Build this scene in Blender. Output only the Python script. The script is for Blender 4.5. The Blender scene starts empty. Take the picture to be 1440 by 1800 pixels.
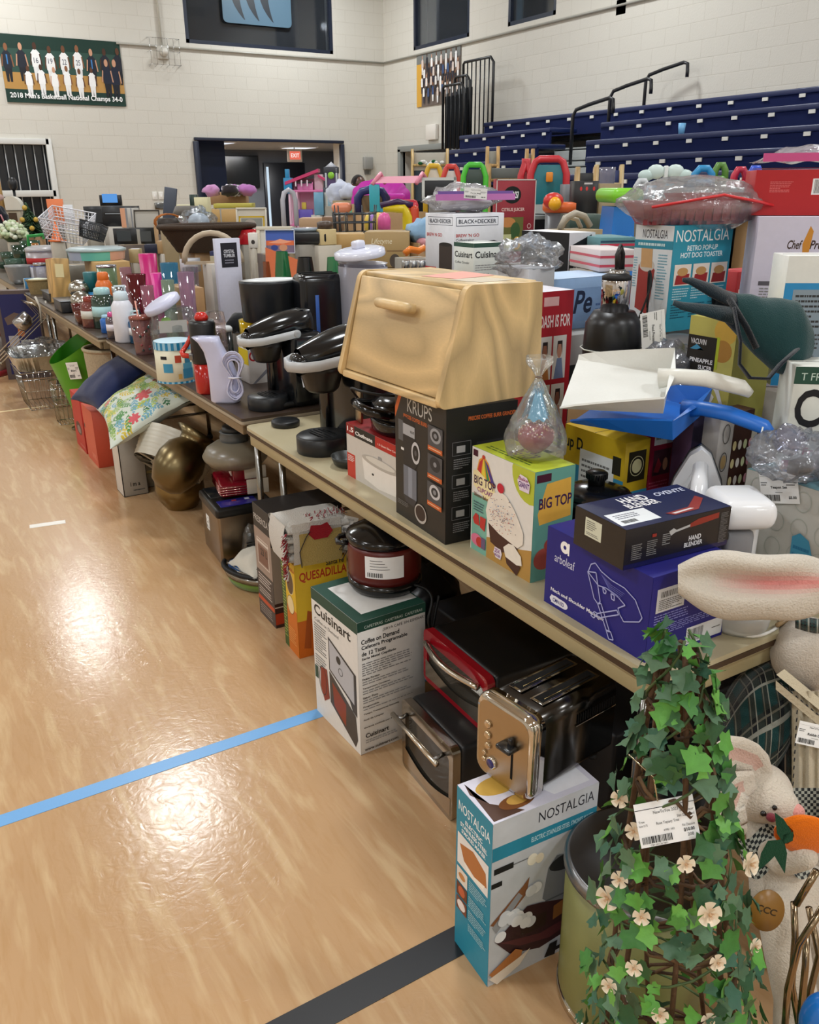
import bpy, bmesh, math, random
from mathutils import Matrix, Vector, noise
R = random.Random(7)
SC = bpy.context.scene
COL = SC.collection
rad = math.radians

# ---------------------------------------------------------------- camera
FPX = 1483.0
CH = 1.6
def cam_axes(yaw=rad(31.18), pitch=rad(21.03), roll=rad(-.405)):
    f = Vector((math.sin(yaw)*math.cos(pitch), math.cos(yaw)*math.cos(pitch), -math.sin(pitch)))
    r = Vector((math.cos(yaw), -math.sin(yaw), 0)); u = r.cross(f)
    return r*math.cos(roll)+u*math.sin(roll), -r*math.sin(roll)+u*math.cos(roll), f
CR, CU, CF = cam_axes()
cam = bpy.data.cameras.new('camera'); cam_o = bpy.data.objects.new('camera', cam); COL.objects.link(cam_o)
cam.sensor_fit = 'HORIZONTAL'; cam.sensor_width = 36; cam.lens = FPX/1440*36
cam.clip_start = .02; cam.clip_end = 100
cam_o.matrix_world = Matrix((( CR.x, CU.x, -CF.x, 0), (CR.y, CU.y, -CF.y, 0), (CR.z, CU.z, -CF.z, CH), (0,0,0,1)))
SC.camera = cam_o
SC.view_settings.view_transform = 'Standard'; SC.view_settings.look = 'None'
SC.view_settings.gamma = 1; SC.view_settings.exposure = 0.0
SC.cycles.transparent_max_bounces = 24; SC.cycles.max_bounces = 8; SC.cycles.diffuse_bounces = 4
SC.cycles.glossy_bounces = 4
# ---------------------------------------------------------------- light
W = bpy.data.worlds.new('world'); SC.world = W; W.use_nodes = True
W.node_tree.nodes['Background'].inputs[0].default_value = (.9,.95,1,1)
W.node_tree.nodes['Background'].inputs[1].default_value = .3
LAMP_Z, LAMP_W = 5.8, 110.0
LAMPS = [(x, y) for y in (14.4, 8.9, 3.2, -2.6, -8.2) for x in (7.0, 2.0, -3.2, -8.4)]
for i, (x, y) in enumerate(LAMPS):
    l = bpy.data.lights.new('bay_light', 'AREA'); l.shape = 'DISK'; l.size = .75; l.energy = LAMP_W; l.color = (.93,.975,1)
    o = bpy.data.objects.new('bay_light', l); COL.objects.link(o); o.location = (x, y, LAMP_Z-.12)

# ---------------------------------------------------------------- measuring: photo pixel -> place
def ray(x, y): return CF + CR*((x-720)/FPX) - CU*((y-900)/FPX)
def at(x, y, z):                       # point of the horizontal plane z seen at that pixel
    d = ray(x, y); t = (z-CH)/d.z; return Vector((d.x*t, d.y*t, z))
def onX(px, X, z):                     # point (X, ?, z) seen in pixel column px
    k = (px-720)/FPX; a = CR-CF*k; return Vector((X, -(a.x*X+a.z*(z-CH))/a.y, z))
def atY(px, Y, z):                     # point (?, Y, z) in pixel column px
    k = (px-720)/FPX; a = CR-CF*k; return Vector((-(a.y*Y+a.z*(z-CH))/a.x, Y, z))
def hz(p, py):                         # height above (p.x,p.y) seen in pixel row py
    k = (900-py)/FPX; a = CU-CF*k; return CH-(a.x*p.x+a.y*p.y)/a.z
def onY(x, y, Y):
    d = ray(x, y); t = Y/d.y; return Vector((d.x*t, Y, CH+d.z*t))
def onXp(x, y, X):
    d = ray(x, y); t = X/d.x; return Vector((X, d.y*t, CH+d.z*t))
def pd(x, y, D): return Vector((0,0,CH))+ray(x, y)*D
def mpp(p): return ((p.x*CF.x+p.y*CF.y+(p.z-CH)*CF.z))/FPX

# ---------------------------------------------------------------- materials
def c(h):
    h = h.lstrip('#'); 
    if len(h) == 3: h = ''.join(a*2 for a in h)
    o = []
    for i in (0, 2, 4):
        v = int(h[i:i+2], 16)/255; o.append(v/12.92 if v <= .04045 else ((v+.055)/1.055)**2.4)
    return (*o, 1)
MATS = {}
# kind: rough, metallic, specular, bump strength, bump scale, colour variation
KIND = {'card': (.5,0,.4,.03,60,.06), 'gloss': (.16,0,.5,.0,10,.03), 'satin': (.36,0,.5,.02,200,.04), 'matte': (.85,0,.2,.1,150,.08),
        'metal': (.3,1,.5,.02,30,.05), 'steel': (.2,1,.5,.01,20,.08), 'chrome': (.07,1,.5,.0,10,.0), 'fabric': (.95,0,.15,.5,420,.12),
        'plush': (1,0,.1,.9,260,.08), 'wicker': (.7,0,.3,.8,90,.35), 'foil': (.22,1,.5,.7,45,.1), 'leaf': (.5,0,.4,.25,90,.22),
        'paper': (.75,0,.25,.05,60,.04), 'rubber': (.55,0,.35,.05,120,.08), 'porcelain': (.1,0,.6,.0,10,.02), 'wall': (.7,0,.3,.1,60,.05)}
def nd(nt, t, **k):
    n = nt.nodes.new(t)
    for a, b in k.items():
        if a in n.inputs.keys(): n.inputs[a].default_value = b
        else: setattr(n, a, b)
    return n
def mk(kind, colour=None):
    key = (kind, colour)
    if key in MATS: return MATS[key]
    m = bpy.data.materials.new(kind + ('_'+colour.strip('#') if colour else '')); MATS[key] = m; m.use_nodes = True
    nt = m.node_tree; L = nt.links; nt.nodes.clear(); out = nd(nt, 'ShaderNodeOutputMaterial')
    if colour: src = nd(nt, 'ShaderNodeRGB'); src.outputs[0].default_value = c(colour)
    else: src = nd(nt, 'ShaderNodeAttribute', attribute_name='Col')
    if kind in ('clear', 'bag', 'frost', 'tint', 'film'):
        milk, gl, rg = {'clear': (.05,.22,.05), 'bag': (.13,.34,.18), 'frost': (.55,.25,.3), 'tint': (.3,.3,.06), 'film': (.03,.25,.12)}[kind]
        tr = nd(nt, 'ShaderNodeBsdfTransparent'); df = nd(nt, 'ShaderNodeBsdfDiffuse'); gs = nd(nt, 'ShaderNodeBsdfGlossy', Roughness=rg)
        m1 = nd(nt, 'ShaderNodeMixShader'); m2 = nd(nt, 'ShaderNodeMixShader'); lw = nd(nt, 'ShaderNodeLayerWeight', Blend=.35)
        mp = nd(nt, 'ShaderNodeMapRange'); mp.inputs['To Min'].default_value = .05; mp.inputs['To Max'].default_value = gl+.35
        mx = nd(nt, 'ShaderNodeMixRGB', Fac=.55); mx.inputs[1].default_value = (1,1,1,1)
        L.new(src.outputs[0], mx.inputs[2]); L.new((src if kind == 'tint' else mx).outputs[0], tr.inputs[0]); L.new(src.outputs[0], df.inputs[0])
        m1.inputs[0].default_value = milk; L.new(tr.outputs[0], m1.inputs[1]); L.new(df.outputs[0], m1.inputs[2])
        L.new(lw.outputs['Fresnel'], mp.inputs[0]); L.new(mp.outputs[0], m2.inputs[0]); L.new(m1.outputs[0], m2.inputs[1]); L.new(gs.outputs[0], m2.inputs[2])
        if kind in ('bag', 'film'):
            tc = nd(nt, 'ShaderNodeTexCoord'); nz = nd(nt, 'ShaderNodeTexNoise', Scale=28.0, Detail=4.0); bp = nd(nt, 'ShaderNodeBump', Strength=.7, Distance=.01)
            L.new(tc.outputs['Object'], nz.inputs['Vector']); L.new(nz.outputs[0], bp.inputs['Height']); L.new(bp.outputs[0], gs.inputs['Normal']); L.new(bp.outputs[0], lw.inputs['Normal'])
        L.new(m2.outputs[0], out.inputs[0]); return m
    if kind == 'emit':
        e = nd(nt, 'ShaderNodeEmission', Strength=1.0); L.new(src.outputs[0], e.inputs[0]); L.new(e.outputs[0], out.inputs[0]); return m
    bs = nd(nt, 'ShaderNodeBsdfPrincipled'); L.new(bs.outputs[0], out.inputs[0]); tc = nd(nt, 'ShaderNodeTexCoord')
    if kind in ('wood', 'woody'):
        mp = nd(nt, 'ShaderNodeMapping'); mp.inputs['Scale'].default_value = (6, 6, 1.3) if kind == 'wood' else (6, 1.3, 5) ; L.new(tc.outputs['Object'], mp.inputs[0])
        n1 = nd(nt, 'ShaderNodeTexNoise', Scale=1.0, Detail=1.5, Distortion=.25); L.new(mp.outputs[0], n1.inputs['Vector'])
        wv = nd(nt, 'ShaderNodeMath', operation='MULTIPLY'); wv.inputs[1].default_value = 9; L.new(n1.outputs[0], wv.inputs[0])
        fr = nd(nt, 'ShaderNodeMath', operation='PINGPONG'); fr.inputs[1].default_value = .5; L.new(wv.outputs[0], fr.inputs[0])
        rp = nd(nt, 'ShaderNodeMapRange'); rp.inputs['From Max'].default_value = .5; rp.inputs['To Min'].default_value = .64; rp.inputs['To Max'].default_value = 1.03; L.new(fr.outputs[0], rp.inputs[0])
        n2 = nd(nt, 'ShaderNodeTexNoise', Scale=60.0, Detail=3.0); L.new(mp.outputs[0], n2.inputs['Vector'])
        r2 = nd(nt, 'ShaderNodeMapRange'); r2.inputs['To Min'].default_value = .9; r2.inputs['To Max'].default_value = 1.08; L.new(n2.outputs[0], r2.inputs[0])
        mu = nd(nt, 'ShaderNodeMath', operation='MULTIPLY'); L.new(rp.outputs[0], mu.inputs[0]); L.new(r2.outputs[0], mu.inputs[1])
        vm = nd(nt, 'ShaderNodeVectorMath', operation='SCALE'); L.new(src.outputs[0], vm.inputs[0]); L.new(mu.outputs[0], vm.inputs['Scale'])
        L.new(vm.outputs[0], bs.inputs['Base Color']); bs.inputs['Roughness'].default_value = .38; return m
    ro, me, sp, bst, bsc, va = KIND[kind]
    bs.inputs['Roughness'].default_value = ro; bs.inputs['Metallic'].default_value = me; bs.inputs['Specular IOR Level'].default_value = sp
    nz = nd(nt, 'ShaderNodeTexNoise', Scale=float(bsc), Detail=3.0); L.new(tc.outputs['Object'], nz.inputs['Vector'])
    rp = nd(nt, 'ShaderNodeMapRange'); rp.inputs['To Min'].default_value = 1-va; rp.inputs['To Max'].default_value = 1+va*.7; L.new(nz.outputs[0], rp.inputs[0])
    vm = nd(nt, 'ShaderNodeVectorMath', operation='SCALE'); L.new(src.outputs[0], vm.inputs[0]); L.new(rp.outputs[0], vm.inputs['Scale']); L.new(vm.outputs[0], bs.inputs['Base Color'])
    if bst: bp = nd(nt, 'ShaderNodeBump', Strength=bst, Distance=.004); L.new(nz.outputs[0], bp.inputs['Height']); L.new(bp.outputs[0], bs.inputs['Normal'])
    if kind in ('plush', 'fabric'): bs.inputs['Sheen Weight'].default_value = .25
    return m

# ---------------------------------------------------------------- mesh builder
def Tr(x=0, y=0, z=0): return Matrix.Translation((x, y, z))
def Rz(a): return Matrix.Rotation(rad(a), 4, 'Z')
def Rx(a): return Matrix.Rotation(rad(a), 4, 'X')
def Ry(a): return Matrix.Rotation(rad(a), 4, 'Y')
TXT = {}
def textmesh(s, bold=False, shear=0):
    k = (s, bold, shear)
    if k not in TXT:
        cu = bpy.data.curves.new('t', 'FONT'); cu.body = s; cu.resolution_u = 3; cu.offset = .022 if bold else 0; cu.shear = shear
        o = bpy.data.objects.new('t', cu); COL.objects.link(o)
        me = bpy.data.meshes.new_from_object(o.evaluated_get(bpy.context.evaluated_depsgraph_get()))
        vs = [(v.co.x, v.co.y) for v in me.vertices]; fs = [tuple(p.vertices) for p in me.polygons]
        bpy.data.objects.remove(o); bpy.data.curves.remove(cu); bpy.data.meshes.remove(me)
        x0 = min(v[0] for v in vs); x1 = max(v[0] for v in vs); y0 = min(v[1] for v in vs); y1 = max(v[1] for v in vs)
        TXT[k] = ([((v[0]-x0)/(x1-x0), (v[1]-y0)/(y1-y0)) for v in vs], fs, (x1-x0)/(y1-y0))
    return TXT[k]
BOXC = {}
class M:
    def __init__(s): s.v = []; s.f = []; s.mi = []; s.cl = []; s.sm = []; s.ms = []; s.T = Matrix.Identity(4)
    def add(s, vs, fs, kind='card', col='#fff', sm=False, X=None):
        T = s.T @ X if X is not None else s.T
        n = len(s.v); s.v += [tuple(T @ Vector(v)) for v in vs]
        if kind not in s.ms: s.ms.append(kind)
        i = s.ms.index(kind); flip = T.determinant() < 0
        cl = c(col) if isinstance(col, str) else None
        for j, f in enumerate(fs):
            g = [n+a for a in f]
            if flip: g.reverse()
            s.f.append(g); s.mi.append(i); s.sm.append(sm); s.cl.append(cl or (c(col[j]) if isinstance(col[j], str) else col[j]))
        return s
    def box(s, p, d, kind='card', col='#fff', bev=0, seg=2, X=None):       # p = centre
        if not bev:
            a, b, e = d[0]/2, d[1]/2, d[2]/2
            vs = [(p[0]+i*a, p[1]+j*b, p[2]+k*e) for i in (-1,1) for j in (-1,1) for k in (-1,1)]
            return s.add(vs, [(0,1,3,2),(4,6,7,5),(0,4,5,1),(2,3,7,6),(0,2,6,4),(1,5,7,3)], kind, col, False, X)
        key = (tuple(round(q, 4) for q in d), round(bev, 4), seg)
        if key not in BOXC:
            bm = bmesh.new(); bmesh.ops.create_cube(bm, size=1, matrix=Matrix.Diagonal((*d, 1)))
            bmesh.ops.bevel(bm, geom=bm.edges[:], offset=min(bev, min(d)*.49), segments=seg, affect='EDGES', profile=.5)
            BOXC[key] = ([tuple(v.co) for v in bm.verts], [tuple(v.index for v in f.verts) for f in bm.faces]); bm.free()
        vs, fs = BOXC[key]
        return s.add([(v[0]+p[0], v[1]+p[1], v[2]+p[2]) for v in vs], fs, kind, col, True, X)
    def lathe(s, pr, kind='gloss', col='#fff', n=24, X=None, sm=True, rx=1, ry=1):
        vs = []; fs = []
        for r, z in pr:
            for i in range(n): a = 2*math.pi*i/n; vs.append((r*rx*math.cos(a), r*ry*math.sin(a), z))
        for k in range(len(pr)-1):
            for i in range(n): j = (i+1) % n; fs.append((k*n+i, k*n+j, k*n+n+j, k*n+n+i))
        if pr[0][0] > 1e-5: fs.append(tuple(reversed(range(n))))
        if pr[-1][0] > 1e-5: fs.append(tuple((len(pr)-1)*n+i for i in range(n)))
        return s.add(vs, fs, kind, col, sm, X)
    def shell(s, pr, kind='gloss', col='#fff', n=24, X=None, rx=1, ry=1):   # open profile, no caps
        vs = []; fs = []
        for r, z in pr:
            for i in range(n): a = 2*math.pi*i/n; vs.append((r*rx*math.cos(a), r*ry*math.sin(a), z))
        for k in range(len(pr)-1):
            for i in range(n): j = (i+1) % n; fs.append((k*n+i, k*n+j, k*n+n+j, k*n+n+i))
        return s.add(vs, fs, kind, col, True, X)
    def tube(s, pts, r, kind='gloss', col='#fff', n=8, closed=False, X=None, flat=1):
        pts = [Vector(p) for p in pts]; N = len(pts); vs = []; fs = []; up = None
        for i, p in enumerate(pts):
            a = pts[(i-1) % N] if (closed or i) else pts[0]; b = pts[(i+1) % N] if (closed or i < N-1) else pts[-1]
            t = (b-a).normalized() if (b-a).length > 1e-9 else Vector((0,0,1))
            if up is None: up = t.orthogonal().normalized()
            up = (up-t*up.dot(t)); up = up.normalized() if up.length > 1e-6 else t.orthogonal().normalized()
            q = t.cross(up); rr = r[i] if isinstance(r, (list, tuple)) else r
            for k in range(n): an = 2*math.pi*k/n; vs.append(tuple(p+up*(rr*math.cos(an))+q*(rr*flat*math.sin(an))))
        for i in range(N if closed else N-1):
            j = (i+1) % N
            for k in range(n): l = (k+1) % n; fs.append((i*n+k, i*n+l, j*n+l, j*n+k))
        if not closed: fs.append(tuple(reversed(range(n)))); fs.append(tuple((N-1)*n+k for k in range(n)))
        return s.add(vs, fs, kind, col, True, X)
    def poly(s, pts, z0, z1, kind='card', col='#fff', X=None, sm=False):     # prism over an outline in XY
        n = len(pts); vs = [(a, b, z0) for a, b in pts]+[(a, b, z1) for a, b in pts]
        fs = [tuple(reversed(range(n))), tuple(range(n, 2*n))]
        s.add(vs, fs, kind, col, False, X)
        return s.add(vs, [(i, (i+1) % n, n+(i+1) % n, n+i) for i in range(n)], kind, col, sm, X)
    def surf(s, fn, nu, nv, kind='gloss', col='#fff', cu=False, cv=False, X=None, sm=True):
        vs = [tuple(fn(i/(nu if cu else nu-1), j/(nv if cv else nv-1))) for i in range(nu) for j in range(nv)]; fs = []; cs = []
        for i in range(nu if cu else nu-1):
            for j in range(nv if cv else nv-1):
                a, b = (i+1) % nu, (j+1) % nv; fs.append((i*nv+j, a*nv+j, a*nv+b, i*nv+b))
                if callable(col): cs.append(col((i+.5)/nu, (j+.5)/nv))
        return s.add(vs, fs, kind, cs if callable(col) else col, sm, X)
    def ell(s, p, r, kind='gloss', col='#fff', n=14, X=None, k=None):
        if not isinstance(r, (tuple, list)): r = (r, r, r)
        def fn(u, v):
            a = 2*math.pi*u; b = math.pi*(v-.5); q = Vector((math.cos(a)*math.cos(b), math.sin(a)*math.cos(b), math.sin(b)))
            if k:
                o_ = Vector((k[2],0,0)); f1 = noise.noise(q*k[1]+o_)
                q *= 1+k[0]*(f1 if kind not in ('bag','clear','film') else f1*.7+.35-abs(noise.noise(q*k[1]*2.1+o_))*1.1-abs(noise.noise(q*k[1]*5+o_))*.45)
            return (p[0]+q.x*r[0], p[1]+q.y*r[1], p[2]+q.z*r[2])
        return s.surf(fn, n, n//2+2, kind, col, cu=True, X=X)
    def text(s, t, X, w, h, kind='card', col='#111', bold=False, keep=True, shear=0, depth=0):
        vs, fs, asp = textmesh(t, bold, shear)
        return s.add([(x*w, y*h, 0) for x, y in vs], fs, kind, col, False, X)
    def build(s, name, parent=None, loc=(0,0,0), rz=0, rot=None):
        me = bpy.data.meshes.new(name); me.from_pydata(s.v, [], s.f)
        me.polygons.foreach_set('material_index', s.mi); me.polygons.foreach_set('use_smooth', s.sm)
        ca = me.color_attributes.new('Col', 'FLOAT_COLOR', 'CORNER'); buf = []
        for f, cl in zip(s.f, s.cl): buf += list(cl)*len(f)
        ca.data.foreach_set('color', buf)
        for k in s.ms: me.materials.append(mk(*k) if isinstance(k, tuple) else mk(k))
        me.update(); o = bpy.data.objects.new(name, me); COL.objects.link(o)
        if parent: o.parent = parent
        o.location = loc; o.rotation_euler = rot or (0, 0, rad(rz)); return o
def tag(o, label, cat, group=None):
    o['label'] = label; o['category'] = cat
    if group: o['group'] = group
    return o
def thing(name, label, cat, loc=(0,0,0), rz=0, group=None, rot=None):
    o = bpy.data.objects.new(name, None); COL.objects.link(o); o.empty_display_size = .05
    o.location = loc; o.rotation_euler = rot or (0,0,rad(rz)); return tag(o, label, cat, group)
def one(m, name, label, cat, loc=(0,0,0), rz=0, group=None, rot=None): return tag(m.build(name, None, loc, rz, rot), label, cat, group)
def struct(m, name, loc=(0,0,0)): o = m.build(name, None, loc); o['kind'] = 'structure'; return o
def copy_thing(o, loc, rz=None, label=None, sc=None):
    r = o.copy(); COL.objects.link(r); r.location = loc
    if rz is not None: r.rotation_euler = (0,0,rad(rz))
    if label: r['label'] = label
    if sc: r.scale = (sc,)*3
    for ch in o.children: k = ch.copy(); COL.objects.link(k); k.parent = r
    return r

# ---------------------------------------------------------------- printed faces
def face(F, w, d, h):
    f = {'W': ((-w/2, d/2, 0), (0,-1,0), (0,0,1), d, h), 'S': ((-w/2,-d/2,0), (1,0,0), (0,0,1), w, h), 'E': ((w/2,-d/2,0), (0,1,0), (0,0,1), d, h),
         'T': ((-w/2,-d/2,h), (1,0,0), (0,1,0), w, d), 'TW': ((-w/2, d/2, h), (0,-1,0), (1,0,0), d, w)}[F]
    o, u, v = (Vector(q) for q in f[:3]); n = u.cross(v)
    return Matrix(((u.x,v.x,n.x,o.x),(u.y,v.y,n.y,o.y),(u.z,v.z,n.z,o.z),(0,0,0,1))), f[3], f[4]
def pr(m, X, U, V, items, kind='card', e0=.0004, st=.00012):
    e = e0
    for it in items:
        e += st; k = it[0]
        def P(pts, col, kd=kind): m.add([(min(max(a,0),1)*U, min(max(b,0),1)*V, e) for a, b in pts], [tuple(range(len(pts)))], kd, col, False, X)
        if k == 'r': _, a, b, a2, b2, col = it; P([(a,b),(a2,b),(a2,b2),(a,b2)], col)
        elif k == 't':
            s_, a, b, a2, b2, col = it[1:7]; m.text(s_, X @ Tr(a*U, b*V, e), (a2-a)*U, (b2-b)*V, kind, col, len(it) > 7 and bool(it[7]), shear=.25 if len(it) > 8 else 0)
        elif k == 'e': _, a, b, ra, rb, col = it; P([(a+ra*math.cos(i*math.pi/12), b+rb*math.sin(i*math.pi/12)) for i in range(24)], col)
        elif k == 'o':
            _, a, b, ra, rb, t, col = it; q = [(i*math.pi/12) for i in range(24)]
            vs = [((a+ra*math.cos(i))*U, (b+rb*math.sin(i))*V, e) for i in q]+[((a+ra*math.cos(i))*U-t*math.cos(i), (b+rb*math.sin(i))*V-t*math.sin(i), e) for i in q]
            m.add(vs, [(i, (i+1) % 24, 24+(i+1) % 24, 24+i) for i in range(24)], kind, col, False, X)
        elif k == 'p': P(it[1], it[2])
        elif k == 'f':   # frame outline
            _, a, b, a2, b2, t, col = it; tu, tv = t/U, t/V
            for q in ((a,b,a2,b+tv),(a,b2-tv,a2,b2),(a,b,a+tu,b2),(a2-tu,b,a2,b2)): P([(q[0],q[1]),(q[2],q[1]),(q[2],q[3]),(q[0],q[3])], col)
        elif k == 'l':
            _, a, b, a2, b2, n, col = it; dv = (b2-b)/n; rr = random.Random(int(a*997+b*131+n))
            for i in range(n):
                ln = a+(a2-a)*(rr.uniform(.82, 1) if (i+1) % 5 else rr.uniform(.4, .7)); y = b2-(i+.7)*dv; x = a
                while x < ln:
                    w_ = rr.uniform(.04, .12)*(a2-a)+.002; P([(x, y), (min(x+w_, ln), y), (min(x+w_, ln), y+dv*.42), (x, y+dv*.42)], col); x += w_+.018*(a2-a)
        elif k == 'b':
            _, a, b, a2, b2 = it[:5]; rr = random.Random(int(a*991+b*77)); x = a
            while x < a2: w_ = rr.choice((.012,.02,.035))*(a2-a); P([(x,b),(x+w_,b),(x+w_,b2),(x,b2)], '#222'); x += w_+rr.choice((.012,.022,.03))*(a2-a)
        elif k == 'g':   # a small printed picture: a backdrop with soft blobs of its own colours
            _, a, b, a2, b2, base, cols = it[:7]; P([(a,b),(a2,b),(a2,b2),(a,b2)], base); rr = random.Random(int(a*313+b*977)+len(cols))
            for i in range(it[7] if len(it) > 7 else 9):
                e += .00002; cu, cv = rr.uniform(a+.15*(a2-a), a2-.15*(a2-a)), rr.uniform(b+.15*(b2-b), b2-.15*(b2-b)); ru, rv = rr.uniform(.07,.15)*(a2-a), rr.uniform(.05,.15)*(b2-b)
                P([(cu+ru*math.cos(q*.785), cv+rv*math.sin(q*.785)) for q in range(8)], rr.choice(cols))
def bx(name, label, F, w, d, h, yaw=0, col='#eee', prints={}, cat='box', kind='card', group=None, tilt=None, bev=.0015, parent=None, flap=True):
    """carton whose near corner (towards the aisle and the camera) stands on point F"""
    m = M(); m.box((0,0,h/2), (w,d,h), kind, col, bev, 1)
    if flap and kind == 'card': m.box((0,0,h+.0001), (w*.98,.0012,.0008), kind, '#555')
    for k, it in prints.items(): X, U, V = face(k, w, d, h); pr(m, X, U, V, it, kind)
    q = Rz(yaw) @ Vector((w/2, d/2, 0)); loc = (F[0]+q.x, F[1]+q.y, F[2])
    rot = None
    if tilt: rot = (rad(tilt[0]), rad(tilt[1]), rad(yaw))
    return one(m, name, label, cat, loc, yaw, group, rot)
def axbx(name, label, px0, pxc, px1, ytop, X, zb, col='#eee', prints={}, dmax=.6, wmax=.6, **k):
    """square-on carton measured by its pixel columns: far edge, near corner, right edge; row of its top"""
    F = onX(pxc, X, zb); d = max(.02, min(dmax, onX(px0, X, zb).y-F.y)); w = max(.02, min(wmax, atY(px1, F.y, zb).x-X)); h = max(.01, hz(F, ytop)-zb)
    return bx(name, label, F, w, d, h, 0, col, prints, **k)
def pricetag(name='price_tag', parent=None, loc=(0,0,0), rot=(0,0,0), w=.11, h=.075, lines=('Slow Cooker', '$8.00'), m=None, X=None):
    own = m is None
    if own: m = M(); X = Matrix.Identity(4)
    m.box((w/2, h/2, -.0004), (w, h, .0008), 'paper', '#f4f4f2', X=X)
    pr(m, X, w, h, [('r',.02,.86,.98,.865,'#333'), ('t','NewToYou 2023',.3,.76,.7,.84,'#333'), ('l',.03,.55,.2,.7,2,'#666'), ('l',.7,.55,.97,.72,2,'#666'),
        ('t',lines[0],.28,.45,.72,.56,'#222',1), ('b',.05,.08,.5,.28), ('t',lines[1],.74,.14,.94,.24,'#222',1), ('l',.4,.33,.6,.38,1,'#777')], 'paper', .0002, .00006)
    if own: o = m.build(name, parent, loc, rot=tuple(rad(a) for a in rot)); o['label'] = 'white printed price tag with a barcode'; return o
# ================================================================ the hall
YW, XW, XL, YB, ZC = 16.1, 9.23, -12.0, -10.0, 6.3
def nodes_mat(name):
    m = bpy.data.materials.new(name); m.use_nodes = True; nt = m.node_tree
    return m, nt, nt.nodes['Principled BSDF'], nt.links
def block_mat(name, ax):               # painted concrete block, 40 x 20 cm
    m, nt, bs, L = nodes_mat(name); tc = nd(nt, 'ShaderNodeTexCoord'); sp = nd(nt, 'ShaderNodeSeparateXYZ'); cb = nd(nt, 'ShaderNodeCombineXYZ')
    L.new(tc.outputs['Object'], sp.inputs[0]); L.new(sp.outputs[ax], cb.inputs[0]); L.new(sp.outputs[2], cb.inputs[1])
    bk = nd(nt, 'ShaderNodeTexBrick', Scale=1.0); bk.inputs['Brick Width'].default_value = .41; bk.inputs['Row Height'].default_value = .205
    bk.inputs['Mortar Size'].default_value = .006; bk.inputs['Mortar Smooth'].default_value = .6
    bk.inputs['Color1'].default_value = c('#d6d2c8'); bk.inputs['Color2'].default_value = c('#d4d0c6'); bk.inputs['Mortar'].default_value = c('#cbc6bb')
    L.new(cb.outputs[0], bk.inputs['Vector']); L.new(bk.outputs['Color'], bs.inputs['Base Color'])
    bp = nd(nt, 'ShaderNodeBump', Strength=.2, Distance=.01, invert=True); L.new(bk.outputs['Fac'], bp.inputs['Height'])
    nz = nd(nt, 'ShaderNodeTexNoise', Scale=55.0, Detail=4.0); b2 = nd(nt, 'ShaderNodeBump', Strength=.18, Distance=.01); L.new(tc.outputs['Object'], nz.inputs['Vector']); L.new(nz.outputs[0], b2.inputs['Height'])
    L.new(bp.outputs[0], b2.inputs['Normal']); L.new(b2.outputs[0], bs.inputs['Normal']); bs.inputs['Roughness'].default_value = .55; return m
def floor_mat():
    m, nt, bs, L = nodes_mat('wood_look_vinyl'); tc = nd(nt, 'ShaderNodeTexCoord')
    def layer(scale, ns, det, lo, hi, dist=0.0, rot=.12):
        mp = nd(nt, 'ShaderNodeMapping'); mp.inputs['Scale'].default_value = scale; mp.inputs['Rotation'].default_value = (0,0,rot); L.new(tc.outputs['Object'], mp.inputs[0])
        nz = nd(nt, 'ShaderNodeTexNoise', Scale=ns, Detail=det, Distortion=dist); L.new(mp.outputs[0], nz.inputs['Vector'])
        r = nd(nt, 'ShaderNodeMapRange'); r.inputs['From Min'].default_value = lo; r.inputs['From Max'].default_value = hi; L.new(nz.outputs[0], r.inputs[0]); return r.outputs[0]
    a = layer((7,1.0,1), 3.0, 4.0, .5, .68, .6); b = layer((16,2.0,1), 4.0, 3.0, .48, .72, .5, .2); g = layer((1,1,1), .8, 2.0, .2, .8)
    mx = nd(nt, 'ShaderNodeMixRGB'); mx.inputs[1].default_value = c('#c19c74'); mx.inputs[2].default_value = c('#d0b189'); L.new(a, mx.inputs[0])
    m2 = nd(nt, 'ShaderNodeMixRGB'); m2.inputs[2].default_value = c('#b08553'); L.new(b, m2.inputs[0]); L.new(mx.outputs[0], m2.inputs[1])
    m2b = nd(nt, 'ShaderNodeMath', operation='MULTIPLY'); m2b.inputs[1].default_value = .3; L.new(b, m2b.inputs[0]); L.new(m2b.outputs[0], m2.inputs[0])
    m3 = nd(nt, 'ShaderNodeMixRGB', blend_type='MULTIPLY'); m3.inputs[2].default_value = (.93,.92,.9,1); L.new(g, m3.inputs[0]); L.new(m2.outputs[0], m3.inputs[1])
    L.new(m3.outputs[0], bs.inputs['Base Color'])
    n = nd(nt, 'ShaderNodeTexNoise', Scale=26.0, Detail=5.0, Distortion=1.5); L.new(tc.outputs['Object'], n.inputs['Vector'])
    r = nd(nt, 'ShaderNodeMapRange'); r.inputs['To Min'].default_value = .13; r.inputs['To Max'].default_value = .24; L.new(n.outputs[0], r.inputs[0]); L.new(r.outputs[0], bs.inputs['Roughness'])
    bp = nd(nt, 'ShaderNodeBump', Strength=.17, Distance=.004); L.new(n.outputs[0], bp.inputs['Height']); L.new(bp.outputs[0], bs.inputs['Normal'])
    bs.inputs['Specular IOR Level'].default_value = .45; return m
def plain(name, parts, mat, kind='structure', cols='#888'):
    m = M()
    for p, d in parts: m.box(p, d, 'wall', cols)
    o = m.build(name); o['kind'] = kind
    if mat: o.data.materials.clear(); o.data.materials.append(mat)
    return o
plain('floor', [(((XL+XW)/2, (YB+22)/2, -.05), (XW-XL+3, 22-YB+.4, .1))], floor_mat())
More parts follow.
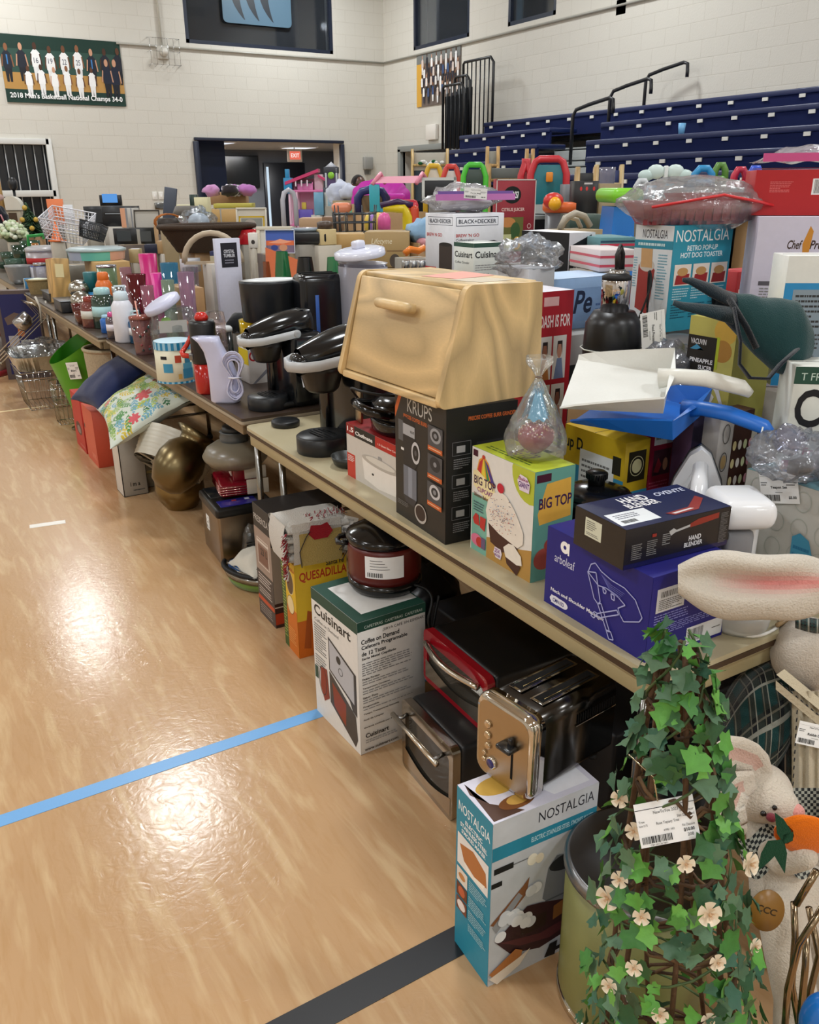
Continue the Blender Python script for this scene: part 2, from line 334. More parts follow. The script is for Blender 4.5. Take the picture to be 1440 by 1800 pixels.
def wall_with_holes(name, axis, pos, lo, hi, z1, holes, mat, th=.3):
    ps = []; xs = sorted({lo, hi, *[h[0] for h in holes], *[h[1] for h in holes]})
    for a, b in zip(xs, xs[1:]):
        segs = [(0, z1)]
        for h in holes:
            if h[0] <= a and b <= h[1]: segs = [q for s in segs for q in ((s[0], min(s[1], h[2])), (max(s[0], h[3]), s[1])) if q[1]-q[0] > 1e-3]
        for s0, s1 in segs:
            ctr, d = ((a+b)/2, pos+th/2, (s0+s1)/2), (b-a, th, s1-s0)
            if axis == 'Y': ctr, d = (pos+th/2, (a+b)/2, (s0+s1)/2), (th, b-a, s1-s0)
            ps.append((ctr, d))
    return plain(name, ps, mat)
OP = (5.34, 8.21, 0, 2.45)
W1 = (5.30, 8.13, 3.96, 5.7); G1 = (.4, 2.81, .25, 2.36)
wall_with_holes('wall_back', 'X', YW, XL, XW, ZC, [OP, W1, G1], block_mat('block_wall_back', 0))
W2 = (13.21, 14.99, 3.96, 5.7); W3 = (11.0, 12.15, 3.96, 5.7); D2 = (13.6, 15.4, 0, 2.27)
wall_with_holes('wall_right', 'Y', XW, YB, YW+.3, ZC, [D2, W3, W2], block_mat('block_wall_right', 1))
bm_ = block_mat('block_wall_side', 1)
plain('wall_left', [((XL-.15, (YB+YW)/2, ZC/2), (.3, YW-YB, ZC))], bm_); plain('wall_front', [(((XL+XW)/2, YB-.15, ZC/2), (XW-XL, .3, ZC))], block_mat('block_wall_front', 0))
m = M(); m.box(((XL+XW)/2, (YB+YW)/2, ZC+.1), (XW-XL, YW-YB, .2), 'matte', '#dcdcda'); struct(m, 'ceiling')
for i in range(7): m = M(); m.box(((XL+XW)/2, -8+i*3.6, ZC-.12), (XW-XL-.2, .12, .22), 'satin', '#bdbab2'); struct(m, 'trim_%d' % (i+1))
# bay lights
lp = None
for x, y in LAMPS:
    if lp is None:
        lp = thing('bay_light', 'round white bay light hanging from the hall ceiling', 'ceiling light', (x, y, LAMP_Z), group='bay lights under the ceiling')
        m = M(); m.lathe([(.06,.34),(.1,.3),(.12,.16),(.3,.1),(.43,-.02)], 'satin', '#d8d8d6', 28); m.build('lamp_housing', lp)
        m = M(); m.lathe([(.0,-.06),(.37,-.06),(.37,-.05),(0,-.05)], 'emit', '#ffffff', 28); m.build('lamp_lens', lp)
        m = M(); m.tube([(0,0,.34),(0,0,.5)], .008, 'steel', '#888'); m.build('hanger', lp)
    else: copy_thing(lp, (x, y, LAMP_Z))
# lobby behind the opening
def lob(name, p, d, col, kind='wall'): m = M(); m.box(p, d, kind, col); return struct(m, name)
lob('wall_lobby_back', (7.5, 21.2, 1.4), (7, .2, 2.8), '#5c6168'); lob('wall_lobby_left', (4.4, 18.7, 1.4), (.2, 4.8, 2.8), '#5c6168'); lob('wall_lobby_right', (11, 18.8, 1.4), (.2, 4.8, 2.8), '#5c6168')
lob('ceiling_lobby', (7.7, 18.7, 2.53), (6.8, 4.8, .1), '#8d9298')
m = M()
for p, d in (((6.775, YW-.01, 2.44), (2.99, .1, .05)), ((5.3, YW-.01, 1.2), (.09, .1, 2.4)), ((8.24, YW-.01, 1.2), (.07, .1, 2.4))): m.box(p, d, 'satin', '#1b2338', .004)
struct(m, 'trim_8')
m = M(); m.box((5.75, 17.2, 1.35), (.8, .5, 2.7), 'satin', '#16264a'); struct(m, 'wall_lobby_column')
for i, (x, y) in enumerate(((6.2, 17.6), (8.6, 18.9), (6.9, 20.2))):
    t = thing('lobby_ceiling_light', ['bright square ceiling light nearest the doorway in the dim lobby', 'square ceiling light above the right of the dim lobby', 'square ceiling light at the far end of the dim lobby'][i], 'ceiling light', (x, y, 2.45))
    m = M(); m.box((0,0,.02), (.66,.66,.05), 'satin', '#ddd', .005); m.build('light_frame', t); m = M(); m.box((0,0,-.008), (.58,.58,.006), 'emit', '#f4f8ff'); m.build('diffuser', t)
    l = bpy.data.lights.new('lobby_light', 'AREA'); l.size = .5; l.energy = 60; o = bpy.data.objects.new('lobby_light', l); COL.objects.link(o); o.location = (x, y, 2.41)
t = thing('television', 'large switched-off television on the grey lobby wall', 'television', tuple(onY(414, 302, 21.06))); t.scale = (.78,1,.8); m = M(); m.box((0,0,0), (1.55,.06,.92), 'satin', '#16181c', .01); m.build('bezel', t); m = M(); m.box((0,-.033,0), (1.49,.004,.86), 'gloss', '#08090b'); m.build('screen', t)
def exit_sign(label, loc, rz):
    t = thing('exit_sign', label, 'exit sign', loc, rz); m = M(); m.box((0,0,0), (.34,.06,.26), 'satin', '#e9e4dc', .008); m.build('sign_housing', t)
    m = M(); X = Matrix(((1,0,0,-.13),(0,0,-1,-.032),(0,1,0,-.085),(0,0,0,1))); m.add([(0,0,0),(.26,0,0),(.26,.17,0),(0,.17,0)], [(0,1,2,3)], 'emit', '#e8705c', False, X)
    m.text('EXIT', X @ Tr(.03,.045,.001), .2, .08, 'emit', '#fff0ea', True); m.build('sign_panel', t)
    if rz == 0: m = M(); m.tube([(0,0,.12),(0,0,.21)], .01, 'steel', '#888'); m.build('hanger', t)
exit_sign('red lit exit sign hanging in the dim lobby', (8.35, 18.6, 2.28), 0)
exit_sign('white exit sign with a red panel above the right doorway', (9.19, 14.3, 2.55), 90)
# lobby door with a lit strip
m = M(); m.box((9.15, 21.05, 1.1), (1.1,.06,2.2), 'satin', '#12161f', .004); m.box((8.68,21.0,1.1), (.05,.03,2.0), 'emit', '#cfe2f2'); struct(m, 'door_1')
m = M(); m.box((10.1, 19.6, 1.05), (.9,.05,1.9), 'satin', '#1d2f63', .004)
for k in range(5): m.box((10.1, 19.56, .4+k*.32), (.8,.01,.02), 'satin', '#3c57a0')
struct(m, 'door_2')
# upper windows
def window(name, axis, rng, pos, fr='#20283a'):
    a, b, z0, z1 = rng; m = M(); t = .06
    def bb(u0, u1, v0, v1, dep, th, kind, col):
        if axis == 'X': m.box(((u0+u1)/2, pos+dep, (v0+v1)/2), (u1-u0, th, v1-v0), kind, col)
        else: m.box((pos+dep, (u0+u1)/2, (v0+v1)/2), (th, u1-u0, v1-v0), kind, col)
    for q in ((a,b,z0,z0+t),(a,b,z1-t,z1),(a,a+t,z0,z1),(b-t,b,z0,z1)): bb(*q, .05, .1, 'satin', fr)
    o = struct(m, name)
    m = M(); bb(a+t, b-t, z0+t, z1-t, .06, .008, 'clear', '#aab4c0'); g = m.build('window_pane', o); return o
w1 = window('window_1', 'X', W1, YW); w2 = window('window_2', 'Y', W2, XW); w3 = window('window_3', 'Y', W3, XW)
m = M(); m.box(((W2[0]+W2[1])/2+.12, 0, 0), (.001,.001,.001), 'satin', '#20283a'); 
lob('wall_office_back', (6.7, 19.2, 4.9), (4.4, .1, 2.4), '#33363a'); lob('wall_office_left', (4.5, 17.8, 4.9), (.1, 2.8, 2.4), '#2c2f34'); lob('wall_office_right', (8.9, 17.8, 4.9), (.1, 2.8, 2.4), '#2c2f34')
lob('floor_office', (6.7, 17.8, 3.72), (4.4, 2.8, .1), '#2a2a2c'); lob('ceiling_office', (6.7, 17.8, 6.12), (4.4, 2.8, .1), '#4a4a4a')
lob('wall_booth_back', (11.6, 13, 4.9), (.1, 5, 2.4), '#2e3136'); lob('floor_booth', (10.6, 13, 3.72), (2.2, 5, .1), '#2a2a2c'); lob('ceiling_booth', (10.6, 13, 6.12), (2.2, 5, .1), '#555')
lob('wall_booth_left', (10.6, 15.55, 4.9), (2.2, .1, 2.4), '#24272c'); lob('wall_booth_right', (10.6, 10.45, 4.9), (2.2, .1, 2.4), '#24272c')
# curved emblem on the big window
e = thing('window_emblem', 'pale blue rounded emblem of three arcs on the big upper window', 'window sticker', (0,0,0))
p0 = onY(390, 5, YW-.01); p1 = onY(513, 50, YW-.01); w_, h_ = p1.x-p0.x, 1.0; z0 = p1.z
pts = [];
for cx, cz, a0 in ((w_-.08, .08, -90), (w_-.08, h_-.08, 0), (.08, h_-.08, 90), (.08, .08, 180)):
    for k in range(5): a = rad(a0+k*22.5); pts.append((cx+.08*math.cos(a), cz+.08*math.sin(a)))
XE = Matrix(((1,0,0,0),(0,0,-1,0),(0,1,0,0),(0,0,0,1)))
m = M(); m.poly(pts, 0, .004, 'satin', '#557286', XE); m.build('emblem_plate', e)
for k in range(3):
    m = M(); q = [(.16+k*.27+.24*(1-math.cos(rad(-80+i*16)))*.9, .5+.44*math.sin(rad(-80+i*16))) for i in range(11)]; q2 = [(a+.13*math.sin(math.pi*i/10), b) for i, (a, b) in enumerate(q)]
    q = [(.16+k*.27+.24*(((b-.5)/.44)**2), b) for a, b in q]; q2 = [(a+.15*(1-((b-.5)/.44)**2)*1.0+.01, b) for a, b in q]
    m.poly(q+q2[::-1], .0045, .006, 'satin', '#2b3138', XE); m.build('emblem_arc', e)
e.location = (p0.x, YW-.012, z0)
# trophies and boxes behind the upper right windows
for i, px in enumerate((752, 766, 775)):
    p = onXp(px, 80, 9.75); m = M(); m.lathe([(.05,0),(.05,.03),(.015,.05),(.02,.16),(.07,.22),(.075,.34)], 'steel', '#8f9a6a' if i else '#b8bfc4', 14)
    one(m, 'trophy', ['silver trophy cup, leftmost in the upper right window', 'small gold trophy cup, middle one in the upper right window', 'small gold trophy cup, right one in the upper right window'][i], 'trophy', (9.75, p.y, 3.78+.0), group=None)
m = M(); m.box((0,0,.12), (.3,.55,.24), 'satin', '#27488c', .01); p = onXp(945, 30, 9.8); one(m, 'blue_storage_case', 'blue case lying inside the farthest upper right window', 'case', (9.8, p.y, 3.77))
# conduit and wall fixtures
cd = thing('wall_conduit', 'thin grey conduit pipe running along the back wall', 'conduit pipe', (0,0,0)); m = M(); m.tube([(4.1,YW-.03,3.87),(XW-.03,YW-.03,3.87)], .016, 'satin', '#a7a59c'); m.build('pipe', cd)
m = M(); m.tube([(4.86,YW-.03,3.87),(4.86,YW-.03,ZC-.1)], .018, 'satin', '#c9c6bb'); m.build('riser_pipe', cd)
cd = thing('wall_conduit', 'thin grey conduit pipe running along the right wall', 'conduit pipe', (0,0,0)); m = M(); m.tube([(XW-.03,YW-.06,3.87),(XW-.03,2,3.87)], .016, 'satin', '#a7a59c'); m.build('pipe', cd)
def fixture(label, loc, rz, s=1):
    t = thing('wall_fixture', label, 'wall fixture', loc, rz); m = M(); m.box((0,-.03,0), (.2*s,.06,.2*s), 'satin', '#c8c5bc', .01); m.build('back_box', t)
    m = M(); m.lathe([(.0,0),(.075*s,0),(.06*s,.09),(.03*s,.12),(0,.12)], 'satin', '#d6d3ca', 18, X=Tr(0,-.06,0) @ Rx(90)); m.build('horn', t)
    m = M()
    for k in range(6):
        x = (-.25+.1*k)*s; m.tube([(x,0,.22*s),(x,-.16*s,.2*s),(x,-.16*s,-.2*s),(x,0,-.22*s)], .003, 'steel', '#aaa', 5)
    for z in (-.2,0,.2): m.tube([(-.26*s,0,z*s),(-.26*s,-.16*s,z*s),(.26*s,-.16*s,z*s),(.26*s,0,z*s)], .003, 'steel', '#aaa', 5)
    m.build('wire_guard', t)
fixture('caged white alarm horn below the pipe on the back wall', (4.87, YW, 3.78), 0); p = onXp(1092, 12, XW); fixture('caged white alarm horn high on the right wall', (XW, p.y, p.z), 90)
p = onY(645, 287, YW); t = thing('wall_sconce', 'small grey caged sconce on the wall left of the corner', 'wall light', (p.x, YW, p.z)); m = M(); m.box((0,-.05,0), (.2,.1,.24), 'satin', '#9a9a96', .02); m.build('sconce_body', t); m = M(); m.box((0,-.03,-.16), (.13,.06,.1), 'clear', '#ddd', .01); m.build('lens', t)
for i, px in enumerate((272, 283)):
    p = onY(px, 344, YW); m = M(); m.box((0,-.006,0), (.085,.012,.13), 'satin', '#eceae4', .004); m.box((0,-.014,0), (.02,.008,.04), 'satin', '#fff'); one(m, 'light_switch', ['white light switch on the back wall, left of the pair', 'white light switch on the back wall, right of the pair'][i], 'light switch', tuple(p))
for i, (px, py, w) in enumerate(((280, 362, .17), (297, 362, .1))):
    p = onY(px, py, YW); m = M(); m.box((0,-.02,0), (w,.04,.11), 'steel', '#8e8e8c', .004); m.box((0,-.042,0), (w*.7,.004,.06), 'satin', '#55585a'); one(m, 'outlet_panel', ['wide grey outlet panel low on the back wall', 'narrow grey outlet panel beside the wide one'][i], 'outlet', tuple(p))
# grille window
w = M(); a, b, z0, z1 = G1
for q in ((a,b,z0,z0+.06),(a,b,z1-.06,z1+.03),(b-.05,b+.04,z0,z1+.03),(a,a+.05,z0,z1),(a,b,1.5,1.6)): w.box(((q[0]+q[1])/2, YW-.01, (q[2]+q[3])/2), (q[1]-q[0], .1, q[3]-q[2]), 'satin', '#dcdcd8', .004)
gw = struct(w, 'window_4'); m = M(); m.box(((a+b)/2, YW+.1, (z0+z1)/2), (b-a, .02, z1-z0), 'gloss', '#23262b'); m.build('dark_pane', gw)
m = M(); x = a+.1
while x < b: m.tube([(x, YW+.02, z0), (x, YW+.02, z1)], .009, 'satin', '#9b9c9c', 6); x += .148
m.build('bars', gw)
# doorway in the right wall
m = M()
for p, d in (((XW-.01, 13.55, 1.15), (.12,.1,2.3)), ((XW-.01, 15.45, 1.15), (.12,.1,2.3)), ((XW-.01, 14.5, 2.3), (.12,2.0,.1))): m.box(p, d, 'satin', '#8f9390', .004)
d3 = struct(m, 'door_3'); m = M(); m.box((XW+.2, 14.5, 1.12), (.05, 1.78, 2.24), 'satin', '#22272e'); m.build('door_leaf', d3); m = M(); m.box((XW+.17, 15.1, 1.6), (.01, .2, .7), 'gloss', '#3b4650'); m.build('door_glass', d3)
# ---------------------------------------------------------------- posters
def figure(items, x, y, s, shirt, pants, skin, crouch=False):
    items += [('p', [(x-.02*s,y),(x-.026*s,y+.2*s),(x+.026*s,y+.2*s),(x+.02*s,y),(x+.004*s,y),(x,y+.12*s),(x-.004*s,y)], pants)]
    items += [('p', [(x-.03*s,y+.18*s),(x-.034*s,y+.36*s),(x-.012*s,y+.41*s),(x+.012*s,y+.41*s),(x+.034*s,y+.36*s),(x+.03*s,y+.18*s)], shirt)]
    items += [('p', [(x-.034*s,y+.36*s),(x-.045*s,y+.2*s),(x-.036*s,y+.2*s),(x-.026*s,y+.35*s)], skin), ('p', [(x+.034*s,y+.36*s),(x+.026*s,y+.35*s),(x+.036*s,y+.2*s),(x+.045*s,y+.2*s)], skin), ('e', x, y+.455*s, .014*s, .05*s, skin)]
def flat_print(name, label, cat, loc, rz, U, V, items, base):
    m = M(); m.box((U/2, .004, V/2), (U, .006, V), 'card', base); X = Matrix(((1,0,0,0),(0,0,-1,0),(0,1,0,0),(0,0,0,1))); pr(m, X, U, V, items, 'card', .0005, .00015); return one(m, name, label, cat, loc, rz)
it = [('r',0,0,1,.2,'#17382f'),('r',0,.2,1,.45,'#b98d4c'),('r',0,.8,1,1,'#14352c')]
SK = ['#8a5a3c','#5d3a26','#c9977a','#6d452d','#4a2e20']; rr = random.Random(3)
for i in range(9):
    x = .05+i*.115; staff = i in (0, 1, 6, 7, 8); figure(it, x, .3+.02*(i % 3), 1.12, '#1f2430' if staff else '#f0f0f0', '#1b1e26' if staff else '#e8e8e8', SK[(i*2) % 5])
    if i in (0, 6): it.append(('p', [(x-.006,.7),(x+.006,.7),(x+.004,.56),(x-.004,.56)], '#3f7fc0'))
    if not staff: it.append(('t', str(10+i*3), x-.018, .6, x+.018, .68, '#224'))
figure(it, .93, .12, 1.2, '#1b2236', '#171b26', SK[2]); figure(it, .86, .14, 1.15, '#1b2236', '#171b26', SK[2])
for i in range(6): figure(it, .2+i*.105, .1+.03*(i % 2), .9, '#f4f4f4', '#ededed', SK[(i*3+1) % 5])
it += [('t', "2018 Men's Basketball National Champs 34-0", .03, .045, .97, .15, '#ffffff', 1)]
flat_print('championship_banner', 'wide team photo banner reading 2018 Men\'s Basketball National Champs on the back wall', 'banner', (2.28, YW-.02, 2.92), 0, 1.87, .97, it, '#2d4d43')
it = [('r',0,0,.12,1,'#d9a53c'),('r',0,.82,1,1,'#777a78')]
for r_ in range(4):
    for i in range(8): figure(it, .14+i*.11+(.05 if r_ % 2 else 0), .05+.19*(3-r_)+rr.uniform(-.02,.02), .72, rr.choice(['#f2f2f2','#e6e2de','#31507e','#20242e','#d8c9c0']), rr.choice(['#eee','#334','#20242e']), rr.choice(SK))
pa = onXp(737, 100, XW)
flat_print('team_photo_poster', 'tall crowd photo poster with a yellow left edge on the right wall', 'poster', (XW-.02, 14.85, 3.0), -90, 1.42, .86, it, '#6d6058')
# ---------------------------------------------------------------- bleachers
bl = thing('bleachers', 'long navy blue stepped bleachers along the right wall', 'bleachers', (XW, 7, 0))
XR = [8.72, 8.12, 7.52, 6.92, 6.32]; ZR = [onXp(1440, y, x).z for x, y in zip(XR, (151, 180, 218, 256, 296))]
YEND = -3
def row(X, z, ya, yb, nm='bench_row'):
    m = M(); m.box((X+.24-XW, (ya+yb)/2-7, z-.03), (.5, ya-yb, .06), 'satin', '#182654', .012); m.box((X+.02-XW, (ya+yb)/2-7, z-.16), (.03, ya-yb, .24), 'matte', '#141f4c'); m.box((X+.5-XW, (ya+yb)/2-7, z-.32), (.6, ya-yb, .03), 'satin', '#50545c')
    y = ya-.2
    while y > yb: m.box((X-.006-XW, y-7, z-.075), (.012,.07,.035), 'satin', '#e3e3dd'); y -= .46
    m.build(nm, bl)
yl = [onXp(851,216,XR[0]).y, onXp(808,240,XR[1]).y, onXp(790,264,XR[2]).y, onXp(765,290,XR[3]).y, 12.8]
row(XR[0], ZR[0], yl[0], YEND)
ya = [0, onXp(967,225,XR[1]).y, onXp(944,250,XR[2]).y, onXp(940,275,XR[3]).y]; yr = [0, onXp(1057,214,XR[1]).y, onXp(1031,243,XR[2]).y, onXp(1031,274,XR[3]).y]
for k in (1, 2, 3): row(XR[k], ZR[k], yl[k], ya[k]); row(XR[k], ZR[k], yr[k], YEND)
row(XR[4], ZR[4], yr[3]-.1, YEND)
m = M()
for k in range(4):
    m.box((XR[k]+.35-XW+.1, (12.6+YEND)/2-7, (ZR[k]-.5)/2), (.06, 12.4-YEND, ZR[k]-.5), 'matte', '#0e1016')
m.build('understructure', bl)
for k in range(1, 5):
    for q in range(2):
        m = M(); m.box((XR[k]+.3-.3*q-XW, (ya[min(k,3)]+yr[min(k,3)])/2-7, ZR[k]-.28-.15*q), (.32, ya[min(k,3)]-yr[min(k,3)]+.1, .04), 'satin', '#8b8f8f', .006); m.box((XR[k]+.15-.3*q-XW, (ya[min(k,3)]+yr[min(k,3)])/2-7, ZR[k]-.34-.15*q), (.02, ya[min(k,3)]-yr[min(k,3)]+.1, .12), 'satin', '#b5b9b8'); m.build('aisle_step', bl)
yc = onXp(984,230,XR[2]).y
for k in range(3):
    m = M(); X0 = XR[k]+.2-XW; z = ZR[k]; m.tube([(X0,yc-7,z-.5),(X0,yc-7,z+.3),(X0+.02,yc-7.03,z+.37),(X0+.08,yc-7.2,z+.42),(X0+.12,yc-7.5,z+.47),(X0+.12,yc-7.56,z+.45),(X0+.12,yc-7.57,z+.36),(X0+.12,yc-7.57,z+.3)], .022, 'satin', '#16181d'); m.build('handrail', bl)
# folded end rail panels
def rail(label, pa, pb, X, ytop, ybot, nb, dark):
    a = onXp(pa, ytop, X); b = onXp(pb, ytop, X); z1 = a.z; z0 = max(.05, onXp(pa, ybot, X).z); t = thing('end_rail', label, 'railing', (X, b.y, z0)); L_ = a.y-b.y; m = M()
    m.tube([(0,0,0),(0,0,z1-z0-.08),(0,.08,z1-z0),(0,L_-.03,z1-z0),(0,L_,z1-z0-.03),(0,L_,0)], .022, 'satin', '#17191d'); m.build('rail_frame', t); m = M()
    for k in range(1, nb): m.tube([(0,L_*k/nb,0),(0,L_*k/nb,z1-z0)], .012, 'satin', '#17191d', 6)
    m.build('balusters', t)
    if dark: m = M(); m.box((.05,L_/2,(z1-z0)*.42), (.02,L_,(z1-z0)*.84), 'matte', '#14161a'); m.build('backing_sheet', t)
rail('tall black railing of upright bars beside the wall poster', 815, 868, 8.9, 110, 250, 7, False); rail('low black railing backed with dark sheet below the wall poster', 779, 816, 8.4, 152, 262, 5, True)
rail('short black railing standing between the two taller ones', 800, 826, 8.65, 136, 262, 4, True)
p = onXp(1228, 228, 7.9); m = M(); m.lathe([(.03,0),(.04,.11),(.037,.11),(.028,.005)], 'satin', '#79b8e8', 16); one(m, 'paper_cup', 'light blue cup left standing on a bleacher bench', 'cup', (XR[2]+.12, p.y, ZR[2]+.002))
# ---------------------------------------------------------------- lines on the floor
def line(label, a, b, wd, col, name='floor_tape', cat='floor tape'):
    a, b = Vector(a), Vector(b); d = (b-a); m = M(); m.box((d.length/2, 0, .0006), (d.length, wd, .0012), 'satin', col); return one(m, name, label, cat, (a.x, a.y, 0), math.degrees(math.atan2(d.y, d.x)))
line('light blue tape line crossing the floor to the coffee maker box', (-3, 2.155, 0), (2.6, 2.155, 0), .05, '#6fa8de')
line('broad black line on the floor under the tall teal marshmallow maker box', (-1.5, 1.18, 0), (1.3, 1.18, 0), .075, '#17181c', 'floor_line', 'floor line')
a, b = at(52, 926, 0), at(115, 917, 0); line('short white dash taped on the open floor', a, b, .05, '#ece8e0')
line('thin pale line crossing the floor beyond the white dash', (-6, 7.1, 0), (.95, 7.1, 0), .035, '#ead2a0', 'floor_line', 'floor line')
# ================================================================ tables
TABS = []
def table(label, x0, x1, y0, y1, z, top, edge, apron, band, group=None, legs=True, rc=.04):
    TABS.append((x0, x1, y0, y1)); t = thing('folding_table', label, 'table', ((x0+x1)/2, (y0+y1)/2, 0), group=group); a, b = (x1-x0)/2, (y1-y0)/2
    def rr_(a, b, r): 
        o = []
        for cx, cy, s in ((a-r,-b+r,-90),(a-r,b-r,0),(-a+r,b-r,90),(-a+r,-b+r,180)):
            for k in range(6): q = rad(s+k*18); o.append((cx+r*math.cos(q), cy+r*math.sin(q)))
        return o
    m = M(); m.poly(rr_(a,b,rc), z-.012, z, 'satin', top, sm=True); m.build('tabletop', t)
    m = M(); m.poly(rr_(a+.002,b+.002,rc), z-.024, z-.0125, 'rubber', band, sm=True); m.build('edge_band', t)
    m = M(); m.poly(rr_(a-.003,b-.003,rc), z-.03, z-.024, 'satin', edge, sm=True)
    for p, d in (((-a+.02,0,z-.05),(.018,2*b-.06,.045)), ((a-.02,0,z-.05),(.018,2*b-.06,.045)), ((0,-b+.02,z-.05),(2*a-.06,.018,.045)), ((0,b-.02,z-.05),(2*a-.06,.018,.045))): m.box(p, d, 'satin', apron, .003)
    m.build('apron', t)
    if legs:
        for sy in (-1, 1):
            for sx in (-1, 1):
                m = M(); m.tube([(sx*(a-.1), sy*(b-.12), z-.05), (sx*(a-.1), sy*(b-.12), .012)], .014, 'steel', '#9a9a98'); m.lathe([(.018,0),(.02,.02),(.016,.03)], 'rubber', '#333', 12, X=Tr(sx*(a-.1), sy*(b-.12), 0)); m.build('leg', t)
            m = M(); m.tube([(-(a-.1), sy*(b-.12), .25), ((a-.1), sy*(b-.12), .25)], .009, 'steel', '#9a9a98'); m.build('leg_brace', t)
    return t
TZ, DZ = .74, .762
table('beige folding table nearest the camera with a dark edge band', 1.10, 1.87, .915, 3.06, TZ, '#bdb292', '#b9ad8a', '#ab9c76', '#4c3a2a')
table('dark brown topped table joining the far end of the beige table', 1.10, 1.87, 3.075, 5.36, DZ, '#43362e', '#8c7a62', '#7d6a50', '#a79b88', rc=.012)
table('dark topped table with a tan edge, third along the aisle', 1.06, 1.83, 5.38, 7.7, DZ, '#4a4037', '#9b8a6d', '#8a7859', '#a99a80', rc=.012)
table('dark topped table farthest along the aisle', 1.06, 1.83, 7.72, 10.4, DZ, '#4a4037', '#9b8a6d', '#8a7859', '#a99a80', rc=.012)
for i, (y0, y1) in enumerate(((.9,3.2),(3.22,5.5),(5.52,7.8),(7.82,10.3))):
    table('white topped folding table in the hidden second row behind the aisle tables', 1.92, 2.68, y0, y1, .74, '#c9c5ba', '#c9b88e', '#a89a7c', '#6a6258', 'second row tables')

BT = .74
for i, (x0, x1, y0, y1) in enumerate([(x,x+.76,y,y+2.2) for x in (2.7,3.47,4.24) for y in (1.2,3.42,5.64,7.86,10.08)]+[(x,x+.76,y,y+2.2) for x in (5.02,5.79) for y in (3.4,5.62,7.84,10.06,12.28) if (x, y) != (5.02,7.84)]):
    table('white folding table under the crowded goods of the back rows', x0, x1, y0, y1, BT, '#c9c5ba', '#b9ad8c', '#a89a7c', '#6a6258', 'back row tables', legs=i % 5 == 0)
for x0, y0 in ((1.06,10.42),(1.06,12.66),(1.92,10.36),(1.92,12.6)): table('folding table beyond the farthest aisle table, near the grille window', x0, x0+.77, y0, y0+2.2, BT, '#5a5046', '#9b8a6d', '#8a7859', '#a99a80', 'farthest tables', legs=False)
# ================================================================ helpers for goods
def crumple(m, p, r, kind='bag', col='#fff', n=18, amp=.35, fr=2.2, seed=0): m.ell(p, r, kind, col, n, k=(amp, fr, seed))
def cord(name, parent, pts, r=.003, col='#111', kind='rubber', closed=False):
    P = []; N = len(pts); V_ = [Vector(p) for p in pts]
    for i in range(N if closed else N-1):
        a, b, d, e = (V_[(i+k) % N] if closed else V_[min(max(i+k, 0), N-1)] for k in (-1,0,1,2))
        for t in (0,.25,.5,.75): P.append(.5*((2*b)+(-a+d)*t+(2*a-5*b+4*d-e)*t*t+(-a+3*b-3*d+e)*t**3))
    if not closed: P.append(V_[-1])
    m = M(); m.tube(P, r, kind, col, 6, closed); return m.build(name, parent)
def fused(name, parent, blobs, kind, colour, vox=.006, sm=6, extra=None):
    """one continuous stuffed surface grown over ellipsoids and tapered limbs"""
    m = M()
    for b in blobs:
        if b[0] == 'e': m.ell(b[1], b[2], kind, '#fff', 16, X=b[3] if len(b) > 3 else None)
        else:
            pts, rs = b[1], b[2]; P = []; Q = []
            for i in range(len(pts)-1):
                for k in range(4): t = k/4; P.append(Vector(pts[i]).lerp(Vector(pts[i+1]), t)); Q.append(rs[i]+(rs[i+1]-rs[i])*t)
            P.append(Vector(pts[-1])); Q.append(rs[-1]); m.tube(P, Q, kind, '#fff', 12)
            for q, r_ in ((pts[0], rs[0]), (pts[-1], rs[-1])): m.ell(q, r_, kind, '#fff', 12)
    o = m.build(name, parent); o.data.materials.clear(); o.data.materials.append(mk(kind, colour))
    d = o.modifiers.new('r', 'REMESH'); d.mode = 'VOXEL'; d.voxel_size = vox; d.use_smooth_shade = True
    s = o.modifiers.new('s', 'SMOOTH'); s.iterations = sm; s.factor = .6
    dg = bpy.context.evaluated_depsgraph_get(); me = bpy.data.meshes.new_from_object(o.evaluated_get(dg)); o.modifiers.clear(); o.data = me
    return o
TEAL, PCK = '#2b8ba6', ('#8a5a35','#d9b27c','#4a2c1c','#e9e2d8')

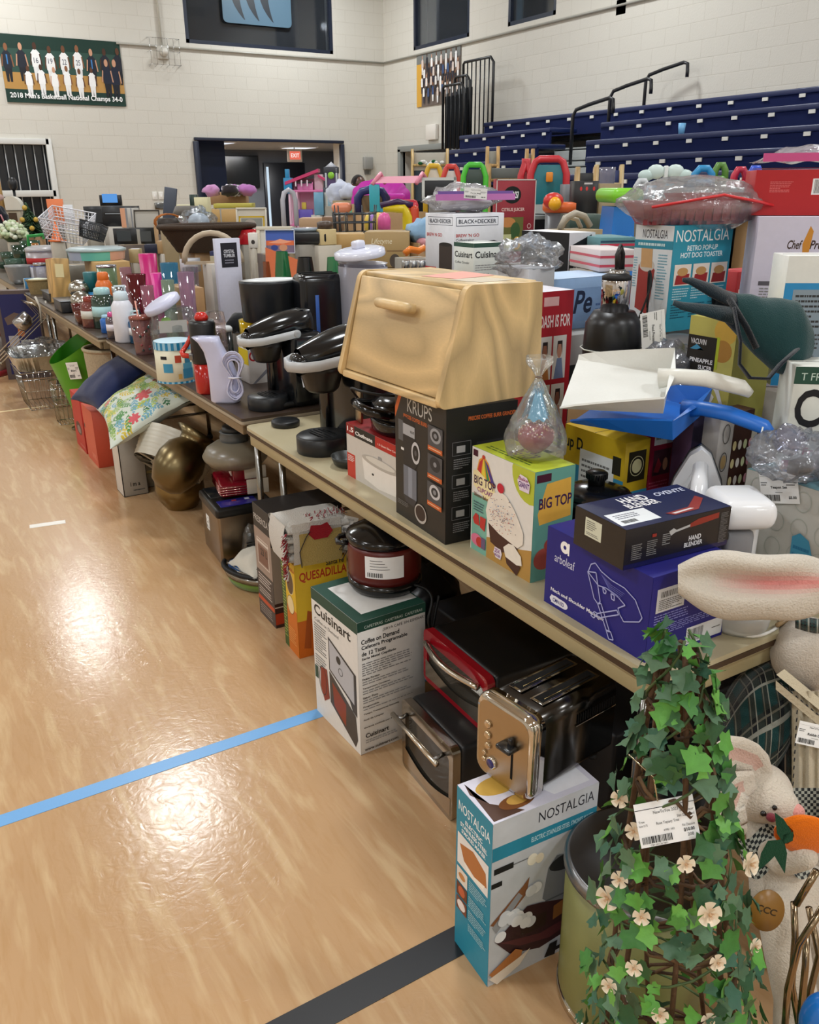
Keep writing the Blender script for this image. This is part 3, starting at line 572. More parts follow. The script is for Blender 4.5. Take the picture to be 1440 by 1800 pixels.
# ================================================================ on the floor, near end
nost = bx('marshmallow_treat_maker_box', 'tall teal and white electric marshmallow treat maker box on the floor', at(857,1735,0), .265, .135, .434, -3, '#e9ebee', {
 'W': [('r',0,0,1,1,TEAL), ('t','NOSTALGIA',.06,.875,.94,.93,'#ffffff'), ('t','ELECTRIC',.26,.825,.74,.85,'#ffffff',1), ('t','STAINLESS STEEL',.12,.79,.88,.815,'#ffffff',1), ("t","S'MORES MAKER",.16,.755,.84,.78,'#ffffff',1),
  ('r',.05,.55,.93,.74,'#ece9e6'), ('p',[(.12,.68),(.5,.72),(.86,.68),(.9,.6),(.6,.575),(.25,.6)],'#b8743f'), ('p',[(.2,.6),(.5,.575),(.85,.6),(.8,.57),(.4,.555)],'#fff6e8'),
  ('r',.05,.44,.36,.53,'#e8ded2'), ('e',.2,.485,.1,.02,'#c98a4f'), ('r',.05,.35,.36,.43,'#6d3a26'), ('e',.2,.39,.1,.03,'#c7623c'), ('r',.05,.26,.36,.34,'#7a4634'), ('e',.2,.3,.12,.03,'#f0e4e0'),
  ('l',.42,.46,.93,.53,5,'#a9d3de'), ('l',.42,.36,.93,.43,5,'#a9d3de'), ('l',.42,.27,.93,.34,5,'#a9d3de'), ('l',.42,.2,.93,.25,4,'#a9d3de')],
 'S': [('r',0,0,1,1,'#c9ccd0'), ('r',0,.78,1,.86,TEAL), ('r',0,.86,1,1,'#cfd2d6'), ('t','NOSTALGIA',.42,.905,.96,.965,'#20222c'), ("t","ELECTRIC STAINLESS STEEL S'MORES MAKER",.36,.805,.97,.835,'#bfe2ea',1),
  ('r',0,.62,.1,.65,'#1a1a1c'), ('r',.02,.7,.2,.735,'#1c1c1f'), ('r',.2,.715,.34,.721,'#777'), ('e',.38,.7,.05,.035,'#f6eed8'), ('e',.45,.69,.04,.03,'#f3e6cc'),
  ('p',[(0,.4),(.3,.56),(.36,.6),(.34,.5),(.1,.36)],'#8a5a38'), ('p',[(.02,.38),(.26,.53),(.3,.5),(.06,.33)],'#9a9ca0'),
  ('p',[(.5,.42),(.54,.6),(.62,.66),(.9,.62),(.95,.4),(.8,.35),(.6,.36)],'#7b7f85'), ('e',.74,.6,.19,.05,'#2a2c30'), ('r',.53,.39,.93,.4,'#555a60'),
  ('p',[(.05,.28),(.2,.16),(.5,.1),(.9,.14),(1,.2),(1,.36),(.8,.34),(.5,.4),(.35,.42)],'#3b2024'), ('p',[(.1,.26),(.3,.18),(.6,.14),(.95,.2),(.9,.23),(.5,.2)],'#5a2c30'), ('r',.3,.24,.55,.33,'#33201a'), ('p',[(.62,.25),(.98,.3),(.98,.4),(.62,.34)],'#8a5a2e')] +
  [('e',.1+.34*((i*37 % 100)/100), .3+.24*((i*61 % 100)/100)*(.55+.5*((i*37 % 100)/100)), .055, .034, ('#f4f5f7','#e3e6ea')[i % 2]) for i in range(14)] +
  [('p',[(.55,.02),(.6,.1),(.68,.1),(.66,.01)],'#17181b'), ('p',[(.66,.06),(.95,.07),(.95,.045),(.66,.035)],'#17181b'), ('p',[(0,.09),(.25,.18),(.32,.15),(.3,.09),(.08,.02)],'#b8763f'), ('p',[(.0,.06),(.28,.11),(.4,.14),(.3,.06),(.08,.0)],'#efe2d0')],
 'TW': [('r',0,0,1,1,'#d8d6e4'), ('p',[(.04,.05),(.3,.02),(.6,.1),(.96,.3),(.96,.02)],'#50362c'), ('e',.3,.28,.2,.2,'#c9a24a'), ('e',.5,.42,.16,.1,'#6e4520'), ('e',.2,.55,.17,.14,'#d6b45a'), ('p',[(.06,.6),(.5,.5),(.9,.6),(.9,.95),(.06,.95)],'#efeff5'), ('e',.75,.3,.14,.16,'#7a4a24'), ('e',.72,.32,.1,.1,'#caa050')]})
# toaster
F = at(933,1419,.4345); t = thing('toaster', 'brushed steel two slice toaster standing on the tall teal carton', 'toaster', (0,0,0)); L_, Wd, Hh = .262, .158, .196
q = Rz(7) @ Vector((L_/2, Wd/2, 0)); t.location = (F.x+q.x, F.y+q.y, .4355); t.rotation_euler = (0,0,rad(7))
def rrect(a, b, r, n=5):
    o = []
    for cx, cy, s in ((a-r,-b+r,-90),(a-r,b-r,0),(-a+r,b-r,90),(-a+r,-b+r,180)):
        for k in range(n): qq = rad(s+k*90/(n-1)); o.append((cx+r*math.cos(qq), cy+r*math.sin(qq)))
    return o
XS = Matrix(((0,0,1,0),(1,0,0,0),(0,1,0,0),(0,0,0,1)))       # outline (y,z) swept along x
def ring_loft(m, secs, kind, col, X=None, cap=True):           # secs: list of rings of equal length
    n = len(secs[0]); vs = [p for s in secs for p in s]; fs = [(k*n+i, k*n+(i+1) % n, (k+1)*n+(i+1) % n, (k+1)*n+i) for k in range(len(secs)-1) for i in range(n)]
    if cap: fs += [tuple(reversed(range(n))), tuple((len(secs)-1)*n+i for i in range(n))]
    return m.add(vs, fs, kind, col, True, X)
m = M(); base = [(y, z+Hh/2) for y, z in rrect(Wd/2-.004, Hh/2-.006, .03, 7)]
m.add([(x, y, z+.006) for x in (-L_/2+.02, L_/2-.01) for y, z in base], [(i, (i+1) % len(base), len(base)+(i+1) % len(base), len(base)+i) for i in range(len(base))]+[tuple(range(len(base)))[::-1], tuple(range(len(base), 2*len(base)))], 'steel', '#454341', True); bd = m.build('body', t)
m = M(); fr_ = [(y, z+Hh/2+.004) for y, z in rrect(Wd/2+.002, Hh/2, .028, 7)]; n = len(fr_)
secs = [[(-L_/2+.03, y, z) for y, z in fr_], [(-L_/2+.004, y, z) for y, z in fr_], [(-L_/2-.006, y*.93, (z-Hh/2)*.94+Hh/2) for y, z in fr_]]
ring_loft(m, secs, 'chrome', '#cfc9c0'); m.build('front_bezel', t)
m = M(); pl = [(y*.87, (z-Hh/2)*.88+Hh/2) for y, z in fr_]; m.add([(-L_/2-.0068, y, z) for y, z in pl], [tuple(range(n))[::-1]], 'metal', '#b5a287', False); fp = m.build('control_panel', t)
for k, (y, z, r_) in enumerate(((.042,.135,.0095),(.042,.108,.0095),(.04,.083,.0085),(.05,.062,.006),(.05,.046,.006))):
    m = M(); m.lathe([(r_,0),(r_,.004),(r_*.7,.006),(0,.006)], 'chrome', '#cbb9a0', 18, X=Tr(-L_/2-.0065,y,z) @ Ry(-90)); m.build('button', t)
m = M(); m.lathe([(.014,0),(.014,.005),(.011,.006),(0,.006)], 'chrome', '#ddd', 22, X=Tr(-L_/2-.0065,.028,.047) @ Ry(-90)); m.lathe([(.0,.0062),(.0105,.0062),(.0105,.0068),(0,.0068)], 'gloss', '#2e2c6a', 22, X=Tr(-L_/2-.0065,.028,.047) @ Ry(-90)); m.build('dial', t)
m = M(); m.box((-L_/2-.0072,-.028,.09), (.001,.005,.1), 'matte', '#111'); m.build('lever_slot', t)
m = M(); m.box((-L_/2-.018,-.022,.118), (.026,.04,.011), 'gloss', '#1b1d20', .004); m.box((-L_/2-.012,-.028,.128), (.012,.01,.026), 'gloss', '#1b1d20', .003); m.build('lever', t)
for k in range(2):
    y = -.03+.06*k; m = M(); m.box((.01,y,Hh+.0035), (.175,.034,.003), 'chrome', '#8f8b84', .001); m.box((.01,y,Hh+.0042), (.162,.024,.003), 'matte', '#0c0b0a'); m.tube([(-.06,y-.006,Hh+.0062),(.08,y-.006,Hh+.0062)], .0009, 'steel', '#8a7a55', 5); m.build('bread_slot', t)
m = M()
for k in range(16): m.box((.0+k*.0075,-Wd/2+.0025,.15), (.0024,.002,.02), 'matte', '#0b0b0b')
m.box((.056,-Wd/2+.002,.136), (.125,.003,.002), 'chrome', '#ccc'); m.build('vent_grille', t)
m = M()
for x in (-.08,.09):
    for y in (-.05,.05): m = M(); m.lathe([(.011,0),(.011,.008)], 'rubber', '#161616', 12, X=Tr(x,y,-.0005)); m.build('foot', t)

# steel toaster oven on the floor and the red one on it
def toaster_oven(name, label, F, w, d, h, yaw, body, frame, tilt=None, cur='#c8c4bc', handle='bar', glass='#55524a'):
    t = thing(name, label, 'toaster oven', (0,0,0)); q = Rz(yaw) @ Vector((w/2, d/2, 0)); t.location = (F[0]+q.x, F[1]+q.y, F[2]); t.rotation_euler = (rad(tilt[0]) if tilt else 0, rad(tilt[1]) if tilt else 0, rad(yaw))
    m = M(); m.box((.012,0,h/2+.008), (w-.02,d-.004,h-.016), 'satin', body, .016, 3); m.build('housing', t)
    fx = -w/2; m = M(); o = rrect(d/2, h/2, .02, 6); i_ = rrect(d/2-.02, h/2-.032, .012, 6); n = len(o)
    vs = [(fx-.004, y, z+h/2) for y, z in o]+[(fx-.004, y, z+h/2-.004) for y, z in i_]+[(fx+.02, y, z+h/2) for y, z in o]+[(fx+.006, y, z+h/2-.004) for y, z in i_]
    m.add(vs, [(i, n+i, n+(i+1) % n, (i+1) % n) for i in range(n)]+[(i, (i+1) % n, 2*n+(i+1) % n, 2*n+i) for i in range(n)]+[(n+i, 3*n+i, 3*n+(i+1) % n, n+(i+1) % n) for i in range(n)], *frame, False); m.build('door_frame', t)
    m = M(); m.box((fx+.004,0,h/2-.004), (.004, d-.03, h-.05), 'tint', glass); m.build('door_glass', t)
    m = M()
    for k in range(2):
        z = h*(.32+.2*k); m.tube([(fx+.012,-d/2+.03,z),(fx+.012,d/2-.03,z)], .0016, 'chrome', '#ccc', 5)
    for k in range(9): y = -d/2+.04+k*(d-.08)/8; m.tube([(fx+.012,y,h*.32),(fx+.07,y,h*.32)], .0011, 'chrome', '#ccc', 5)
    m.build('wire_rack', t)
    m = M()
    if handle == 'bar':
        m.tube([(fx-.035,-d/2+.03,h*.78),(fx-.035,d/2-.0,h*.8)], .0075, 'steel', '#d3cdc2', 12)
        for y in (-d/2+.05, d/2-.03): m.tube([(fx,y,h*.82),(fx-.035,y,h*.79)], .006, 'steel', '#888', 8)
    else:
        pts = [(fx-.014-.024*math.sin(math.pi*k/12), -d/2+.03+(d-.06)*k/12, h*.8) for k in range(13)]; 
        m.tube(pts, .0095, 'steel', '#c9c3b8', 10)
    m.build('door_handle', t)
    m = M(); m.surf(lambda u, v: (fx-.0045, d/2-.012-u*(d-.024), .016+v*(.028+.03*(1-math.sin(math.pi*min(1,u*1.0))))), 14, 2, 'steel', '#b8ad9c', sm=False); m.build('lower_trim', t); return t
toaster_oven('toaster_oven', 'silver toaster oven with a round bar handle on the floor', at(797,1447,0), .24, .285, .235, -3, '#191a1c', ('steel','#a49d92'))
toaster_oven('toaster_oven', 'red toaster oven stacked on top of the silver toaster oven', (1.148,1.505,.2365), .3, .33, .172, -2, '#0d0d0e', ('gloss','#8c0f1c'), handle='arc', glass='#6a655a')
# Cuisinart carton
GR = '#21483c'
cb = bx('coffee_maker_box', 'white and green twelve cup coffee maker carton standing on the floor', at(635,1328,0), .235, .285, .45, 2, '#dedcd8', {
 'W': [('r',0,0,1,1,'#e4e2de'), ('r',0,.915,1,1,GR), ('t','Cuisinart',.06,.82,.86,.9,'#1b1b1b',1), ('t','Coffee on Demand',.06,.765,.6,.79,'#333'), ('l',.04,.52,.34,.75,12,'#666'), ('l',.04,.4,.3,.5,5,'#777'),
  ('p',[(.36,.72),(.95,.6),(.95,.28),(.86,.3),(.8,.36),(.36,.46)],'#3c3a3a'), ('p',[(.38,.7),(.9,.59),(.9,.36),(.38,.47)],'#b9bbc2'), ('e',.58,.6,.05,.03,'#333'), ('o',.62,.52,.05,.03,.003,'#555'), ('p',[(.36,.45),(.92,.28),(.95,.1),(.9,.03),(.36,.2)],'#46403c'), ('p',[(.42,.38),(.72,.3),(.7,.12),(.45,.2)],'#8c3b22'), ('p',[(.16,.42),(.3,.44),(.34,.22),(.22,.16),(.14,.26)],'#8a3424'), ('o',.2,.32,.09,.12,.003,'#222'), ('r',.02,.3,.09,.4,GR)],
 'S': [('r',0,.93,1,1,GR), ('t','CAFETERAS  CAFETERAS  CAFETERAS',.1,.945,.95,.965,'#c9d6cf'), ('t','¡SIRVA CAFÉ SIN ESPERAR!',.36,.885,.98,.915,'#333'), ('t','Coffee on Demand',.05,.835,.6,.87,'#151515',1), ('t','Cafetera Programable',.05,.79,.72,.825,'#151515',1), ('t','de 12 Tazas',.05,.75,.4,.78,'#151515',1), ('t','Serie Metal Cepillado',.05,.715,.55,.738,'#222',1),
  ('l',.05,.6,.82,.7,6,'#8a8a8a'), ('t','Doble Porcion',.05,.57,.3,.585,'#222',1), ('l',.05,.53,.82,.565,2,'#999'), ('t','Temperatura Constante',.05,.5,.45,.515,'#222',1), ('l',.05,.46,.82,.495,2,'#999'), ('t','Sabor Puro',.05,.43,.27,.445,'#222',1), ('l',.05,.39,.82,.425,2,'#999'), ('t','Programable',.05,.36,.28,.375,'#222',1), ('l',.05,.34,.82,.355,1,'#999'), ('t','Tanque Transparente Extraible',.05,.305,.58,.32,'#222',1), ('t','Facil de Limpiar',.05,.26,.35,.275,'#222',1), ('t','Garantia Limitada por 3 anos',.05,.2,.56,.215,'#222',1), ('t','Cuisinart',.07,.125,.42,.16,'#111',1), ('l',.07,.08,.6,.115,2,'#999'), ('t','www.cuisinart.com',.05,.025,.56,.045,'#111',1)],
 'T': [('r',0,0,1,1,GR), ('r',.16,.14,.98,.86,'#d8d7d4')],})
# cooker with amber glass front on the carton
p = at(668,1035,.451); cx, cy = p.x+.03, p.y+.02; t = thing('slow_cooker', 'glossy black and dark red round cooker on the green topped carton', 'slow cooker', (cx, cy, .4515), -35)
m = M(); m.lathe([(.07,0),(.105,.004),(.115,.02),(.113,.04)], 'gloss', '#0b0b0c', 36); m.build('base', t)
m = M(); m.lathe([(.11,.04),(.112,.06),(.113,.14),(.11,.155)], 'satin', '#5a1712', 36); bd = m.build('body', t); bd['label'] = 'dark red metallic cooker body'
m = M(); m.lathe([(.112,.155),(.117,.165),(.117,.178),(.105,.185),(.06,.205),(.02,.21),(0,.21)], 'gloss', '#0d0d0f', 36); m.build('lid', t)
m = M(); m.lathe([(.02,.21),(.016,.222),(.03,.235),(.028,.245),(0,.247)], 'gloss', '#0a0a0a', 24); m.build('lid_knob', t)
m = M(); a0 = rad(-115)
m.surf(lambda u, v: (.1145*math.cos(a0+u*rad(60)), .1145*math.sin(a0+u*rad(60)), .07+v*.07), 12, 2, 'paper', '#eceff2'); 
for k in range(9): m.surf(lambda u, v, k=k: (.1152*math.cos(a0+rad(4)+(u*.02+k*.045)*rad(60)), .1152*math.sin(a0+rad(4)+(u*.02+k*.045)*rad(60)), .075+v*.014), 2, 2, 'paper', '#222')
for k in range(4): m.surf(lambda u, v, k=k: (.1152*math.cos(a0+rad(8)+u*(.5-.06*k)*rad(60)), .1152*math.sin(a0+rad(8)+u*(.5-.06*k)*rad(60)), .1+k*.009+v*.0016), 6, 2, 'paper', '#555')
m.build('price_tag', t)
for s in (-1, 1): m = M(); m.tube([(s*.108,-.03,.15),(s*.14,-.025,.148),(s*.145,0,.147),(s*.14,.025,.148),(s*.108,.03,.15)], .008, 'gloss', '#0d0d0f', 8); m.build('handle', t)
cord('power_cord', t, [(.09,-.06,.03),(.13,-.07,.02),(.15,-.1,.0),(.14,-.13,-.05),(.15,-.12,-.09),(.16,-.1,-.04),(.17,-.08,.005)], .005, '#0c0c0c')
# white fan heater with cord
p = at(575,1180,0); t = thing('fan_heater', 'white rounded fan heater between the yellow box and the green topped carton', 'heater', (p.x+.055, p.y+.0, 0), 25)
m = M(); m.lathe([(.06,0),(.085,.01),(.095,.06),(.092,.16),(.07,.24),(.04,.275),(0,.285)], 'satin', '#d4dcd8', 30, rx=.7, ry=1.0); m.build('body', t)
m = M(); m.lathe([(0,0),(.055,0),(.055,.006),(0,.008)], 'satin', '#454a4a', 26, X=Tr(-.062,.0,.165) @ Ry(-82)); m.build('grille', t)
m = M(); m.tube([(-.04,0,.27),(-.02,0,.3),(.02,0,.3),(.04,0,.27)], .006, 'satin', '#c9d2ce'); m.build('carry_handle', t)
cord('power_cord', t, [(-.03,-.05,.02),(-.06,-.08,.004),(-.1,-.07,.004),(-.11,-.02,.03),(-.07,.02,.004)], .0032, '#e3ddd0')
# quesadilla carton, towel with rooster
p = at(527,1158,0)
bx('quesadilla_maker_box', 'yellow and orange Quesadilla maker carton under the folded rooster towel', p, .2, .135, .372, -2, '#d9a61e', {
 'W': [('r',0,0,.3,1,'#3c5a28'), ('l',.04,.1,.26,.95,26,'#a8b45a'), ('r',.3,0,1,.5,'#cf6f1e'), ('r',.3,.5,1,1,'#dcb428'), ('e',.62,.77,.26,.13,'#5c4630'), ('o',.62,.77,.26,.13,.003,'#e9d9a0'), ('e',.6,.53,.24,.1,'#e9d3a0'), ('o',.6,.53,.24,.1,.002,'#5a3a20'), ('t','QUESADILLA',.38,.9,.98,.94,'#b3341e',1), ('l',.36,.1,.9,.28,7,'#e8a860')],
 'S': [('r',0,0,1,.4,'#cf6a1c'), ('r',0,.4,1,1,'#ddb92c'), ('t','QUESADILLA',.08,.8,1.0,.91,'#b5301c',1), ('t','Santa Fe',.6,.93,.95,.98,'#333',1), ('p',[(.1,.1),(.2,.5),(.28,.48),(.24,.08)],'#a8521a'), ('p',[(.4,.3),(.7,.72),(.8,.6),(.6,.2)],'#e9c24c'), ('e',.75,.45,.2,.16,'#b0481a'), ('e',.75,.47,.15,.1,'#e2b85a')]})
c0 = (p.x+.1, p.y+.075, .374); t = thing('kitchen_towel_bundle', 'folded white terry towel with rooster patch and red fringe on the yellow box', 'towel', c0, -4)
m = M()
for k in range(4):
    z = .022+k*.036; m.surf(lambda u, v, z=z, k=k: (-.115+.01*math.sin(k*2)+.23*v, (.092+.004*k)*math.cos(2*math.pi*u)*(1 if abs(math.cos(2*math.pi*u)) > .2 else 1), z+.021*math.sin(2*math.pi*u)+.003*math.sin(v*9+k)), 22, 12, 'plush', '#cfcbc4', cu=True)
    m.box((0,0,z), (.225,.17,.034), 'plush', '#cfcbc4', .015, 3)
m.build('folded_layers', t)
m = M(); m.surf(lambda u, v: (-.118-.012*math.sin(math.pi*v), .07-.15*u, .0+.15*v), 10, 10, 'plush', '#d2cec7'); m.surf(lambda u, v: (-.1+.18*u, -.093-.013*math.sin(math.pi*v)-.002, .005+.15*v), 12, 10, 'plush', '#d2cec7'); m.build('front_fold', t)
X = Matrix(((1,0,0,-.08),(0,0,-1,-.112),(0,1,0,.004),(0,0,0,1))); m = M()
m.surf(lambda u, v: (.155*u, .12*v, .001+.004*math.sin(math.pi*u)), 8, 8, 'plush', '#b39d5e', X=X); m.build('rooster_patch', t)['label'] = 'tan looped rooster body patch'
m = M(); m.add([(a, b, .011) for a, b in ((.03,.118),(.04,.15),(.075,.145),(.1,.152),(.12,.118),(.1,.095),(.05,.095))], [tuple(range(7))], 'plush', '#a01c2a', False, X); m.build('rooster_comb', t)['label'] = 'red comb patch'
m = M(); m.tube([X @ Vector(q) for q in ((0,0,.012),(-.005,.06,.012),(.02,.11,.013),(.035,.13,.013))], .0018, 'fabric', '#2a2220', 5); m.tube([X @ Vector(q) for q in ((.16,.11,.012),(.165,.07,.012),(.14,.04,.012),(.17,.03,.012),(.15,.0,.012))], .0018, 'fabric', '#2a2220', 5); m.build('stitching', t)
m = M(); rr = random.Random(5)
for i in range(150):
    z = rr.uniform(-.03,.13); y = rr.uniform(-.1,-.07) if i % 2 else rr.uniform(.0,.06); x = -.12; a = (x+rr.uniform(-.004,.004), -.095+rr.uniform(-.006,.006), z); b = (a[0]-rr.uniform(.006,.022), a[1]-rr.uniform(-.006,.02), z-rr.uniform(.0,.025)); m.tube([a, b], .0016, 'fabric', ('#a3212f','#e6e0dc','#8e1c2a')[i % 3], 4)
for i in range(70):
    x = rr.uniform(-.03,.12); a = (x, -.05+rr.uniform(-.02,.05), .15); b = (a[0]+rr.uniform(-.01,.01), a[1]+rr.uniform(-.01,.01), .15+rr.uniform(.004,.016)); m.tube([a, b], .0016, 'fabric', ('#a3212f','#e6e0dc')[i % 2], 4)
m.build('fringe', t)
pricetag(parent=t, loc=(.08,-.1,.1), rot=(60,15,-25), w=.05, h=.06, lines=('Towel','$3.00'))
# PRESENZA carton
p = at(486,1105,0)
bx('counter_oven_box', 'narrow black and brown toaster oven carton standing on the floor', p, .30, .17, .475, -1, '#8a827a', {
 'W': [('r',0,.8,1,1,'#2e2c2c'), ('t','PRESENZA',.04,.86,.9,.915,'#cfcac4'), ('r',0,.42,1,.8,'#a08c80'), ('r',.12,.68,.85,.7,'#dcd2c8'), ('f',.14,.48,.84,.72,.004,'#d9ccc2'), ('r',.2,.5,.78,.66,'#7c5a4c'), ('t','23 L',.35,.58,.75,.64,'#2a2422',1), ('r',0,0,1,.42,'#4c423e'), ('l',.1,.3,.9,.4,4,'#d6cec8'), ('l',.1,.21,.9,.28,3,'#c8c0b8'), ('r',0,.14,1,.18,'#c2502e'), ('l',.1,.03,.9,.12,4,'#a89e96')],
 'S': [('r',0,.72,1,1,'#262424'), ('r',0,.22,1,.72,'#8f8780'), ('r',0,.0,1,.22,'#3a2420'), ('r',0,.03,.5,.13,'#b23c1e'), ('r',0,.18,1,.19,'#c9c0b8')], 'T': [('r',0,0,1,1,'#33302f')]})
# ice maker with cloth, hand blender body beside
p = at(395,1003,0); t = thing('ice_maker', 'brushed steel countertop ice maker with black lid on the floor', 'ice maker', (p.x+.13, p.y+.15, 0), -4)
m = M(); m.box((0,0,.135), (.25,.295,.245), 'metal', '#8f7f6c', .012, 3); m.build('body', t); m = M(); m.box((0,0,.268), (.268,.31,.05), 'satin', '#121416', .016, 3); m.box((0,.07,.292), (.23,.15,.01), 'gloss', '#1c2024', .004); m.build('lid', t)
m = M(); m.box((-.02,-.1,.2935), (.17,.085,.003), 'gloss', '#2a2c88', .001); m.box((.03,-.08,.2955), (.02,.02,.001), 'gloss', '#c9d0e8'); m.box((-.03,-.08,.2955), (.02,.015,.001), 'gloss', '#b04040'); m.build('control_panel', t)
pricetag(parent=t, loc=(-.1262,.07,.13), rot=(90,0,-90), w=.05, h=.07, lines=('Ice Maker','$25'))
m = M()
for x in (-.1,.1):
    for y in (-.12,.12): m = M(); m.lathe([(.012,0),(.012,.014)], 'rubber', '#111', 10, X=Tr(x,y,0)); m.build('foot', t)
p = at(430,992,0); m = M(); crumple(m, (0,0,.1), (.05,.035,.1), 'clear', '#cfd4d6', 20, .3, 2.5, 3); t = one(m, 'bagged_tongs', 'clear plastic bag hanging at the side of the steel ice maker', 'plastic bag', (p.x+.03, p.y-.05, 0)); m = M()
for k in range(4): m.box((-.01,-.03,.1+k*.012), (.06,.004,.004), 'rubber', '#111')
m.build('black_clips', t)
# red snow cone / donut machine
p = at(395,880,.3); t = thing('popcorn_machine', 'dark red popcorn machine with clear dome on the steel ice maker', 'popcorn machine', (p.x+.115, p.y+.135, .298), -10)
m = M(); m.box((0,0,.03), (.2,.235,.06), 'gloss', '#7c1020', .014, 3); m.box((.03,0,.09), (.12,.15,.07), 'gloss', '#7c1020', .01, 3); m.build('base', t)
m = M()
for k in range(4): m.tube([(.09,-.119,.014+k*.011),(-.1,-.119,.014+k*.011),(-.102,.11,.014+k*.011)], .0022, 'chrome', '#d9a8a8', 5)
m.build('chrome_stripes', t); m = M(); m.box((.07,-.119,.04), (.1,.004,.07), 'satin', '#c8bfae', .003); m.box((.07,-.078,.095), (.1,.006,.06), 'satin', '#c8bfae', .003); m.box((-.032,0,.1), (.003,.06,.055), 'paper', '#e4ddd6'); m.build('cream_badge', t)
m = M(); m.lathe([(.075,.118),(.12,.122),(.145,.15),(.15,.165),(.13,.2),(.09,.225),(.065,.232)], 'frost', '#a59b86', 36); m.build('clear_dome', t)
m = M(); m.lathe([(.062,.225),(.066,.25),(.06,.27),(.066,.275)], 'satin', '#565a5c', 28); m.build('dome_collar', t); m = M(); m.lathe([(.056,.272),(.05,.3),(.0,.302)], 'satin', '#2a2c2e', 24); m.build('cap', t)
# white bag and patterned basket
p = at(430,1045,0); t = thing('oval_basket_tray', 'black rimmed oval tray lined with blue and green patterned cloth on the floor', 'tray', (p.x+.07, p.y+.07, 0), 20)
m = M(); m.lathe([(.05,0),(.085,.01),(.1,.05)], 'fabric', '#6d8a3a', 30, rx=.9, ry=1.5); m.build('patterned_base', t)
m = M(); m.lathe([(.1,.045),(.108,.075)], 'steel', '#9c9a94', 30, rx=.9, ry=1.5); m.build('rim_band', t)
m = M(); m.tube([(-.1*math.cos(rad(a))*.95, .155*math.sin(rad(a)), .085) for a in range(-70,80,14)], .011, 'rubber', '#15171a', 8); m.build('handle', t)
m = M()
for k in range(7): m.ell((.0+.045*math.cos(k*2.1), .08*math.sin(k*1.7), .08), (.035,.04,.025), 'fabric', ('#2f66a8','#23487e','#7fa83c','#e0e6ea')[k % 4], 10)
m.build('cloth_lining', t)
t = thing('white_cloth_bag', 'crumpled white cloth bag lying over the patterned tray', 'cloth bag', (p.x+.09, p.y+.06, .09), 10); m = M(); m.surf(lambda u, v: ((u-.5)*.17, (v-.5)*.22, .07*math.sin(math.pi*u)**.5*math.sin(math.pi*v)**.5+.018*noise.noise(Vector((u*4,v*4,1)))+.005), 20, 20, 'fabric', '#d6d2c6'); m.surf(lambda u, v: ((u-.5)*.17, (v-.5)*.22, -.02*math.sin(math.pi*u)*math.sin(math.pi*v)), 12, 12, 'fabric', '#cfcabc'); m.build('body', t)
m = M(); m.tube([(-.06,-.09,.03),(-.03,-.095,.045),(.02,-.1,.04),(.06,-.08,.03)], .0016, 'fabric', '#222', 5); m.build('drawstring', t)
cordp = at(455,920,.18)
t = thing('hair_dryer_hose', 'thick grey ribbed hose coiled between the ice maker and the brown oven carton', 'hose', (0,0,0)); cord('hose', t, [(1.24,3.3,.01),(1.2,3.22,.12),(1.22,3.2,.22),(1.3,3.22,.27),(1.38,3.26,.2),(1.38,3.3,.02)], .016, '#4c4e4c', 'rubber')
# olive waste bin
t = thing('waste_bin', 'olive green step bin with a chrome lid beside the ivy tree', 'waste bin', (1.07,.885,0)); RB = .148
m = M(); m.lathe([(RB*.985,.018),(RB,.03),(RB,.335)], 'satin', '#7d7c48', 56); m.build('bin_body', t)
m = M(); m.lathe([(RB*.98,0),(RB*1.02,.004),(RB*1.02,.018),(RB,.022)], 'chrome', '#cfcabd', 56); m.build('base_ring', t)
m = M(); m.lathe([(RB*1.01,.333),(RB*1.04,.338),(RB*1.04,.35),(RB*.99,.362),(RB*.96,.362),(RB*.9,.356),(.08,.36),(.0,.362)], 'metal', '#8a8a8c', 56); m.build('chrome_lid', t)
m = M(); m.box((-.105,-.115,.012), (.04,.03,.012), 'rubber', '#151515', .004, X=Rz(0)); m.build('foot_pedal', t)
# ================================================================ goods on the beige table
SUPS = []
def sup(F, w, d, z0, z1):
    if not any(a <= F[0]+w/2 <= b and e <= F[1]+d/2 <= f for a, b, e, f in TABS): z0 = 0
    m = M(); h = z1-z0; m.box((0,0,h/2), (w*.96,d*.96,h-.0004), 'card', ('#a8865e','#8f8a80','#bdb6a8','#6d6862','#9a8868','#5c5048','#c2bdb4')[int(F[0]*37+F[1]*53) % 7], .002, 1); m.box((0,0,h-.0002), (w*.9,.03,.0006), 'paper', '#c9ab80')
    one(m, 'packing_carton', 'plain packing carton propping up goods stacked on the tables', 'carton', (F[0]+w/2, F[1]+d/2, z0), group='propping cartons')
def abx(name, label, px0, pxc, px1, ytop, X, zb, col='#eee', prints={}, dmax=.5, wmax=.5, base=.74, **k):
    F = onX(pxc, X, zb); d = max(.03, min(dmax, onX(px0, X, zb).y-F.y)); w = max(.03, min(wmax, atY(px1, F.y, zb).x-X)); h = max(.01, hz(F, ytop)-zb)
    if zb > base+.02: sup(F, w, d, base, zb)
    return bx(name, label, F, w, d, h, 0, col, prints, **k)
NAVY = '#1f1f7c'
ar = [('p', [(.44,.62),(.47,.72),(.52,.79),(.57,.74),(.65,.7),(.74,.7),(.82,.66),(.9,.5),(.92,.42),(.78,.36),(.7,.46),(.6,.5),(.53,.5)], '#1c1c78')]
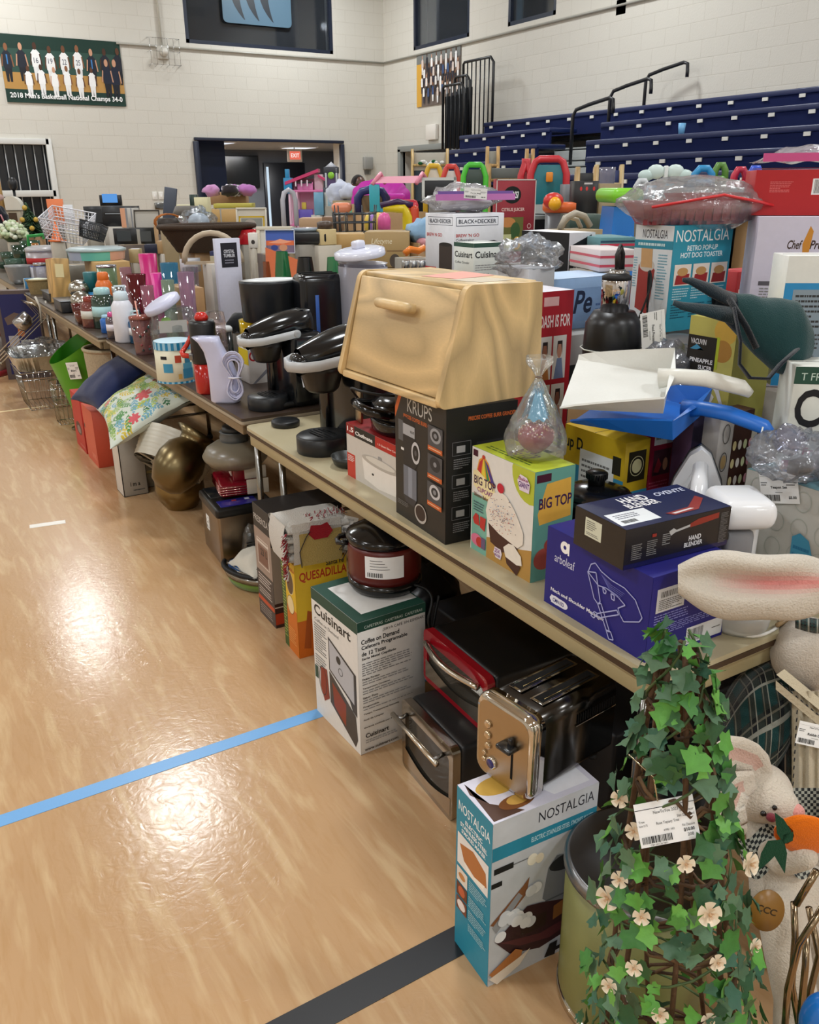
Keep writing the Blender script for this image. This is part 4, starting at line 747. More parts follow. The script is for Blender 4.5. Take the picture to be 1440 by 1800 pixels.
def outl(pts, col='#aeb4e6', t=.004):
    o = []
    for (a, b), (a2, b2) in zip(pts, pts[1:]+pts[:1]):
        dx, dy = a2-a, b2-b; L = math.hypot(dx, dy*.59) or 1; nx, ny = -dy*.59/L*t, dx/L*t/.59*1; o.append(('p', [(a-nx,b-ny),(a2-nx,b2-ny),(a2+nx,b2+ny),(a+nx,b+ny)], col))
    return o
ar = outl([(.44,.7),(.46,.8),(.5,.84),(.56,.78),(.66,.74),(.78,.73),(.88,.66),(.95,.5),(.93,.44),(.8,.34),(.76,.4),(.74,.46),(.8,.54),(.72,.6),(.62,.62),(.55,.6)])+outl([(.44,.7),(.52,.42),(.56,.38),(.58,.42),(.52,.74)])+outl([(.56,.38),(.66,.12),(.69,.13),(.59,.41)])+outl([(.66,.13),(.7,.14),(.73,.06),(.69,.04)])+outl([(.76,.4),(.58,.22),(.56,.26),(.74,.44)])+outl([(.54,.27),(.57,.27),(.54,.19),(.51,.2)])+outl([(.6,.62),(.61,.56),(.63,.56),(.635,.6)])+outl([(.68,.6),(.69,.54),(.715,.54),(.71,.6)])
for k in range(5): ar += outl([(.58+k*.012,.76-k*.015),(.68,.7-k*.02),(.8-k*.01,.68-k*.02)][:3], '#7076c8', .0015)[:2]
arbo = bx('massager_box', 'dark blue neck and shoulder massager box on the table corner', at(1133,1165,TZ), .215, .306, .181, -1, NAVY, {
 'W': [('r',0,0,1,1,NAVY), ('t','arboleaf',.09,.6,.3,.71,'#d8dcf2'), ('o',.19,.83,.045,.075,.009,'#ffffff'), ('r',.222,.75,.238,.9,'#ffffff'), ('t','Neck and Shoulder Massager',.07,.185,.62,.245,'#f2f4ff',1), ('e',.13,.1,.065,.055,'#e8e9f6'), ('r',.08,.05,.2,.15,'#e8e9f6'), ('e',.21,.1,.05,.05,'#e8e9f6'), ('t','CMN10D',.1,.075,.22,.125,NAVY,1)]+ar,
 'S': [('r',0,0,1,1,'#1f1f80'), ('r',.07,.56,.42,.84,'#dfe3ea'), ('b',.12,.73,.38,.8), ('l',.1,.58,.4,.71,6,'#555'), ('l',.06,.42,.5,.54,4,'#8d92dc'), ('l',.06,.28,.95,.4,5,'#8d92dc'), ('r',.5,.04,.98,.25,'#dfe3ea'), ('b',.53,.06,.72,.22), ('l',.84,.13,.97,.16,1,'#666')],
 'TW': [('l',.5,.1,.9,.14,1,'#4a4ab8')]}, kind='card')
F = at(1095,1003,.9225)
hb = bx('hand_blender_box', 'black and red hand blender box lying on the dark blue carton', F, .268, .15, .082, -4, '#15151c', {
 'W': [('r',0,0,1,1,'#1d1714'), ('r',.22,.38,.55,.85,'#d8dcc8'), ('l',.25,.55,.45,.8,5,'#555'), ('l',.25,.42,.5,.5,2,'#666')],
 'S': [('r',0,0,1,1,'#17161c'), ('r',0,0,1,.12,'#14164a'), ('p',[(.4,.72),(.44,.78),(.47,.72),(.6,.78),(.6,.72),(.46,.66),(.42,.6)],'#b8b8b8'), ('p',[(.6,.8),(.68,.88),(.88,.92),(.88,.78),(.7,.72),(.6,.7)],'#8f2a20'), ('t','HAND',.6,.35,.72,.48,'#e8e8ea',1), ('t','BLENDER',.56,.2,.74,.32,'#e8e8ea',1), ('l',.06,.2,.16,.6,8,'#888'), ('l',.2,.22,.3,.62,8,'#888'), ('l',.34,.4,.42,.7,6,'#999'), ('r',.24,.68,.28,.76,'#8f2a20'), ('l',.9,.1,.98,.9,22,'#777')],
 'T': [('r',0,0,1,1,'#191f45'), ('p',[(.02,.12),(.38,.12),(.4,.5),(.04,.52)],'#e9eef2'), ('l',.08,.3,.3,.46,3,'#667'), ('b',.07,.17,.2,.26), ('t','HAND',.33,.72,.58,.92,'#f2f2f5',1), ('t','BLENDER',.3,.54,.6,.7,'#f2f2f5',1), ('p',[(.46,.2),(.7,.24),(.92,.52),(.94,.4),(.74,.12),(.5,.1)],'#8c2e28'), ('p',[(.5,.17),(.7,.2),(.72,.17),(.52,.13)],'#d9d0d0'), ('t','OVENTE',.66,.74,.96,.86,'#c9cfe6',1,1)]}, kind='satin')
# little black pot
t = thing('mini_slow_cooker', 'small glossy black slow cooker with a round knob behind the blender box', 'slow cooker', (1.375,1.405,TZ)); PR = .086
m = M(); m.lathe([(PR*.72,.0),(PR*.8,.006),(PR*.97,.03),(PR,.1),(PR*1.0,.15),(PR*1.05,.158),(PR*1.05,.166)], 'gloss', '#0b0b0d', 44); m.build('pot', t)
m = M(); m.lathe([(PR*1.0,.166),(PR*.95,.176),(PR*.6,.188),(PR*.3,.192),(0,.193)], 'gloss', '#111114', 40); m.build('glass_lid', t)
m = M()
m.lathe([(.02,.19),(.021,.205),(.024,.209),(.024,.222),(.02,.226),(0,.226)], 'satin', '#0d0d0f', 24)
for k in range(24): m.box((.0245*math.cos(k*.2618),.0245*math.sin(k*.2618),.215), (.002,.003,.014), 'satin', '#0a0a0b', X=None)
m.build('knob', t); m = M(); a0 = rad(-148)
sw = lambda a, b, z0, z1, r=PR+.0025: (lambda u, v: (r*math.cos(a0+(a+(b-a)*u)*rad(60)), r*math.sin(a0+(a+(b-a)*u)*rad(60)), z0+v*(z1-z0)))
m.surf(sw(0,1,.085,.147), 12, 2, 'paper', '#f2f4f4'); 
for k in range(14): m.surf(sw(.08+k*.032,.095+k*.032,.09,.1,PR+.003), 2, 2, 'paper', '#222')
for q in ((.3,.75,.138,.141),(.4,.62,.12,.124),(.36,.66,.113,.117),(.42,.58,.106,.108),(.03,.16,.13,.132),(.8,.97,.13,.132)): m.surf(sw(*q,PR+.003), 5, 2, 'paper', '#444')
m.build('price_tag', t)
for s in (-1, 1): m = M(); m.box((s*(PR+.008),0,.13), (.03,.045,.014), 'gloss', '#0d0d0f', .005); m.build('handle', t)
cord('power_cord', t, [(-.08,.03,.03),(-.1,.01,.05),(-.105,-.01,.02),(-.1,-.04,.01)], .004)
# Big Top cupcake carton
CR_ = [('r',0,0,1,1,'#e8e6e2'), ('r',0,0,.28,.56,'#7fb8a8'), ('r',0,0,0.01,1,'#f0efe8'), ('p',[(.28,0),(1,0),(1,.3),(.8,.25),(.42,.23),(.28,.2)],'#b98f4a'), ('e',.94,.97,.28,.27,'#bcc73e'),
 ('r',.02,.92,.1,.98,'#4a1a2c'), ('p',[(.06,.72),(.12,.9),(.2,.95),(.28,.9),(.4,.7)],'#e9a23a'), ('p',[(.08,.74),(.13,.88),(.19,.93),(.15,.74)],'#c43a3a'), ('p',[(.17,.74),(.2,.93),(.24,.74)],'#e8d64a'), ('p',[(.26,.74),(.21,.93),(.31,.74)],'#3e8e56'), ('p',[(.33,.74),(.22,.92),(.28,.88),(.4,.72)],'#4a3a8c'), ('e',.2,.94,.025,.02,'#c4402e'),
 ('p',[(.03,.78),(.1,.8),(.38,.7),(.44,.62),(.42,.54),(.3,.54),(.04,.64)],'#f4e7b4'), ('t','BIG TOP',.05,.665,.41,.745,'#40204e',1), ('t','CUPCAKE',.11,.6,.37,.645,'#8a3a86',1), ('t','Silicone Bakeware',.05,.545,.38,.58,'#6a3a1c',1), ('l',.05,.4,.24,.5,4,'#456')
 ,('p',[(.04,.32),(.09,.38),(.14,.37),(.16,.27),(.07,.27)],'#c23a34'), ('p',[(.17,.37),(.27,.37),(.25,.24),(.17,.26)],'#c23a34'), ('e',.12,.12,.1,.06,'#e07a9c'), ('e',.17,.11,.06,.05,'#c23a34'), ('r',.2,.06,.27,.17,'#6d5a7c'),
 ('p',[(.3,.42),(.36,.18),(.55,.14),(.78,.2),(.84,.4)],'#4a2a22'), ('p',[(.27,.46),(.3,.36),(.5,.3),(.8,.26),(.88,.32),(.88,.42),(.8,.52),(.72,.6),(.6,.68),(.5,.7),(.4,.66),(.3,.56)],'#efe8de'), ('e',.5,.73,.055,.045,'#c8263c'),
 ('p',[(.6,.16),(.64,.06),(.8,.0),(.86,.1)],'#4a2a22'), ('p',[(.58,.2),(.62,.12),(.8,.1),(.88,.12),(.86,.2),(.74,.27),(.66,.26)],'#efe8de'), ('p',[(.42,.1),(.46,.06),(.54,.06),(.56,.12),(.54,.16),(.44,.16)],'#e9dfe9'), ('t','25X',.44,.11,.53,.15,'#7a2a86',1), ('t','BIGGER',.44,.075,.54,.1,'#7a2a86',1), ('p',[(.76,.88),(.8,.94),(.9,.93),(.95,.88),(.94,.8),(.8,.8)],'#e8d9ee'), ('t','Bake',.78,.89,.92,.92,'#8a2a5a',1), ('t','GIANT',.78,.83,.94,.88,'#5a2a7a',1)]
rr = random.Random(9)
for i in range(150):
    a, b = rr.gauss(.58,.13), rr.gauss(.48,.09)
    if .3 < b < .68 and abs(a-.57) < .29-(b-.3)*.35: CR_.append(('p', [(a-.008,b-.003),(a+.008,b-.001),(a+.008,b+.004),(a-.008,b+.002)], rr.choice(['#3a3a7a','#b04a5a','#4a2a22','#5a8ac0','#c8683a'])))
bt = bx('cupcake_pan_box', 'lime and turquoise bakeware carton with a giant sprinkled cupcake on it', at(932,1025,TZ), .115, .245, .27, -1, '#7ab0a2', {'W': CR_,
 'S': [('r',0,0,1,1,'#6aa596'), ('r',.04,.9,.4,.97,'#4a1a2c'), ('p',[(.1,.62),(.3,.88),(.9,.9),(.95,.55),(.15,.52)],'#e9b44a'), ('t','BIG TOP',.12,.66,.95,.76,'#40204e',1), ('e',.3,.2,.25,.1,'#b4564a'), ('e',.6,.32,.3,.08,'#a84a40')],
 'TW': [('r',0,0,1,1,'#bac838'), ('t','BIG TOP',.36,.35,.66,.75,'#5a2a5e',1), ('l',.1,.15,.9,.35,2,'#54702a')]})
# Krups carton
OR = '#c8622c'
KW = [('r',0,0,1,1,'#282522'), ('p',[(0,.86),(0,.78),(.16,.99),(.1,1.0)],OR), ('t','KRUPS',.26,.865,.74,.965,'#b9b6b0'), ('t','PRECISE COFFEE BURR GRINDER',.18,.81,.86,.84,OR,1), ('r',.07,.62,.17,.78,'#5a5c60'), ('p',[(.17,.8),(.2,.82),(.4,.8),(.41,.76),(.17,.76)],'#17171a'), ('r',.17,.68,.41,.765,'#a9abb0'), ('t','KRUPS',.32,.71,.4,.73,'#333',1), ('p',[(.17,.68),(.41,.68),(.46,.62),(.46,.48),(.38,.42),(.17,.45)],'#212124'), ('e',.43,.575,.085,.085,'#c8c8cc'), ('e',.43,.575,.06,.06,'#17171a'), ('e',.43,.575,.022,.022,'#55555a'), ('r',.13,.55,.19,.57,'#e8e8e8'), ('r',.18,.2,.45,.44,'#6f7480'), ('r',.28,.2,.36,.44,'#8c92a0'), ('p',[(.18,.2),(.45,.2),(.4,.14),(.22,.15)],'#333338'), ('e',.53,.12,.12,.075,'#b8b4b0'), ('e',.53,.125,.1,.06,'#332420'), ('l',.05,.1,.3,.14,3,'#777')]
for k in range(3): v = .66-k*.21; KW += [('r',.68,v,.95,v+.185,'#4c4d52'), ('e',.82,v+.12,.1,.055,('#9a9ca2','#2a2b30','#c8c8cc')[k]), ('e',.82,v+.12,.065,.035,'#2a2b30'), ('e',.82,v+.12,.03,.018,'#8a8c92'), ('r',.68,v,.95,v+.035,OR), ('l',.7,v+.008,.93,v+.027,1,'#f0c8a8')]
KS = [('r',0,0,1,1,'#1b1a19'), ('t','PRECISE COFFEE BURR GRINDER',.3,.9,.98,.93,OR,1), ('r',.42,.6,.9,.68,'#8f9194'), ('t','KRUPS',.56,.62,.76,.655,'#333',1), ('r',.42,.68,.9,.74,'#2c2c2f'), ('p',[(.42,.6),(.9,.6),(.84,.1),(.44,.1)],'#25262b'), ('e',.5,.5,.07,.07,'#6f7278')]
for k in range(3): KS += [('f',.08,.66-.24*k,.34,.76-.24*k,.0012,'#77767a'), ('r',.14,.68-.24*k,.26,.73-.24*k,'#a8a8aa'), ('l',.1,.56-.24*k,.34,.64-.24*k,5,'#88878a')]
bx('coffee_grinder_box', 'tall black coffee burr grinder carton under the wooden bread box', at(783,958,TZ), .21, .272, .3565, -3, '#211f1d', {'W': KW, 'S': KS})
# bread box
BW = '#dfc08a'; t = thing('bread_box', 'blond wooden bread box with slanted roll handle door on the tall black carton', 'bread box', (1.083,1.915,1.0968), 2)
def side(y0, y1):
    P = []
    for (cx, cz, r, s, e) in ((.02,.02,.02,180,270),(.32-.004,.004,.004,270,360),(.313-.004,.283-.004,.004,0,90),(.07+.03,.289-.03,.03,90,166)):
        for k in range(6): a = rad(s+(e-s)*k/5); P.append((cx+r*math.cos(a), cz+r*math.sin(a)))
    m = M(); m.poly(P, -y1, -y0, ('wood', BW), '#fff', X=Matrix(((1,0,0,0),(0,0,-1,0),(0,1,0,0),(0,0,0,1))) @ Matrix.Identity(4), sm=False); return m
HY = .253
side(-HY, -HY+.019).build('side_panel', t); side(HY-.019, HY).build('side_panel', t)
wb = ('woody', '#e2c490')
m = M(); m.box((.2,0,.279), (.22,2*HY-.04,.014), wb, '#fff', .003); m.build('top_board', t)
m = M(); X = Tr(.014,0,.022) @ Ry(13.5); m.box((.005,0,.131), (.012,2*HY-.044,.262), wb, '#fff', .004, X=X); m.build('door', t)
dr = [o for o in bpy.data.objects if o.name.startswith('door') and o.parent == t][-1]
m = M(); m.tube([(-.012,-.075,.2),(-.03,-.07,.2),(-.034,-.03,.2),(-.034,.03,.2),(-.03,.07,.2),(-.012,.075,.2)], [.012,.0135,.014,.014,.0135,.012], wb, '#fff', 14, X=X @ Tr(0,0,-.002)); m.build('handle', dr)
m = M(); m.box((.0,0,.01), (.02,2*HY-.04,.019), wb, '#fff', .003, X=Tr(.014,0,0)); m.box((.16,0,.007), (.29,2*HY-.04,.012), wb, '#fff'); m.build('bottom_board', t)
m = M(); m.box((.311,0,.14), (.01,2*HY-.04,.27), wb, '#fff'); m.build('back_board', t)
m = M(); m.add([(.13,.02,.2868),(.16,-.1,.2868),(.3,-.08,.2868),(.3,.06,.2868)], [(0,3,2,1)], 'paper', '#e5a79a'); m.add([(.13,-.1,.2868),(.16,-.2,.2868),(.27,-.2,.2868),(.24,-.1,.2868)], [(0,3,2,1)], 'paper', '#cfc4b0'); m.build('price_sticker', t)['label'] = 'pink and grey paper stickers'
# candied apple ornament in a bag on the cupcake carton
t = thing('bagged_candy_apple', 'red candied apple with blue bow in a tied clear bag on the cupcake carton', 'candy apple', (1.235,1.47,1.0115))
m = M(); m.surf(lambda u, v: ((.043*math.sin(math.pi*v)**.8*(1+.0*u))*math.cos(2*math.pi*u), (.043*math.sin(math.pi*v)**.8)*math.sin(2*math.pi*u), .002+.085*v-.01*math.cos(math.pi*v)*0+(-.012 if v > .97 else 0)), 24, 16, 'gloss', '#8e1f38', cu=True); m.build('apple', t)
m = M(); rr = random.Random(4)
for i in range(120):
    a = rr.uniform(0,6.28); v = rr.uniform(.6,.97); r_ = .0435*math.sin(math.pi*v)**.8; m.ell((r_*math.cos(a), r_*math.sin(a), .003+.085*v), .0026, 'matte', rr.choice(['#e9d3b8','#d9a0a0','#c98c6c']), 5)
m.build('crushed_nuts', t)
m = M(); m.surf(lambda u, v: ((.008+.028*v)*math.cos(2.4*u-.2), (.008+.028*v)*math.sin(2.4*u-.2), .155-.068*v+.004*math.sin(u*20)), 16, 6, 'satin', '#3fa9d6'); m.surf(lambda u, v: (-(.008+.02*v)*math.cos(2.4*u), -(.008+.02*v)*math.sin(2.4*u), .15-.06*v+.004*math.sin(u*18)), 14, 5, 'satin', '#3fa9d6'); m.build('blue_ribbon', t)
m = M(); pr_ = [(.05,.001),(.068,.01),(.07,.05),(.06,.085),(.042,.12),(.024,.15),(.01,.178),(.006,.186),(.014,.2),(.032,.22),(.03,.232)]
m.surf(lambda u, v: (lambda q: (q[0]*(1+.13*noise.noise(Vector((math.cos(6.283*u)*2.5, math.sin(6.283*u)*2.5, v*9)))*1.5)*math.cos(6.283*u), q[0]*(1+.15*noise.noise(Vector((math.cos(6.283*u)*2, math.sin(6.283*u)*2, v*8+3)))*1.5)*math.sin(6.283*u), q[1]))((lambda k, f: tuple(pr_[k][i]+(pr_[min(k+1,10)][i]-pr_[k][i])*f for i in (0,1)))(min(int(v*10),10), v*10-int(v*10))), 40, 34, 'bag', '#eef2f2', cu=True); m.build('clear_bag', t)
m = M(); m.tube([(.0075*math.cos(a*.6), .0075*math.sin(a*.6), .185) for a in range(11)], .0018, 'satin', '#77604c', 5); m.build('twist_tie', t)
# Chefmate slow cooker carton and the black grill on it
F0 = onX(612, 1.165, TZ); F1 = Vector((1.165, 1.965, TZ)); hh = hz(F0, 742)-TZ; RD = '#b3261e'
bx('small_cooker_box', 'red and white 1.5 quart slow cooker carton beside the tall black grinder carton', F1, .19, F0.y-1.965, hh, 0, '#8e1f1f', {
 'W': [('r',0,0,1,1,'#cfcac4'), ('r',0,0,.16,.45,'#c43a2c'), ('l',.02,.3,.14,.42,4,'#eee'), ('r',0,.8,.16,1,'#8e1c1c'), ('t','1.5',.02,.86,.14,.95,'#fff',1), ('r',.16,.8,.55,1,'#1c1a1a'), ('t','Chefmate',.18,.85,.5,.92,'#fff',1), ('r',.55,.8,1,1,RD), ('t','1.5 Quart Slow Cooker',.6,.86,.97,.9,'#f2d8d0',1), ('p',[(.3,.5),(.34,.12),(.6,.06),(.9,.1),(.95,.5)],'#ebe7e2'), ('e',.63,.52,.33,.09,'#b8b2aa'), ('e',.63,.54,.26,.06,'#d8d4cc'), ('r',.6,.6,.66,.66,'#999'), ('e',.5,.28,.02,.02,'#333')], 'TW': [('r',0,0,1,1,'#8e1c1e')]})
t = thing('sandwich_press', 'glossy black sandwich press with a looped handle on the red cooker carton', 'sandwich press', (1.265,2.13,TZ+hh+.001), -10)
m = M(); m.lathe([(.09,0),(.1,.01),(.103,.035),(.1,.045)], 'gloss', '#0c0c0e', 36, rx=.9, ry=1.2); m.build('lower_shell', t); m = M(); m.lathe([(.1,.05),(.103,.06),(.095,.085),(.06,.105),(0,.11)], 'gloss', '#0e0e10', 36, rx=.9, ry=1.2); m.build('upper_shell', t)
m = M(); m.tube([(-.07,-.09,.07),(-.13,-.06,.085),(-.14,0,.09),(-.13,.06,.085),(-.07,.09,.07)], .013, 'gloss', '#0b0b0c', 10); m.build('handle', t)
m = M(); m.box((-.09,.14,.05), (.01,.05,.1), 'metal', '#a9977c', .003); m.build('steel_plate', t); cord('power_cord', t, [(-.1,.11,.08),(-.13,.09,.12),(-.12,.02,.125),(-.08,-.05,.125),(0,-.08,.12)], .004)
# single serve coffee brewers
def brewer(label, loc, rz, s=1.0):
    t = thing('pod_coffee_brewer', label, 'coffee brewer', loc, rz); t.scale = (s,s,s)
    m = M(); m.box((0,.075,.15), (.18,.15,.3), 'gloss', '#141619', .025, 3); m.build('column', t)
    m = M(); m.box((.0,-.03,.004+.012), (.15,.14,.024), 'satin', '#131517', .01); m.lathe([(.078,0),(.08,.004),(.08,.05),(.074,.055),(0,.055)], 'satin', '#15181c', 32, X=Tr(0,-.075,0), rx=1, ry=1.05); m.build('drip_tray', t)
    m = M(); 
    for k in range(12): a = k*math.pi/6; m.box((.03*math.cos(a), -.075+.03*math.sin(a), .0557), (.05,.003,.001), 'matte', '#050505', X=None)
    m.build('tray_grid', t)
    m = M(); m.lathe([(.042,.19),(.052,.2),(.066,.25),(.07,.27)], 'satin', '#17120f', 28, X=Tr(0,-.07,0)); m.build('pod_holder', t)
    m = M()
    def hd(u, v):
        a = 2*math.pi*u; y = .13-.28*(v); w = .088*(1-.25*v)*max(.02, math.sin(math.pi*min(1, max(0,.06+.94*v))*.97)**.4 if v < .95 else .45); h_ = .054*(1-.3*v)+.004; zc = .3+.035*math.sin(math.pi*(1-v)*.75)-.015*v
        return (w*math.cos(a), y, zc+h_*math.sin(a))
    m.surf(hd, 28, 18, 'gloss', '#121315', cu=True); m.ell((0,-.148,.287), (.045,.02,.028), 'gloss', '#121315', 16); m.build('head', t)
    m = M(); P = [(.088,.02,.3),(.087,-.05,.292),(.076,-.12,.283),(.05,-.16,.279),(0,-.178,.277),(-.05,-.16,.279),(-.076,-.12,.283),(-.087,-.05,.292),(-.088,.02,.3)]
    m.add([(x*k, y*k if y < 0 else y, z+dz) for k, dz in ((1,.015),(1.05,.015),(1.05,-.015),(1,-.015)) for x, y, z in P], [(a*9+i, a*9+i+1, ((a+1) % 4)*9+i+1, ((a+1) % 4)*9+i) for a in range(4) for i in range(8)], 'satin', '#b9bcbf', True)
    for s_ in (-1, 1): m.lathe([(.016,0),(.016,.006),(.006,.008),(0,.008)], 'satin', '#a4a6a8', 18, X=Tr(s_*.088,.025,.3) @ Ry(90*s_))
    m.build('silver_handle_band', t); m = M(); m.box((-.098,.06,.15), (.05,.15,.28), 'clear', '#1a1d20', .014); m.box((-.098,.06,.293), (.054,.154,.012), 'gloss', '#101214', .004); m.box((-.098,.06,.15), (.04,.14,.26), 'gloss', '#16181b', .012); m.build('water_tank', t)
    m = M(); m.text('KEURIG', Matrix(((1,0,0,-.026),(0,.0,-1,-.1695),(0,1,0,.283),(0,0,0,1))), .052, .011, 'satin', '#dfe3e8', True); m.build('nameplate', t)
    m = M(); m.surf(lambda u, v: (-.03+.06*u, .1-.15*v, .383-.03*v**1.5+.001), 4, 8, 'foil', '#cfd3d6'); m.build('protective_film', t); return t
brewer('black single serve coffee brewer with silver band at the beige table end', (1.30,2.60,TZ), -84, 1.12)
brewer('black single serve coffee brewer with silver band on the dark table', (1.335,3.2,DZ), -84, 1.0)
p = at(495,750,TZ); m = M(); m.lathe([(.05,0),(.055,.004),(.055,.02),(.05,.024),(0,.024)], 'satin', '#16191c', 30); m.build; one(m, 'black_trivet', 'flat round black stand at the left corner of the beige table', 'stand', (p.x+.02, 2.97, TZ))
p = at(604,820,TZ); t = thing('small_frying_pan', 'small black pan tucked between coffee brewer and red cooker carton', 'pan', (1.215,2.39,TZ)); m = M(); m.lathe([(.04,0),(.052,.008),(.062,.035),(.059,.035),(.05,.01),(0,.008)], 'satin', '#20231f', 30); m.build('pan_body', t); m = M(); m.tube([(.05,.03,.03),(.1,.06,.035)], .007, 'rubber', '#111'); m.build('handle', t)
# ================================================================ more goods on and behind the beige table
# yellow shredder box, tagged magenta box, patterned boxes
abx('vacuum_bag_box', 'yellow and blue box with a sun icon behind the small black cooker', 985, 1086, 1128, 779, 1.5, TZ, '#d9b524', {
 'W': [('r',0,0,1,.62,'#3a9ac4'), ('r',0,.62,1,1,'#dcb826'), ('t','up D',.02,.74,.32,.9,'#222',1), ('t','Whi',.04,.5,.22,.6,'#fff',1), ('r',.28,.3,.85,.8,'#f0f2f2'), ('l',.32,.5,.8,.72,4,'#777'), ('r',.82,.66,.95,.84,'#2c2a20')],
 'S': [('r',0,0,1,.5,'#3a9ac4'), ('r',.15,.6,.85,.9,'#2c2618'), ('e',.5,.75,.2,.07,'#e8e2b0'), ('o',.5,.75,.28,.1,.002,'#e8e2b0')]}, wmax=.12)
F = onX(1130, 1.62, TZ)
bx('juicer_box', 'dark magenta box with a white price tag stuck on its front', F, .09, .06, .35, 0, '#9a1f3e', {'S': [('r',0,0,1,1,'#9c1f3f'), ('r',.15,.42,.85,.62,'#54303a'), ('p',[(.2,.45),(.35,.56),(.5,.5),(.4,.44)],'#b43a4a'), ('e',.65,.5,.1,.05,'#d8a080'), ('r',.12,.66,.88,.96,'#e9ecef'), ('b',.18,.7,.55,.76), ('l',.2,.8,.8,.92,3,'#666'), ('l',.05,.3,.9,.38,3,'#c86078')]})
F = onX(1196, 1.66, TZ); bx('slim_box', 'slim violet box between the magenta box and the circle patterned box', F, .06, .06, .35, 0, '#5a3c5c', {'S': [('r',0,.5,1,1,'#433a5c')]})
F = onX(1238, 1.64, TZ); bx('mold_set_box', 'grey and brown chocolate mould box with rows of coloured dots', F, .12, .05, .352, 0, '#b5b0ac', {'S': [('r',.42,0,1,1,'#3e2018')]+[('e',.5+.16*(i % 4), .5+.13*(i//4), .055, .035, ('#e8d8a0','#e0a0b0','#d8e0b0','#f0e8e0')[(i*3) % 4]) for i in range(12)]+[('o',.2,.86,.11,.07,.002,'#2a2420'), ('o',.2,.66,.11,.07,.002,'#2a2420'), ('e',.2,.66,.08,.05,'#b89a6a')], 'T': [('r',0,0,1,1,'#4a2a20')]})
# steam iron
t = thing('steam_iron', 'white and purple steam iron standing upright behind the blender box', 'iron', (1.53, 1.235, TZ+.001), -28, rot=(rad(4), rad(0), rad(-48))); t.scale = (1.22,)*3
m = M(); o = [(-.062,0),(.062,0),(.06,.1),(.045,.17),(.02,.225),(0,.24),(-.02,.225),(-.045,.17),(-.06,.1)]; XI = Matrix(((1,0,0,0),(0,0,-1,0),(0,1,0,0),(0,0,0,1)))
m.poly(o, -.06, -.052, 'steel', '#6b6e72', X=XI, sm=True); m.build('soleplate', t)
m = M(); m.poly([(a*.96, b*.98+.002) for a, b in o], -.052, -.03, 'gloss', '#e4e6ea', X=XI, sm=True); m.poly([(a*.62, b*.8+.01) for a, b in o], -.03, .0, 'gloss', '#dfe1e6', X=XI, sm=True); m.build('skirt', t)
m = M(); m.poly([(a*.55, b*.66+.03) for a, b in o], -.03, .012, 'tint', '#6a3a66', X=XI, sm=True); m.build('purple_water_tank', t)
m = M(); m.tube([XI @ Vector(q) for q in ((0,.02,.0),(0,.02,.06),(0,.06,.085),(0,.13,.08),(0,.19,.05),(0,.215,0))], [.022,.02,.015,.014,.016,.014], 'gloss', '#e9ebef', 12); m.build('handle', t)
m = M(); m.ell(XI @ Vector((0,.17,.062)), (.01,.01,.01), 'gloss', '#5a1f3a', 10); m.build('steam_button', t)
# teapot carton with tag
F = onX(1440, 1.60, TZ); F0 = onX(1288, 1.60, TZ); HT = hz(onX(1300,1.6,TZ), 828)-TZ
tb = bx('teapot_box', 'pale grey patterned carton with a blue teapot picture and teal lid', (1.60, F.y-.06, TZ), .24, F0.y-F.y+.06, HT, 0, '#b9b8b2', {
 'W': [('r',0,0,1,1,'#c2c1ba')]+[('o',.12+.2*(i % 5),.15+.24*(i//5),.07,.09,.0015,'#aeb4aa') for i in range(20)]+[('p',[(.5,.05),(.48,.55),(.54,.6),(.62,.56),(.68,.4),(.68,.26),(.6,.08)],'#4a9cc0'), ('p',[(.67,.36),(.72,.39),(.8,.38),(.84,.33),(.8,.28),(.7,.27),(.67,.3)],'#4a9cc0'), ('o',.76,.33,.05,.035,.002,'#1f4a6a'), ('l',.5,.1,.64,.5,6,'#2f7ca6')],
 'TW': [('r',0,0,1,1,'#86b6bc'), ('p',[(.1,.3),(.2,.5),(.26,.35),(.34,.5),(.38,.3),(.46,.5),(.5,.32),(.4,.2),(.15,.2)],'#2a6cb0'), ('p',[(.5,.3),(.6,.5),(.66,.35),(.74,.45),(.78,.25),(.6,.2)],'#2a6cb0')]})
m = M(); o = pricetag(parent=tb, loc=(-.126, .09, HT-.065), rot=(90,-16,-90), w=.095, h=.07, lines=('Teapot Set','$5.00'))
# white chopper
t = thing('electric_can_opener', 'white rounded electric can opener behind the plush ear', 'can opener', (1.47,1.075,TZ), -30); t.scale = (1.05,1.05,1.28)
m = M(); m.box((.0,.02,.09), (.1,.075,.18), 'gloss', '#d9dadd', .022, 4); m.box((0,-.03,.04), (.09,.07,.08), 'gloss', '#d2d4d8', .02, 3); m.build('body', t)
m = M(); m.box((-.002,-.01,.175), (.112,.13,.05), 'gloss', '#eceef2', .022, 4); m.build('top_cap', t); m = M(); m.box((-.01,-.04,.115), (.06,.03,.06), 'satin', '#85878c', .01); m.build('grey_recess', t)
m = M(); m.box((-.045,-.05,.14), (.015,.03,.014), 'satin', '#1c1c20', .004); m.build('lever', t)
